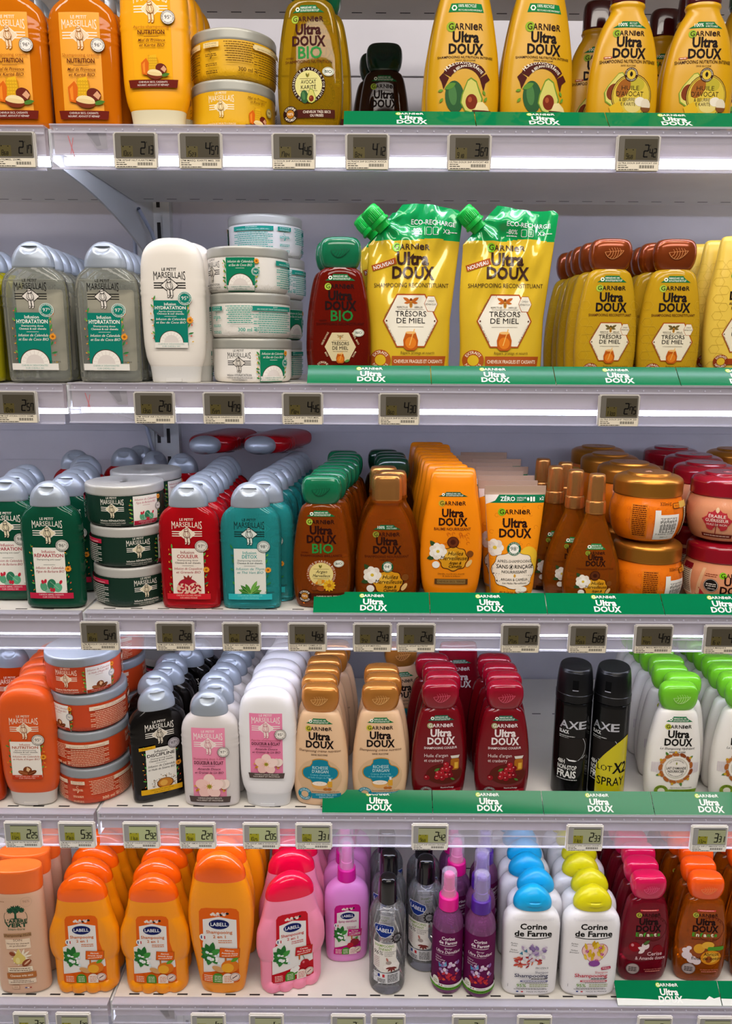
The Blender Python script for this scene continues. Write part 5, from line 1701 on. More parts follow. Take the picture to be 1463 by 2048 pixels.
rjar('gold_mask', plastic('e8740e', .2, coat=.5), GOLDJ, f_gold, ('5a2c14', 'e0a98a'))
def f_redm(g):
    garnier(g, 0, 42, 5.4, 38, '2a1408', '7fc21c')
    ultra_doux(g, 0, 20, 38, '2a0c08')
    g.t('MASQUE RÉPARATEUR', 0, 13, 3, '5a1c14', w=38, b=.01)
    g.t("INFUSÉ D'HUILE DE RICIN", 0, 8.4, 2.6, '5a1c14', w=40)
    g.e(-30, 30, 9, 9, '1c1614')
    g.ring(-30, 30, 8, 8.4, 'e9dcd0')
    g.dash(-30, 32, 12, 1.2, 'e9dcd0', 1)
    g.dash(-30, 29.4, 12, 1.2, 'e9dcd0', 2)
    g.t('-20min', -30, 24.6, 2.6, 'e9dcd0', w=10)
    g.dash(-30, 45, 14, 1, '8a3a24', 4)
    g.dash(-31, 42.4, 15, 1, '8a3a24', 5)
    g.p([(-56, 5), (-46, 26), (-34, 12), (-38, 4)], 'b0242c')
    g.p([(-52, 10), (-42, 52), (-38, 52), (-46, 12)], 'dcae84')
    g.r(-68, 30, 20, 36, 'e6d6be')
    g.r(-68, 50, 20, 8, '7a0f1c')
    for i in range(12):
        g.dash(-68, 45 - i * 2.7, 16, 1, '4a2c24', i)
    x, z = 68, 31
    for a, l in ((90, 20), (50, 17), (130, 17), (10, 19), (170, 19), (-35, 15), (215, 15)):
        g.leaf(x, z - 4, l, 9, a, 'a8242c')
        g.leaf(x + 6 * math.cos(R(a)), z - 4 + 6 * math.sin(R(a)), l * .6, 12, a, 'b83038')
    g.line(x, z - 4, x - 2, z - 24, 1, '8a1c24')
    g.leaf(x, z + 8, 8, 4.6, 90, 'e9c8a0')
    g.t('ÉRABLE', x, z + 2, 4, 'f2dcd0', w=20, b=.012)
    g.t('GUÉRISSEUR', x, z - 3.6, 4, 'f2dcd0', w=27, b=.012)
    g.t('HUILE DE RICIN', x, z - 8.4, 2.8, 'f2dcd0', w=24)
    g.r(x, 8.4, 40, 5, '6a1814')
    g.dash(x, 8.4, 34, 1.6, 'd9b0a0', 7)
    g.r(108, 30, 23, 42, '8a4a34')
    g.r(108, 30, 22, 41, 'c98a68')
    for i in range(15):
        g.dash(108, 48 - i * 2.6, 19, 1.2, '5a2418', i)
    for i in range(18):
        g.r(-132 + i * 1.02, 28, .35 + .4 * ((i * 5) % 4) / 3, 22, '2a2624', hold=True)
    g.k += 1
capRed = plastic('8f0a1e', .14, coat=.6, name='cap')
rjar('red_mask', plastic('dc946c', .2, coat=.5), capRed, f_redm, ('5a0c18', 'd98a8a'))

# ------------------------------------------------------------------ black spray cans
CAN = Body([(0, 22.6, 22.6), (1.5, 24.6, 24.6), (4, 25, 25), (138, 25, 25), (142, 24.6, 24.6), (143, 23.4, 23.4)], m=28, seg=48)
CAN.r0 = 25
def slope_top(x, y, z, w, d):
    return (x, y, z + (.10 * (y + 4) if z > 186 else 0))
CANCAP = Body([(143, 24, 24), (144, 25.2, 25.2), (154, 25.2, 25.2), (154.6, 24.6, 24.6), (155.6, 24.6, 24.6), (174, 23.6, 23.6), (188, 21.6, 21.6), (191, 20, 20), (191.4, .3, .3)], m=30, seg=48, hook=slope_top)
def can(name, sticker):
    g = Lab()
    S = metallic('e6e8f2', .45)
    for q, (tx, w, b) in enumerate((('A', 13, .02), ('X', 14, .02), ('E', 11.5, .02))):
        g.t(tx, -12.5 + q * 13, 106, 11, S, w=w, b=b, hold=True)
    g.k += 1
    g.t('BLACK', -19, 98.4, 5, 'e6e6e6', w=14, al='l', b=.02)
    g.dash(-8, 94.6, 22, 1.2, 'b8b8b8', 2)
    g.dash(-12, 92, 14, 1.2, 'b8b8b8', 3)
    g.r(2, 75, 40, 34, '24201e', rad=4)
    g.ring(-2, 78, 21.4, 22, 'c9cdd4', -60, 40)
    g.p([(-7, 62), (-3, 58), (5, 57.6), (8, 58.6), (3, 60), (-2, 60)], 'e9e9ea')
    g.line(15, 62, 20, 66, .8, 'd0d0d4')
    g.t('48H', -19, 53, 6, 'e9e9e6', w=10.5, al='l', b=.02)
    g.t('NON-STOP', -19, 44.6, 6.4, 'e9e9e6', w=27, al='l', b=.02)
    g.t('FRAIS', -19, 32.6, 10, 'e9e9e6', w=26.5, al='l', b=.025)
    g.dash(-5, 29.4, 29, 1.3, 'b8b8b8', 4)
    if sticker:
        pts = [(-9, 0.5), (-9, 52)]
        for i in range(11):
            u = i / 10
            pts.append((-9 + 47 * u, 52 + 42 * math.sin(u * math.pi / 2) ** .8 + 4 * u))
        pts.append((38, .5))
        Y = plastic('c9bb08', .14, coat=.7, name='sticker')
        g.p(pts, Y)
        g.t('LOT', 3, 47, 8, '12120e', w=20, b=.012)
        g.t('X2', 24, 44, 15, '12120e', w=22, b=.03, sh=.1)
        g.t('SPRAY', 13, 25, 12, '12120e', w=39, b=.01)
    cap = CANCAP.mesh('can_cap', plastic('0d0d0f', .3, name='cap'))
    k = Lab()
    k.r(0, 170, 8, 13, '040405')
    k.r(0, 162.4, 8, 1.2, 'a8a8b0')
    T[name] = [('body', CAN.mesh('can_body', plastic('0a0a0b', .16))), ('cap', cap, [('nozzle_opening', k.build('nozzle', lambda x, z, off: (x, -(CANCAP.at(z)[1] ** 2 - x * x) ** .5 - off, z)))]), ('label', g.build('label', round_surf(CAN)))]
can('can', False)
can('can_lot', True)

# ------------------------------------------------------------------ flat beige bottle
AV = Body([(0, 33, 13, 2.2), (1.5, 35.4, 15, 2.2), (6, 36.6, 16, 2.25), (160, 35.4, 16, 2.3), (165, 34.4, 15.4, 2.3)], m=30)
AVCAP = Body([(164.6, 34.4, 15.4, 2.3), (166, 35.2, 16, 2.3), (186, 36, 16.4, 2.3), (197, 36.4, 16.6, 2.3), (199.6, 35.6, 16, 2.3), (200.2, 34, 15, 2.3), (199.4, .4, .3, 2.3)], m=24)
def f_av(g):
    g.dash(-20, 153, 12, 1, 'a87a5a', 1)
    g.ring(16, 152, 7.2, 7.6, 'c9a890')
    g.t('96%', 16, 151, 4, 'b8907a', w=9)
    G = '1f4a34'
    g.p([(-1.6, 126), (1.8, 126), (1.4, 134), (5, 138), (3.4, 139), (.6, 136), (-2, 139), (-3.4, 138), (-1, 134)], G)
    for a, b, r_ in ((-7, 139, 5), (-2, 142, 5.6), (4, 142.6, 5.4), (9, 139.6, 4.6), (1, 139, 5)):
        for i in range(9):
            q = i * 40
            g.leaf(a, b, r_, 2.2, q, ['1f4a34', '2c5e40', '173a28'][i % 3], hold=True)
    g.k += 1
    g.ring(0, 128, 15.6, 16.1, G, 150, 200)
    g.ring(0, 128, 15.6, 16.1, G, -20, 30)
    g.leaf(-9, 126, 18, 1.6, 0, G)
    g.t("L'ARBRE", 0, 119.4, 5.4, G, w=31, b=.03)
    g.t('VERT', 0, 112.6, 5.8, G, w=30, b=.034)
    g.t('bien-être', 0, 107.6, 3.6, '4a6a54', w=23)
    g.r(0, 99, 38, 6, 'a8805a', ang=2)
    g.t('Shampooing Huile', 0, 97.4, 4, '4a2a1c', w=37, sh=.25, ang=2)
    g.r(0, 85, 34, 16, 'ead2b8', ang=2)
    g.t('SOIN', 0, 89.4, 3.8, '6a4028', w=12)
    g.t('Nourrit les cheveux', 0, 84.6, 2.4, '5a3a28', w=31, b=.01)
    g.t('en profondeur', 0, 80.8, 2.4, '5a3a28', w=24, b=.01)
    for i in range(12):
        g.leaf(3, 63, 15, 3.4, i * 30 + 10, 'efe2cc')
    g.p([(0, 78), (3, 70), (8.6, 63), (8.6, 57), (4, 52), (-3, 52), (-8, 56), (-8.4, 62), (-4, 69)], 'd9c26a')
    g.e(-2, 58, 3, 5, 'e6d68f')
    g.e(9.6, 54, 7.6, 4.6, '8a4428', ang=42)
    g.e(10.4, 54.6, 5.6, 1.3, 'd9b08f', ang=42)
    g.e(-9, 69, 4.4, 3, '8a4428', ang=-30)
    g.r(0, 43, 34, 8, 'ecdcc4', ang=2)
    g.dash(0, 44.6, 28, 1.3, '6a4a34', 3)
    g.dash(0, 41.4, 30, 1.3, '6a4a34', 4)
    g.r(1, 33, 40, 9, 'b06a34', ang=2)
    g.t('Cheveux très secs', 1, 31.4, 3.6, 'f2e2cc', w=31, b=.014, ang=2)
    g.r(1, 23, 38, 7.4, 'e6d2bc', ang=2)
    g.dash(1, 24.4, 24, 1, '6a4a34', 6)
    g.dash(1, 21.8, 32, 1, '6a4a34', 7)
    g.r(-8, 14, 10, 6, 'a8806a')
    g.r(-8, 14, 9.2, 5.2, 'ddb99c')
    g.t('100%', -8, 13, 2, '7a5a48', w=6)
    for q, c in ((6, '3a4a8a'), (9, 'e9e2da'), (12, 'b03a3a')):
        g.r(q, 12.6, 3, 1.6, c)
g = Lab()
f_av(g)
T['beige'] = [('body', AV.mesh('flat_body', plastic('dfb394', .32, trans=.1))), ('cap', AVCAP.mesh('flat_cap', plastic('ea6a24', .34, name='cap'))), label_part(g, AV)]
T['green_tree'] = [('body', AV.mesh('flat_body', plastic('d9d2a8', .32))), ('cap', AVCAP.mesh('flat_cap', plastic('d8d4c8', .34, name='cap'))), T['beige'][2]]

# ------------------------------------------------------------------ children's footed bottles
def feet(x, y, z, w, d):
    if z < 20 and y < 0:
        for c in (-31, -10.5, 10.5, 31):
            q = ((x - c) / 9.6) ** 2 + ((z - 5) / 12) ** 2
            if q < 1:
                y -= 5.0 * (1 - q) ** .5 * (abs(y) / d) ** .4
    if 52 < z < 122 and abs(x) > .55 * w:
        q = ((z - 86) / 34) ** 2
        if q < 1:
            y -= 3.2 * (1 - q) ** .7 * min(1, (abs(x) - .55 * w) / (.18 * w))
    return (x, y, z)
PEN = Body([(0, 40, 13, 2.6), (1.5, 43, 14.6, 2.7), (10, 45, 15.4, 2.7), (30, 45, 15.6, 2.7), (50, 45.6, 15.6, 2.6), (58, 48.4, 15.6, 2.5), (74, 50.6, 15.8, 2.4), (94, 49.6, 15.8, 2.4), (108, 45.6, 15.8, 2.4), (122, 40.8, 15.6, 2.5), (140, 37, 15.2, 2.5), (148, 35.4, 14.8, 2.5)], m=70, seg=72, hook=feet)
def lip(x, y, z, w, d):
    return (x, y, z)
PENCAP = Body([(147.4, 35, 14.6, 2.5), (149, 35.6, 15, 2.5), (156, 34.8, 15, 2.4), (165, 31, 14.4, 2.3), (173, 24, 12.6, 2.2), (179, 15.4, 9, 2.1), (182, 7.4, 4.8, 2), (182.8, .4, .4, 2)], m=34, seg=56)
TAL = Body([(0, 28, 12.6, 2.4), (1.5, 30.4, 14, 2.4), (12, 33, 15.6, 2.5), (52, 39.4, 16.6, 2.5), (90, 45.4, 17, 2.5), (122, 47.4, 17, 2.5), (150, 45, 16.8, 2.5), (172, 40.4, 16, 2.5), (183, 36.6, 15.4, 2.5)], m=46)
TALCAP = Body([(182.4, 36.2, 15.2, 2.5), (184, 36.8, 15.6, 2.5), (192, 36, 15.6, 2.4), (202, 32, 14.8, 2.3), (210, 25, 13, 2.2), (217, 16, 9.4, 2.1), (220.4, 7.6, 5, 2), (221.2, .4, .4, 2)], m=34, seg=56)
def caplip(body, z, col):
    g = Lab()
    g.e(0, z, 9, 1.7, col)
    return g.build('lip', body.surf, base=.9)
def f_lab(g, zb, s, wt, wb, H, bg, ac, fruit, l1, l2, title='Shampooing'):
    """storybook panel: coloured arch, white scroll, oval badge, sign board, fruit, badges"""
    zt = zb + H
    pts = [(-wb, zb + 2), (-wb + 2, zb), (wb - 2, zb), (wb, zb + 2), (wb * .99, zb + H * .34), (wt, zb + H * .62), (wt * .98, zt - 7), (wt * .86, zt - 2), (wt * .6, zt), (-wt * .6, zt), (-wt * .86, zt - 2), (-wt * .98, zt - 7), (-wt, zb + H * .62), (-wb * .99, zb + H * .34)]
    g.p(pts, bg)
    g.p([(-wb * .97, zb + 14 * s), (wb * .97, zb + 26 * s), (wb * .95, zb + 48 * s), (wt * .85, zb + 52 * s), (wt * .85, zt - 17 * s), (0, zt - 12 * s), (-wt * .8, zt - 17 * s), (-wt * .8, zb + 64 * s), (-wb * .95, zb + 58 * s)], 'e6e2e0')
    rr = random.Random(4)
    for i in range(11):                          # a bunch of pale flower buds over the scroll
        g.e(-9 * s + i * 2.0 * s, zt - 8.4 * s + rr.uniform(-1.6, 1.6) * s, 2 * s, 1.7 * s, rr.choice(['e9dcd2', '2a211c', 'd9b8b0', 'e6d9cf']), n=10)
    g.e(0, zt - 23 * s, 13.4 * s, 7.6 * s, 'cfd2dc')
    g.e(0, zt - 23 * s, 12.8 * s, 7 * s, '141c5a')
    g.t('LABELL', 0, zt - 25.4 * s, 4.9 * s, 'eef0f4', w=21 * s, b=.012)
    g.t(title, 0, zt - 36.6 * s, 4.4 * s, ac, w=33 * s, b=.014)
    if title == 'Shampooing':
        g.t('2 en 1', 0, zt - 43 * s, 4.2 * s, ac, w=16 * s, b=.014)
    for q in (46.6, 49.4):
        g.dash(7 * s, zt - q * s, 17 * s, 1.1 * s, ac, q)
    g.e(-wt * .8, zt - 43 * s, 5 * s, 5 * s, 'e9e6e4')
    for k, c in ((-2.2, '2a3a7a'), (2, 'c0303a')):
        g.r(-wt * .8 + k * s, zt - 43 * s, 1.6 * s, 4.6 * s, c)
    x0, z0 = -wb * .5, zb + 42 * s               # leaves and foam where the splash is
    for a, l in ((80, 20), (110, 18), (140, 16), (40, 15), (200, 14), (255, 16), (300, 15), (165, 13), (230, 12)):
        g.leaf(x0, z0, l * s, 8 * s, a, ['2f7a34', '3f8f3c', '236a2c'][int(a) % 3])
    for i in range(12):
        g.e(x0 + rr.uniform(-6, 13) * s, z0 + rr.uniform(-12, 14) * s, rr.uniform(1.2, 2.6) * s, rr.uniform(1.2, 2.6) * s, rr.choice(['f0efee', 'd3e6ea', 'e6ecec']), n=12)
    g.r(wb * .52, zb + 46 * s, 25 * s, 14.6 * s, 'a8501c', ang=-5)
    g.r(wb * .52, zb + 46.3 * s, 23.6 * s, 13 * s, bg, ang=-5)
    g.t(l1, wb * .52, zb + 48.4 * s, 2.7 * s, 'f2e6d9', w=12 * s, ang=-5, b=.014)
    g.t(l2, wb * .52, zb + 44.4 * s, 2.7 * s, 'f2e6d9', w=20 * s, ang=-5, b=.014)
    g.dash(wb * .52, zb + 42 * s, 19 * s, 1.0, 'f2e6d9', 6)
    g.r(wb * .3, zb + 36 * s, 2 * s, 7 * s, 'b8601c')
    fruit(g, wb * .52, zb + 26 * s, s)
    for q, (c, w_) in enumerate(((bg, 8.4), ('4a8a2c', 6.8), ('ead9cf', 6.8))):
        cx = -wb * .66 + q * wb * .52
        g.e(cx, zb + 9 * s, w_ * s, 7 * s, c, 0, 180)
        g.r(cx, zb + 5 * s, 2 * w_ * s, 8 * s, c)
        for k in range(4):
            g.dash(cx, zb + (11.4 - k * 2.6) * s, w_ * 1.3 * s, .9 * s, 'f4ece0' if q < 2 else ac, k + q)
    g.e(wb * .74, zb + 10 * s, 6.4 * s, 6.4 * s, 'e6cfc4')
    g.ring(wb * .74, zb + 10 * s, 5.2 * s, 5.7 * s, '6a3a34')
    g.line(wb * .74 - 3 * s, zb + 8 * s, wb * .74 + 3 * s, zb + 12 * s, 1.2 * s, '5a3a34')
def fr_apricot(g, x, z, s):
    g.e(x - 15 * s, z - 4 * s, 8 * s, 4 * s, 'cf9a62', ang=-25)
    g.e(x, z, 11 * s, 9.6 * s, 'd9741c')
    g.e(x - 3 * s, z - 2 * s, 7.4 * s, 7 * s, 'e9a52c')
    g.leaf(x + 1 * s, z + 7 * s, 11 * s, 5 * s, 30, '5a9a2c')
def fr_cherry(g, x, z, s):
    for a, b in ((-11, -7), (-16, -9), (-12, -13)):
        g.e(x + a * s, z + b * s, 4.4 * s, 4 * s, 'ece8e6')
    g.leaf(x - 16 * s, z - 15 * s, 16 * s, 4 * s, 8, '4f8f3c')
    g.e(x + 1 * s, z - 2 * s, 6.8 * s, 7.4 * s, 'a8121f')
    g.e(x - 1 * s, z + 1 * s, 1.6 * s, 2 * s, 'd9707a')
    g.line(x + 1 * s, z + 5 * s, x - 2 * s, z + 13 * s, .7 * s, '4a6a2c')
def fr_berry(g, x, z, s):
    g.e(x, z, 8 * s, 8 * s, '8a1c2c')
    g.e(x - 8 * s, z - 6 * s, 5.6 * s, 5.6 * s, 'b0142c')
    g.leaf(x, z + 6 * s, 8 * s, 4 * s, 40, '4f8f3c')
m_or = plastic('f2930a', .28)
m_orc = plastic('f56008', .16, coat=.4, name='cap')
g = Lab(); f_lab(g, 16, 1, 23.5, 31, 111, 'df5f12', 'd0702c', fr_apricot, 'Abricot,', 'Amande douce')
T['penguin'] = [('body', PEN.mesh('footed_body', m_or)), ('cap', PENCAP.mesh('footed_cap', m_orc), [('thumb_lip', caplip(PENCAP, 170.5, m_orc))]), label_part(g, PEN)]
g = Lab(); f_lab(g, 20, 1.12, 29, 26, 124, 'df5f12', 'd0702c', fr_apricot, 'Abricot,', 'Amande douce')
T['tall'] = [('body', TAL.mesh('tall_body', m_or)), ('cap', TALCAP.mesh('tall_cap', m_orc), [('thumb_lip', caplip(TALCAP, 207, m_orc))]), label_part(g, TAL)]
m_pk = plastic('f48fae', .28)
m_pkc = plastic('e8073c', .16, coat=.4, name='cap')
g = Lab(); f_lab(g, 16, 1, 23.5, 31, 111, 'bf1624', 'c03a34', fr_cherry, 'Cerise,', 'Fleur de coton')
T['penguin_pink'] = [('body', PEN.mesh('footed_body', m_pk)), ('cap', PENCAP.mesh('footed_cap', m_pkc), [('thumb_lip', caplip(PENCAP, 170.5, m_pkc))]), label_part(g, PEN)]

# ------------------------------------------------------------------ sprays with clear overcaps
def overcap(z0, z1, r):
    return Body([(z0, r, r), (z1 - 4, r * .95, r * .95), (z1 - 1, r * .84, r * .84), (z1, r * .6, r * .6), (z1 + .1, .2, .2)], m=14, seg=36).mesh('overcap', m_over)
m_over = clear_sheet('clear_cap', 'e6d9f0', .30, .05)
def sprayer(name, body, mat, z, rc, colour, inner, top, g, surf=None, oc=None):
    col = plastic(colour, .3, name='cap')
    collar = Body([(z, rc * .9, rc * .9), (z + 1, rc, rc), (z + 19, rc * .97, rc * .97), (z + 20.5, rc * .84, rc * .84), (z + 20.7, rc * .3, rc * .3)], m=14).mesh('collar', col)
    noz = Body([(z + 20, rc * .62, rc * .62), (z + 30, rc * .62, rc * .62), (z + 31, rc * .55, rc * .55), (top - 9, rc * .55, rc * .55), (top - 6, rc * .42, rc * .42), (top - 5.8, .2, .2)], m=14).mesh('nozzle', plastic(inner, .35, name='cap'))
    T[name] = [('body', body.mesh('spray_body', mat)), ('collar', collar), ('nozzle', noz), ('overcap', overcap(z + 20, top, rc * .80), None, 'clear plastic overcap'), ('label', g.build('label', surf or body.surf))]
PSP = Body([(0, 27, 14, 2.4), (1.5, 29.6, 16, 2.4), (8, 31.4, 17.6, 2.5), (60, 33, 18.4, 2.6), (100, 34, 18.6, 2.6), (114, 32.4, 18.2, 2.5), (124, 27, 17, 2.4), (131, 19, 15, 2.2), (134.5, 13, 13, 2)], m=44)
g = Lab(); f_lab(g, 16, .82, 20, 20, 86, 'c0107a', 'b0307a', fr_berry, 'Aux Fruits', 'Rouges', 'Spray démêlant')
sprayer('pink_spray', PSP, plastic('e08ad0', .26), 134, 14, 'c8108a', 'd9189a', 198, g)
RSP = Body([(0, 19.6, 19.6), (1.5, 21.6, 21.6), (6, 22.4, 22.4), (104, 22.4, 22.4), (114, 21, 21), (122, 17.6, 17.6), (128, 14, 14), (130, 12.6, 12.6)], m=34, seg=44)
RSP.r0 = 22.4
def f_cspray(g):
    g.r(0, 59, 96, 88, '5f0f48')
    g.t('Corine', 0, 91.4, 5, 'efe6ec', w=19, b=.02)
    g.t('de Farme', 0, 84.6, 5, 'efe6ec', w=27, b=.02)
    g.r(0, 82.2, 25, .7, 'efe6ec')
    g.t('Spray', 0, 76, 3, 'e3cfdc', w=11, sh=.25)
    g.t('Ultra Démêlant', 0, 69.6, 4.6, 'efe0ea', w=37, sh=.25, b=.008)
    g.r(-4, 67.6, 26, .3, 'e3cfdc')
    for i, tx in enumerate(('Ultra', 'Detangling', 'Spray')):
        g.t(tx, -19, 61 - i * 4, 2.4, 'e3cfdc', al='l', w=4 + 1.1 * len(tx), sh=.2)
    rr = random.Random(11)
    for i in range(26):
        g.leaf(rr.uniform(-15, 14), rr.uniform(24, 36), rr.uniform(4, 9), 4, rr.uniform(0, 180), rr.choice(['b02434', 'c03040', 'd9502c', '8f1c3c']))
    for i in range(16):
        g.leaf(rr.uniform(-14, 14), rr.uniform(38, 52), rr.uniform(4, 9), 5, rr.uniform(0, 180), rr.choice(['c9a8d0', '9a78b0', 'dcc9dc', '8a68a8']))
    g.p([(-6, 50), (-2, 58), (-1, 50)], '6aa0c8')
    g.p([(-12, 46), (-13, 54), (-8, 48)], '4a8ab8')
    g.r(0, 16.4, 96, 4.4, 'e9e4e6')
    for k, c in ((-11, '2a3a7a'), (-7.6, 'b0303a')):
        g.r(k, 16.4, 2, 1.6, c)
    g.t('MADE IN FRANCE', 3, 15.6, 1.6, '3a3a44', w=13)
    g.r(0, 12, 96, 4.6, '5a9a2c')
    g.dash(2, 12, 34, 1.3, '2a4a14', 3)
    g.e(-17, 21, 5.6, 7.4, 'e6e2da')
    g.dash(-17, 22, 7, 1.1, '6a8a3c', 2)
    g.dash(-17, 19, 7, 1.1, '6a8a3c', 4)
for nm, c, i in (('magenta_spray', 'e0128a', 'f04a9a'), ('violet_spray', '4a1a8a', '5a3a9a')):
    g = Lab(); f_cspray(g)
    sprayer(nm, RSP, liquid('c070b4', .72), 130, 14.4, c, i, 190, g, round_surf(RSP))
# clear round bottle
CLR = Body([(0, 23, 23), (1.5, 25.4, 25.4), (6, 26.4, 26.4), (118, 26.4, 26.4), (126, 24.6, 24.6), (133, 20.4, 20.4), (137, 14, 14), (141, 12.4, 12.4)], m=34, seg=48)
CLR.r0 = 26.4
CLRCAP = Body([(139.4, 13.4, 13.4), (140.4, 14, 14), (166, 13.6, 13.6), (174, 12.4, 12.4), (178, 9.4, 9.4), (179.4, 4, 4), (179.6, .2, .2)], m=22, seg=40)
g = Lab()
g.p([(-16, 112), (-14, 117), (0, 119), (13, 115.6), (15, 110), (10, 101), (2, 96), (-6, 97), (-13, 104)], 'd3d6e0')
g.p([(-15.2, 112), (-13.4, 116.2), (0, 118), (12.4, 115), (14.2, 110), (9.4, 101.6), (2, 97), (-5.6, 97.8), (-12.4, 104.4)], '16307f')
g.t('LABELL', 0, 105.6, 6, 'eef0f4', w=24, b=.012, ang=-4)
g.ring(19, 95, 5.4, 7, '2a2628')
for i in range(12):
    g.e(19 + 7.6 * math.cos(i * .524), 95 + 7.6 * math.sin(i * .524), 1.5, 1.2, '2a2628', n=8, hold=True)
g.k += 1
g.dash(19, 96, 6, .9, '2a2628', 1)
g.dash(19, 94, 6, .9, '2a2628', 2)
g.p([(-17, 88), (18, 86), (18, 62), (24, 50), (22, 42), (-4, 39), (-17, 46)], 'e6e2dc')
g.t('SHAMPOOING', 0, 81, 4, '7a9a3c', w=29, b=.018)
g.t('ENFANT', 2, 75.4, 4, '7a9a3c', w=19, b=.018)
g.t('96%', -9, 67.6, 6.4, '2a2628', w=15, sh=.2)
for i in range(3):
    g.t(("D'INGRÉDIENTS", "D'ORIGINE", 'NATURELLE')[i], 1, 72.4 - i * 3, 1.8, '3a3638', al='l', w=17 - 3 * i)
for i in range(6):
    g.dash(-11, 63 - i * 3, 9, .9, 'b08a94', i)
for a, b, r_ in ((8, 50, 6), (13, 48, 5.4), (4, 48, 5), (10, 54, 5), (16, 52, 4.6)):
    g.e(a, b, r_, r_ * .8, 'efeae6')
for a in (200, 235, 270, 305, 335):
    g.leaf(11, 49, 9, 3, a, '7a3430')
g.e(7, 56, 4, 3, 'a89a94')
g.leaf(6, 58, 7, 3, 110, 'b8746a')
g.r(4, 30, 40, 17, 'd9dade')
for k, c in ((-7, '2a3a8a'), (-3.6, 'eceaea'), (-.2, 'c0303a')):
    g.r(k, 34, 3.4, 5, c)
g.ring(-13, 33, 3.4, 3.8, '3a3638')
for i in range(3):
    g.dash(-3, 28 - i * 2.2, 12, 1.1, '2a2628', i)
for i in range(6):
    g.dash(13, 36 - i * 2.3, 15, 1.1, '2a2628', i + 4)
for i in range(22):
    g.dash(46, 100 - i * 4.2, 12, 1.0, '5a5658', i)
T['clear_round'] = [('body', CLR.mesh('round_body', liquid('e2e4ea', .86, .03, tint='f0f1f6'))), ('cap', CLRCAP.mesh('round_cap', plastic('0c0b0c', .14, coat=.5, name='cap'))), ('label', g.build('label', round_surf(CLR)))]

# ------------------------------------------------------------------ white family bottles
COR = Body([(0, 33, 12, 2.8), (1.5, 36, 14.4, 3), (7, 39, 16.4, 3.2), (50, 40, 17, 3.4), (112, 40.8, 17, 3.4), (122, 39.4, 16.8, 3.2), (130, 35, 16.4, 2.9), (135, 29, 15.8, 2.6), (138, 24, 15, 2.4), (141, 22.8, 14.6, 2.3)], m=50)
def corlip(x, y, z, w, d):
    if y < 0 and 148 < z < 154 and abs(x) < 12:
        y -= 1.6 * (1 - (x / 12) ** 2)
    return (x, y, z)
CORCAP = Body([(140, 26, 15, 2.2), (141.4, 27.2, 16, 2.2), (146, 27.4, 16.2, 2.2), (154, 25, 15.4, 2.15), (162, 19.6, 13, 2.1), (168, 12.4, 9, 2), (171.4, 5.4, 4.4, 2), (172, .4, .4, 2)], m=34, seg=56, hook=corlip)
def corine(name, capc, accent, art, bar, cap2):
    g = Lab()
    W = plastic('efedf0', .24)
    g.t('FLACON 100% RECYCLABLE', 0, 126, 3.2, plastic('e2e0e6', .3), w=58, b=.01)
    g.t('Corine', 0, 113, 8.6, '12100f', w=38, b=.028)
    g.t('de Farme', 0, 101.6, 8.6, '12100f', w=53, b=.028)
    g.ring(0, 217, 118.9, 120, '12100f', 257.5, 282.5, n=24)
    for i, tx in enumerate(('Parfum', 'Frais', 'Parfum', 'gourmand')):
        g.t(tx, -26, 88 - i * 3.4 - (4 if i > 1 else 0), 2, '2a2628', w=1.5 * len(tx), sh=.25)
    art(g)
    g.t('Shampoo', 23, 41.6, 3.4, accent, al='r', w=18)
    g.t('Shampooing', 23, 35, 5.6, accent, al='r', w=46, b=.016)
    g.dash(11, 32.4, 22, 1.4, '2a2628', 2)
    g.r(4, 28.4, 38, 2.6, bar)
    g.dash(4, 28.4, 32, .9, 'efedf0', 6)
    g.dash(7, 25.6, 30, .8, '3a3638', 1)
    g.t('95%', -13, 18.6, 5, '6a9a34', w=13, b=.012)
    g.dash(11, 22.4, 26, 1.3, '8a9a5a', 3)
    g.dash(11, 19.6, 26, 1.3, '8a9a5a', 4)
    g.dash(0, 16.4, 40, .8, '3a3638', 5)
    g.dash(0, 14.6, 46, .8, '3a3638', 8)
    g.r(-18, 10.6, 3, 2, '24408a')
    g.r(-11.6, 10.6, 3, 2, 'c03038')
    g.t('MADE IN FRANCE', 9, 9.6, 2.1, '3a3638', w=29)
    g.r(-31, 20, .4, 5, '5a5658')
    cm = plastic(capc, .3, name='cap')
    l = Lab()
    l.e(0, 155.4, 8, 1.0, plastic(cap2, .35, name='cap'))
    T[name] = [('body', COR.mesh('family_body', W)), ('cap', CORCAP.mesh('family_cap', cm), [('thumb_line', l.build('line', CORCAP.surf, base=.4))]), label_part(g, COR)]
def art_splash(g):
    rr = random.Random(21)
    for i in range(34):
        g.leaf(rr.uniform(-20, 16), rr.uniform(54, 68), rr.uniform(4, 9), rr.uniform(2, 4), rr.uniform(150, 260), rr.choice(['b03038', 'c24a44', '9a2838', 'd0705a']))
    for i in range(30):
        g.leaf(rr.uniform(-10, 18), rr.uniform(62, 82), rr.uniform(5, 11), 4.5, rr.uniform(0, 180), rr.choice(['b09ac0', '8a74a8', 'cfc4d6', 'd9d2dc', '7a5f98']))
    for a, b in ((-18, 74), (-12, 78)):
        g.p([(a, b), (a + 4, b + 4), (a + 5, b - 2)], '3f7f9a')
    g.t('FROZEN II', 14, 49, 3, '2a3a4a', w=17)
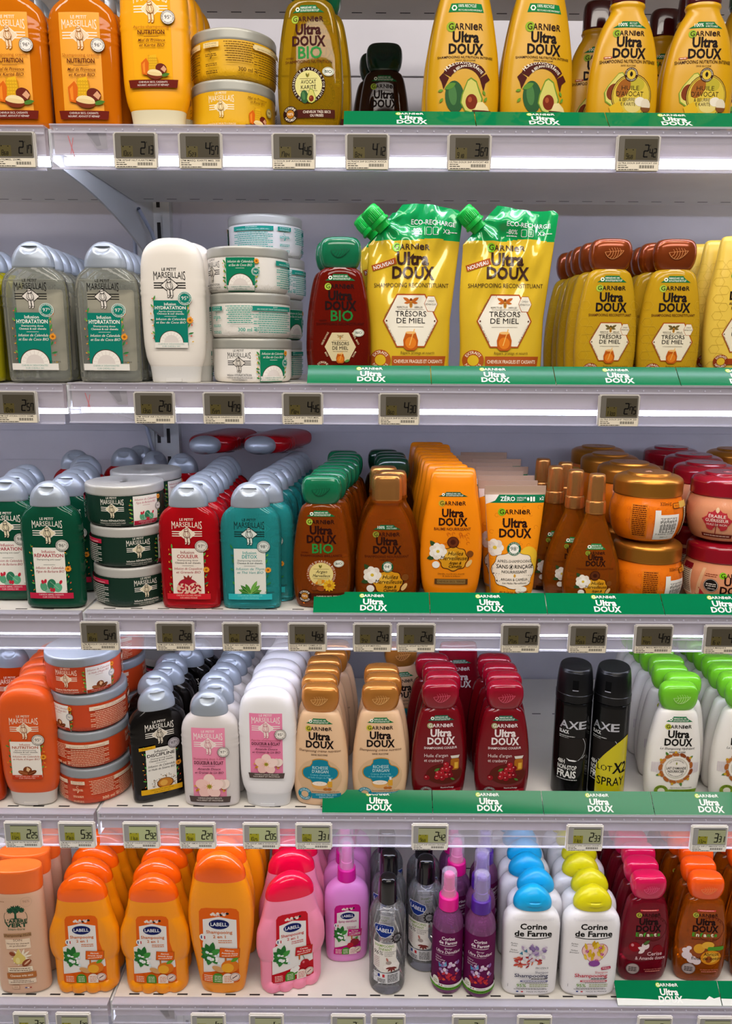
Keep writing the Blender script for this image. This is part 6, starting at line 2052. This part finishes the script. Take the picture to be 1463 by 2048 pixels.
def art_heart(g):
    pts = []
    for i in range(40):
        t = 2 * math.pi * i / 40
        pts.append((3 + 1.12 * 16 * math.sin(t) ** 3, 74 + 1.3 * (13 * math.cos(t) - 5 * math.cos(2 * t) - 2 * math.cos(3 * t) - math.cos(4 * t))))
    g.p([(3 + (a - 3) * 1.04, 73 + (b - 73) * 1.04) for a, b in pts], 'a83a5a')
    g.p(pts, 'efc6c0')
    rr = random.Random(31)
    for i in range(24):
        a = rr.uniform(-9, 14)
        g.leaf(a, rr.uniform(62, 86), rr.uniform(7, 13), 4, rr.uniform(60, 130), rr.choice(['d9b12c', 'c99c1c', 'e6c84a']))
    for a, b in ((-8, 78), (13, 73), (6, 63), (10, 84)):
        for k in range(5):
            g.e(a + 1.5 * math.cos(k * 1.257), b + 1.5 * math.sin(k * 1.257), 1.3, 1.3, ['b0508a', 'd98aa8'][k % 2], n=8, hold=True)
        g.k += 1
    g.e(3, 58, 8, 5, '8a4a9a')
    g.r(20, 50, 14, 4.6, 'b03a5a', rad=1.4, ang=6)
    g.dash(20, 50, 10, 1.2, 'f2d9d9', 3)
corine('white_blue', '0fa0d8', '3a3a5a', art_splash, '5a5a8a', '0a86c0')
corine('white_yellow', 'd0c60c', 'c03048', art_heart, 'c0485a', 'b0a60a')
# ------------------------------------------------------------------ green leaning price strips, 150 mm each
m_strip = plastic('067346', .07, name='strip')
m_strip.node_tree.nodes['Principled BSDF'].inputs['Specular IOR Level'].default_value = 0.12
m_stripw = plastic('e9ece8', .2, name='strip')
def strip_parts(torn=False):
    bx = boxes('strip', [(0, 149.4, -.5, .5, 0, 31)], m_strip)
    bx.transform(Matrix.Rotation(R(-47), 4, 'X'))
    c, q = math.cos(R(47)), math.sin(R(47))
    srf = lambda x, z, off: (x, z * q - (.5 + off) * c, z * c + (.5 + off) * q)
    g = Lab()
    W = 'f1f3ee'
    if torn:
        pts = [(0, 0), (149, 0), (149, 11), (140, 9), (134, 12), (128, 7.5), (100, 8.6), (60, 7), (30, 8.4), (0, 9)]
        g.p(pts, m_stripw)
    g.e(62.4, 25.5, 3.2, 3.0, 'b5cf4a')
    for i, (ch, wd) in enumerate((('G', 4.4), ('A', 4.6), ('R', 4.2), ('N', 4.6), ('I', 1.5), ('e', 4.6), ('R', 4.2))):
        g.t(ch, [62.6, 67.3, 72, 76.9, 80.6, 84.4, 89.4][i], 23.6, 3.9 if ch != 'e' else 5, W, w=wd, b=.016, hold=True)
    g.k += 1
    ultra_doux(g, 77, 4.2, 34, W, .78)
    t = g.build('lettering', srf, base=.08, flat=True)
    lip = boxes('lip', [(0, 149.4, -1.2, 3, -.3, .8)], clear_sheet('strip_foot', 'cfd4d0', .5))
    return [('panel', bx), ('lettering', t), ('foot', lip)]
sp_ = strip_parts()
spt = strip_parts(True)
for row, x0, L in (
        (1, -28 - 0, ['under the dark bottle at the back', 'under the big yellow bottles', 'under the brown-capped yellow bottles', 'right end past the brown-capped yellow bottles']),
        (2, -72, ['in front of the dark red bottle', 'in front of the honey refill pouches', 'in front of the copper-capped honey bottles', 'in front of the honey conditioner']),
        (3, -67, ['in front of the gold-capped amber bottle', 'in front of the orange conditioner and tube', 'in front of the oil sprays', 'in front of the red-lidded jars']),
        (4, -57, ['in front of the gold-capped cream bottles', 'in front of the dark red bottles', 'in front of the black spray cans', 'in front of the green-capped white bottles']),
        (5, 365, ['torn, in front of the cherry bottle', 'torn, past the amber bottle'])):
    for i, w_ in enumerate(L):
        nm = {1: 'top', 2: 'second', 3: 'third', 4: 'fourth', 5: 'bottom'}[row]
        place(spt if row == 5 else sp_, 'shelf_strip', f'green {nm} shelf strip with white lettering, {w_}', 'strip', x0 + 150.4 * i, 944, SHELF_Z[row] + .6, 0, 'green shelf strips')

# ------------------------------------------------------------------ stocking the shelves
SH, CO, JA = 'shampoo_bottle', 'conditioner_bottle', 'hair_mask_jar'
def stack(parts, row, x, y, n, labels, rzs, group, name=JA, cat='jar', h=53.6, dx=None):
    for i in range(n):
        place(parts, name, labels[i], cat, x + (dx[i] if dx else 0), y, SHELF_Z[row] + .3 + h * i, rzs[i], group)
def many(parts, name, row, spots, desc, where, group, cat='bottle'):
    for i, (x, y, a) in enumerate(spots):
        pos = f'front of {where}' if i == 0 else f'{ORD[i]} back in {where}'
        place(parts, name, f'{desc}, {pos}', cat, x, y, SHELF_Z[row] + .3, a, group)

# top shelf
column(T['honey'], SH, 1, -404, 971, 4, 32, 'orange shampoo bottle with grey cap', 'the column above the 2.17 tag', 'orange honey shampoos')
column(T['honey'], SH, 1, -324, 971, 4, 32, 'orange shampoo bottle with grey cap', 'the column beside the yellow conditioner', 'orange honey shampoos', dx=[0, 4, 7, 9])
column(T['honey_cond'], CO, 1, -243, 972, 4, 32, 'yellow conditioner bottle on cream foot cap', 'the column above tag 2.13', 'yellow honey conditioners', dx=[0, 3, 6, 8])
stack(T['honey_jar'], 1, -161, 1010, 2, ['yellow hair mask jar at the foot of the yellow pair', 'yellow hair mask jar turned to its small print, on top of another'], [-8, 154], 'yellow mask jars', dx=[-1, 1])
many(T['olive_bio'], SH, 1, [(-67, 976, -5), (-58, 1010, -2)], 'clear olive green shampoo bottle', 'the pair beside the yellow jars', 'olive shampoos')
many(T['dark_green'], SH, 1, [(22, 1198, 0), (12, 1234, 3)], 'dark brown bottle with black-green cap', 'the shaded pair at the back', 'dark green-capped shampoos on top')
many(T['avocado_big'], SH, 1, [(110, 989, 2), (108, 1028, -1)], 'big yellow avocado shampoo bottle', 'the pair beside the dark bottles', 'big yellow shampoos')
many(T['avocado_big'], SH, 1, [(197, 989, 9), (199, 1030, 3)], 'big yellow avocado shampoo bottle', 'the pair beside the brown-capped ones', 'big yellow shampoos')
many(T['avocado_new'], SH, 1, [(297, 988, 1), (285, 1062, -2)], 'waisted yellow shampoo bottle with brown cap', 'the pair above tag 2.42', 'brown-capped yellow shampoos')
many(T['avocado_new'], SH, 1, [(384, 988, -1), (393, 1036, 2), (375, 1084, 4)], 'waisted yellow shampoo bottle with brown cap', 'the column at the shelf end', 'brown-capped yellow shampoos')
place(T['avocado_big'], SH, 'big yellow shampoo bottle at the frame edge, half hidden behind brown-capped ones', 'bottle', 470, 1064, SHELF_Z[1] + .3, 4, 'big yellow shampoos')

# second shelf
column(T['olive'], SH, 2, -485, 971, 4, 32, 'yellow-green shampoo bottle with grey cap', 'the column at the frame edge', 'yellow-green shampoos', slope=-1)
column(T['clear'], SH, 2, -402, 971, 7, 32, 'clear shampoo bottle with grey cap', 'the column above the 2.57 tag', 'clear shampoos')
column(T['clear'], SH, 2, -315, 971, 5, 32, 'clear shampoo bottle with grey cap', 'the column beside the white conditioner', 'clear shampoos', slope=-.5)
many(T['hyd_cond'], CO, 2, [(-235, 972, -2), (-228, 1008, 3)], 'white conditioner bottle with green label', 'the pair above tag 2.70', 'white conditioners')
stack(T['hyd_jar'], 2, -146, 1008, 3, ['white hair mask jar with brand and green panel, foot of the front stack', 'white hair mask jar turned to its small print, middle of the front stack', 'white hair mask jar with coconut panel, topmost of the front stack'], [-12, 131, -53], 'white mask jars', dx=[0, -1, -3])
stack(T['hyd_jar'], 2, -141, 1113, 4, ['white hair mask jar at the foot of the rear stack', 'white hair mask jar second up in the rear stack', 'white hair mask jar third up in the rear stack', 'white hair mask jar highest of all, topmost of the rear stack'], [140, 10, 165, -148], 'white mask jars', dx=[0, 1, 4, 1])
many(T['red_bio'], SH, 2, [(-33, 986, 1), (-40, 1020, 2)], 'dark red shampoo bottle with green cap', 'the pair beside the pouches', 'dark red shampoos')
many(T['pouch_a'], 'refill_pouch', 2, [(54, 997, 2), (44, 1052, -3)], 'gold honey refill pouch', 'the pair next to the dark red bottle', 'honey refill pouches', 'pouch')
place(T['pouch_b'], 'refill_pouch', 'gold honey refill pouch standing alone beside the copper-capped honey bottles', 'pouch', 170, 997, SHELF_Z[2] + .3, 0, 'honey refill pouches')
column(T['honey_ud'], SH, 2, 296, 987, 5, 32, 'honey yellow shampoo bottle with copper cap', 'the column beside the pouches', 'copper-capped honey shampoos', dx=[0, -4, -6, -5, -9], rz=[2, 1, -2, 1, 0])
column(T['honey_ud'], SH, 2, 374, 987, 4, 32, 'honey yellow shampoo bottle with copper cap', 'the column beside the honey conditioner', 'copper-capped honey shampoos', dx=[0, -7, -5, -3])
column(T['honey_ud_cond'], CO, 2, 458, 988, 4, 34, 'cream yellow honey conditioner bottle', 'the column at the shelf end', 'honey conditioners', dx=[0, -5, -12, -14])

# third shelf
column(T['repair'], SH, 3, -472, 1004, 4, 38, 'dark green shampoo bottle with grey cap', 'the column at the frame edge', 'dark green shampoos', dx=[0, -6, -18, -24])
many(T['repair'], SH, 3, [(-404, 971, 0), (-407, 1042, 3), (-412, 1076, 2), (-415, 1110, 1), (-424, 1146, 4)], 'dark green shampoo bottle with grey cap', 'the column beside the jars', 'dark green shampoos')
for x, y, a, l in ((-449, 1226, 4, 'red shampoo bottle standing behind the dark green column beside the jars'),
                   (-488, 1290, 6, 'red shampoo bottle by the back panel, farthest of its kind from the upright'),
                   (-416, 1326, 3, 'red shampoo bottle at the back, its cap just before the slotted upright'),
                   (-400, 1360, -2, 'red shampoo bottle touching the upright, mostly hidden by another grey cap'),
                   (-354, 1284, 58, 'red shampoo bottle turned sideways in front of the slotted upright'),
                   (-300, 1254, 2, 'red shampoo bottle behind the rear dark green jars, beside the lying bottles')):
    place(T['colour'], SH, l, 'bottle', x, y, SHELF_Z[3] + .3, a, 'red shampoos near the upright')
stack(T['repair_jar'], 3, -317, 1008, 3, ['dark green hair mask jar at the foot of the front stack', 'dark green hair mask jar in the middle of the front stack', 'dark green hair mask jar with cactus panel, topmost of the front stack'], [35, 28, -3], 'dark green mask jars', dx=[3, 2, -2])
stack(T['repair_jar'], 3, -320, 1113, 3, ['dark green hair mask jar at the foot of the rear stack', 'dark green hair mask jar in the middle of the rear stack', 'dark green hair mask jar topmost of the rear stack, embossed lid showing'], [60, 120, 20], 'dark green mask jars')
column(T['colour'], SH, 3, -227, 971, 9, 32, 'red shampoo bottle with grey cap', 'the column above the 2.58 tag', 'red shampoos', slope=1.2, dx=[0, 5, 2, 3, 5, 5, 3, 2, 2])
column(T['detox'], SH, 3, -148, 971, 11, 32, 'teal shampoo bottle with grey cap', 'the column above the 2.62 tag', 'teal shampoos', dx=[0, 14, 8, 6, 11, 16, 19, 22, 26, 29, 32], rz=[0, -2, 1, 2, -1, 0, 1, -1, 0, 1, 0])
for (x, y, a, l) in ((-224, 1358, -13, 'red shampoo bottle lying cap forward on the red and teal bottles, nearer the upright'), (-130, 1356, -16, 'red shampoo bottle lying cap forward across the rear teal bottles')):
    place(T['colour'], SH, l, 'bottle', x, y, SHELF_Z[3] + 183, a, 'lying red shampoos', rx=90)
column(T['amber_bio'], SH, 3, -57, 977, 9, 32, 'clear amber shampoo bottle with green cap', 'the column above tag 4.92', 'green-capped amber shampoos', dx=[0, 6, 7, 11, 17, 22, 23, 26, 20], rz=[-1, 1, 0, 2, -1, 1, 0, 0, 1])
many(T['marv'], SH, 3, [(27, 987, 1), (35, 1024, -2), (24, 1062, 3)], 'clear amber shampoo bottle with gold cap', 'the column above tag 2.43', 'gold-capped amber shampoos')
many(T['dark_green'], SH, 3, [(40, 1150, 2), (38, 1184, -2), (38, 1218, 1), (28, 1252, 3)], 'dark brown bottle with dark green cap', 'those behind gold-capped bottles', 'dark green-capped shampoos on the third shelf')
column(T['oil_cond'], CO, 3, 112, 988, 11, 33.5, 'orange flat-topped conditioner bottle', 'the column beside the tubes', 'orange conditioners', dx=[0, 6, 0, -3, -4, -4, -5, -6, -5, 0, -8])
column(T['tube'], 'squeeze_tube', 3, 193, 987, 9, 43, 'orange squeeze tube with flat crimped top', 'the column above tag 5.47', 'orange squeeze tubes', cat='tube', dx=[0, -2, 3, -4, 12, -4, 18, -2, 10])
many(T['oil'], 'oil_spray_bottle', 3, [(299, 989, 0), (281, 1025, -2), (263, 1061, 3), (286, 1100, -6), (262, 1137, 2)], 'amber oil spray bottle with gold cap', 'those above tag 6.89', 'amber oil sprays', 'spray bottle')
for k, (x, y) in enumerate(((381, 1016), (381, 1112), (383, 1209), (393, 1306))):
    w_ = ['front', 'second', 'third', 'rearmost'][k]
    stack(T['gold_mask'], 3, x, y, 2, [f'orange round mask jar with gold lid, lower of the {w_} pair', f'orange round mask jar with gold lid, upper of the {w_} pair'], [[-130, -148], [20, 25], [60, 10], [0, 90]][k], 'gold-lidded mask jars', h=88, dx=[0, -6] if k == 0 else None)
for k, (x, y) in enumerate(((481, 1016), (492, 1112), (514, 1208), (516, 1305))):
    w_ = ['front', 'second', 'third', 'rearmost'][k]
    stack(T['red_mask'], 3, x, y, 2, [f'peach round mask jar with red lid, lower of the {w_} pair', f'peach round mask jar with red lid, upper of the {w_} pair'], [[2, -118], [30, 5], [60, 10], [0, 90]][k], 'red-lidded mask jars', h=88, dx=[0, -2] if k == 0 else None)
place(T['gold_mask'], JA, 'orange round mask jar with gold lid at the frame edge, behind the red lids', 'jar', 612, 1280, SHELF_Z[3] + 88.4, 0, 'gold-lidded mask jars')
place(T['gold_mask'], JA, 'orange round mask jar under another, behind the red-lidded jars', 'jar', 612, 1280, SHELF_Z[3] + .3, 0, 'gold-lidded mask jars')

# fourth shelf
many(T['rust'], SH, 4, [(-537, 976, 2), (-541, 1010, -2), (-547, 1128, 3)], 'clear rust shampoo bottle with grey cap', 'those at the frame edge', 'clear rust shampoos')
column(T['argan_cond'], CO, 4, -457, 972, 6, 32, 'rust orange conditioner bottle on grey cap', 'the column above tag 2.25', 'rust conditioners', dx=[0, -6, -4, -14, -16, -18])
stack(T['argan_jar'], 4, -384, 1008, 4, ['rust hair mask jar reading 300 ml, foot of the front stack', 'rust hair mask jar second up in the front stack', 'rust hair mask jar third up in the front stack', 'rust hair mask jar with nut panel, topmost of the front stack'], [168, 99, -84, -8], 'rust mask jars', dx=[0, -1, 0, -6])
stack(T['argan_jar'], 4, -388, 1114, 4, ['rust hair mask jar at the foot of the rear stack', 'rust hair mask jar second up in the rear stack', 'rust hair mask jar third up in the rear stack', 'rust hair mask jar topmost of the rear stack'], [20, 60, 100, 110], 'rust mask jars')
stack(T['repair_jar'], 4, -338, 1262, 2, ['dark hair mask jar low behind the black bottles', 'dark hair mask jar with wide grey lid behind the black bottles'], [0, 40], 'dark mask jars on the fourth shelf')
many(T['sesame'], SH, 4, [(-286, 986, 25), (-300, 1034, 6), (-291, 1067, 2), (-294, 1100, 3), (-276, 1134, 0), (-268, 1168, 2)], 'black shampoo bottle with grey cap', 'the column above tag 2.92', 'black shampoos')
column(T['almond'], SH, 4, -210, 971, 8, 32, 'milky shampoo bottle with pink label', 'the column above tag 2.27', 'pink-labelled milky shampoos', dx=[0, 3, -3, 3, 7, 9, 9, 10])
column(T['almond_cond'], CO, 4, -132, 972, 8, 32, 'white conditioner bottle with pink label', 'the column above tag 2.05', 'pink-labelled white conditioners', dx=[0, 0, 4, 3, 8, 12, 18, 20], rz=[-2, 1, 0, 2, -1, 0, 1, 0])
column(T['cream_ud'], SH, 4, -60, 974, 6, 32, 'cream shampoo bottle with gold cap', 'the column above the 3.31 tag', 'gold-capped cream shampoos', dx=[0, -3, -1, 0, 8, 12], rz=[-4, -1, 0, 1, 2, 0])
column(T['cream_ud'], SH, 4, 21, 978, 3, 32, 'cream shampoo bottle with gold cap', 'the column beside the dark red bottles', 'gold-capped cream shampoos', dx=[0, 5, 3])
place(T['cream_ud'], SH, 'lone cream shampoo bottle with gold cap standing far behind the others', 'bottle', 55, 1130, SHELF_Z[4] + .3, 12, 'gold-capped cream shampoos')
column(T['cherry_ud'], SH, 4, 103, 986, 4, 32, 'dark red shampoo bottle', 'the column beside the cream bottles', 'dark red cranberry shampoos', dx=[0, 6, 5, -3], rz=[4, 2, 0, -2])
column(T['cherry_ud'], SH, 4, 191, 986, 4, 32, 'dark red shampoo bottle', 'the column beside the black cans', 'dark red cranberry shampoos', dx=[0, 4, 4, 1], rz=[2, 1, 0, -2])
place(T['cherry_cond'], CO, 'dark red conditioner bottle standing behind the first dark red column', 'bottle', 143, 1124, SHELF_Z[4] + .3, 4)
place(T['can'], 'spray_can', 'plain black spray can beside the dark red bottles', 'spray can', 292, 1006, SHELF_Z[4] + .3, -13, 'black spray cans')
place(T['can_lot'], 'spray_can', 'black spray can with a yellow offer sticker', 'spray can', 343, 1000, SHELF_Z[4] + .3, -33, 'black spray cans')
column(T['milk_ud'], SH, 4, 428, 986, 8, 32, 'white shampoo bottle with green cap', 'the column beside the black cans', 'green-capped white shampoos', dx=[0, 18, 13, 20, 18, 18, 19, 20])
column(T['milk_ud'], SH, 4, 520, 988, 8, 32, 'white shampoo bottle with green cap', 'the column at the frame edge', 'green-capped white shampoos', dx=[0, 3, 4, 8, 9, 10, 10, 12])

# bottom shelf
many(T['green_tree'], SH, 5, [(-566, 990, 4), (-570, 1026, 0)], 'pale green flat shampoo bottle', 'the pair at the frame edge', 'pale flat shampoos')
column(T['beige'], SH, 5, -494, 973, 4, 36, 'beige flat shampoo bottle with orange cap', 'the column above tag 3.36', 'beige flat shampoos', dx=[0, -3, -3, -2], rz=[3, 3, 2, 0])
column(T['penguin'], SH, 5, -404, 978, 6, 35, 'orange footed bottle', 'the first orange column from the beige bottles', 'orange footed shampoos', dx=[0, -4, -6, -7, -8, -8], rz=[2, 3, 0, 2, 1, 0])
column(T['penguin'], SH, 5, -302, 978, 6, 35, 'orange footed bottle', 'the orange column beside the tall one', 'orange footed shampoos', dx=[0, -4, -2, -2, -3, -3], rz=[0, 2, 1, -1, 0, 0])
column(T['tall'], SH, 5, -205, 975, 5, 36, 'tall smooth orange bottle', 'the column above the 1.99 tag', 'tall orange shampoos', dx=[0, -4, 6, 5, 5])
many(T['penguin_pink'], SH, 5, [(-107, 985, 17), (-110, 1040, 7), (-108, 1077, 4), (-106, 1113, 2), (-104, 1148, 2)], 'pink footed bottle with red cap', 'the pink column above tag 1.40', 'pink footed shampoos')
many(T['pink_spray'], 'detangling_spray', 5, [(-26, 1038, 6), (-30, 1078, 0), (-26, 1117, 2), (-22, 1156, 0)], 'pink spray bottle with magenta top', 'those beside the pink footed bottles', 'pink sprays', 'spray bottle')
many(T['clear_round'], SH, 5, [(35, 985, -12), (38, 1042, -30), (36, 1097, 40)], 'clear round bottle with black cap', 'the column above tag 1.52', 'clear black-capped shampoos')
many(T['clear_round'], SH, 5, [(93, 1028, -32), (94, 1084, 20)], 'clear round bottle with black cap', 'the column behind the magenta spray', 'clear black-capped shampoos')
many(T['magenta_spray'], 'detangling_spray', 5, [(123, 983, -4), (143, 1060, 10), (143, 1112, 0)], 'plum spray bottle with magenta top', 'those above tag 3.20', 'magenta-topped sprays', 'spray bottle')
many(T['violet_spray'], 'detangling_spray', 5, [(169, 977, -6), (176, 1026, 20), (190, 1086, 40)], 'plum spray bottle with violet top', 'those beside blue-capped bottles', 'violet-topped sprays', 'spray bottle')
column(T['white_blue'], SH, 5, 242, 975, 6, 36, 'white bottle with blue cap', 'the column above the 2.81 tag', 'blue-capped white bottles', dx=[0, 12, 6, 10, 9, 9])
column(T['white_yellow'], SH, 5, 328, 975, 6, 36, 'white bottle with yellow cap', 'the column beside the cherry bottles', 'yellow-capped white bottles', dx=[0, 6, 2, 10, 10, 10])
column(T['kid_cherry'], SH, 5, 416, 1000, 6, 33, 'dark cherry shampoo bottle with crimson cap', 'the column above tag 2.51', 'cherry shampoos', dx=[0, 1, 8, 7, 7, 7])
column(T['kid_apricot'], SH, 5, 500, 1000, 6, 33, 'clear amber shampoo bottle with orange cap', 'the column above tag 2.36', 'apricot shampoos', dx=[0, 3, 13, 8, 8, 8])
column(T['kid_apricot'], SH, 5, 586, 1000, 4, 33, 'clear amber shampoo bottle with orange cap', 'the column cut by the frame', 'apricot shampoos', dx=[0, 2, 3, 3])
bpy.context.view_layer.update()
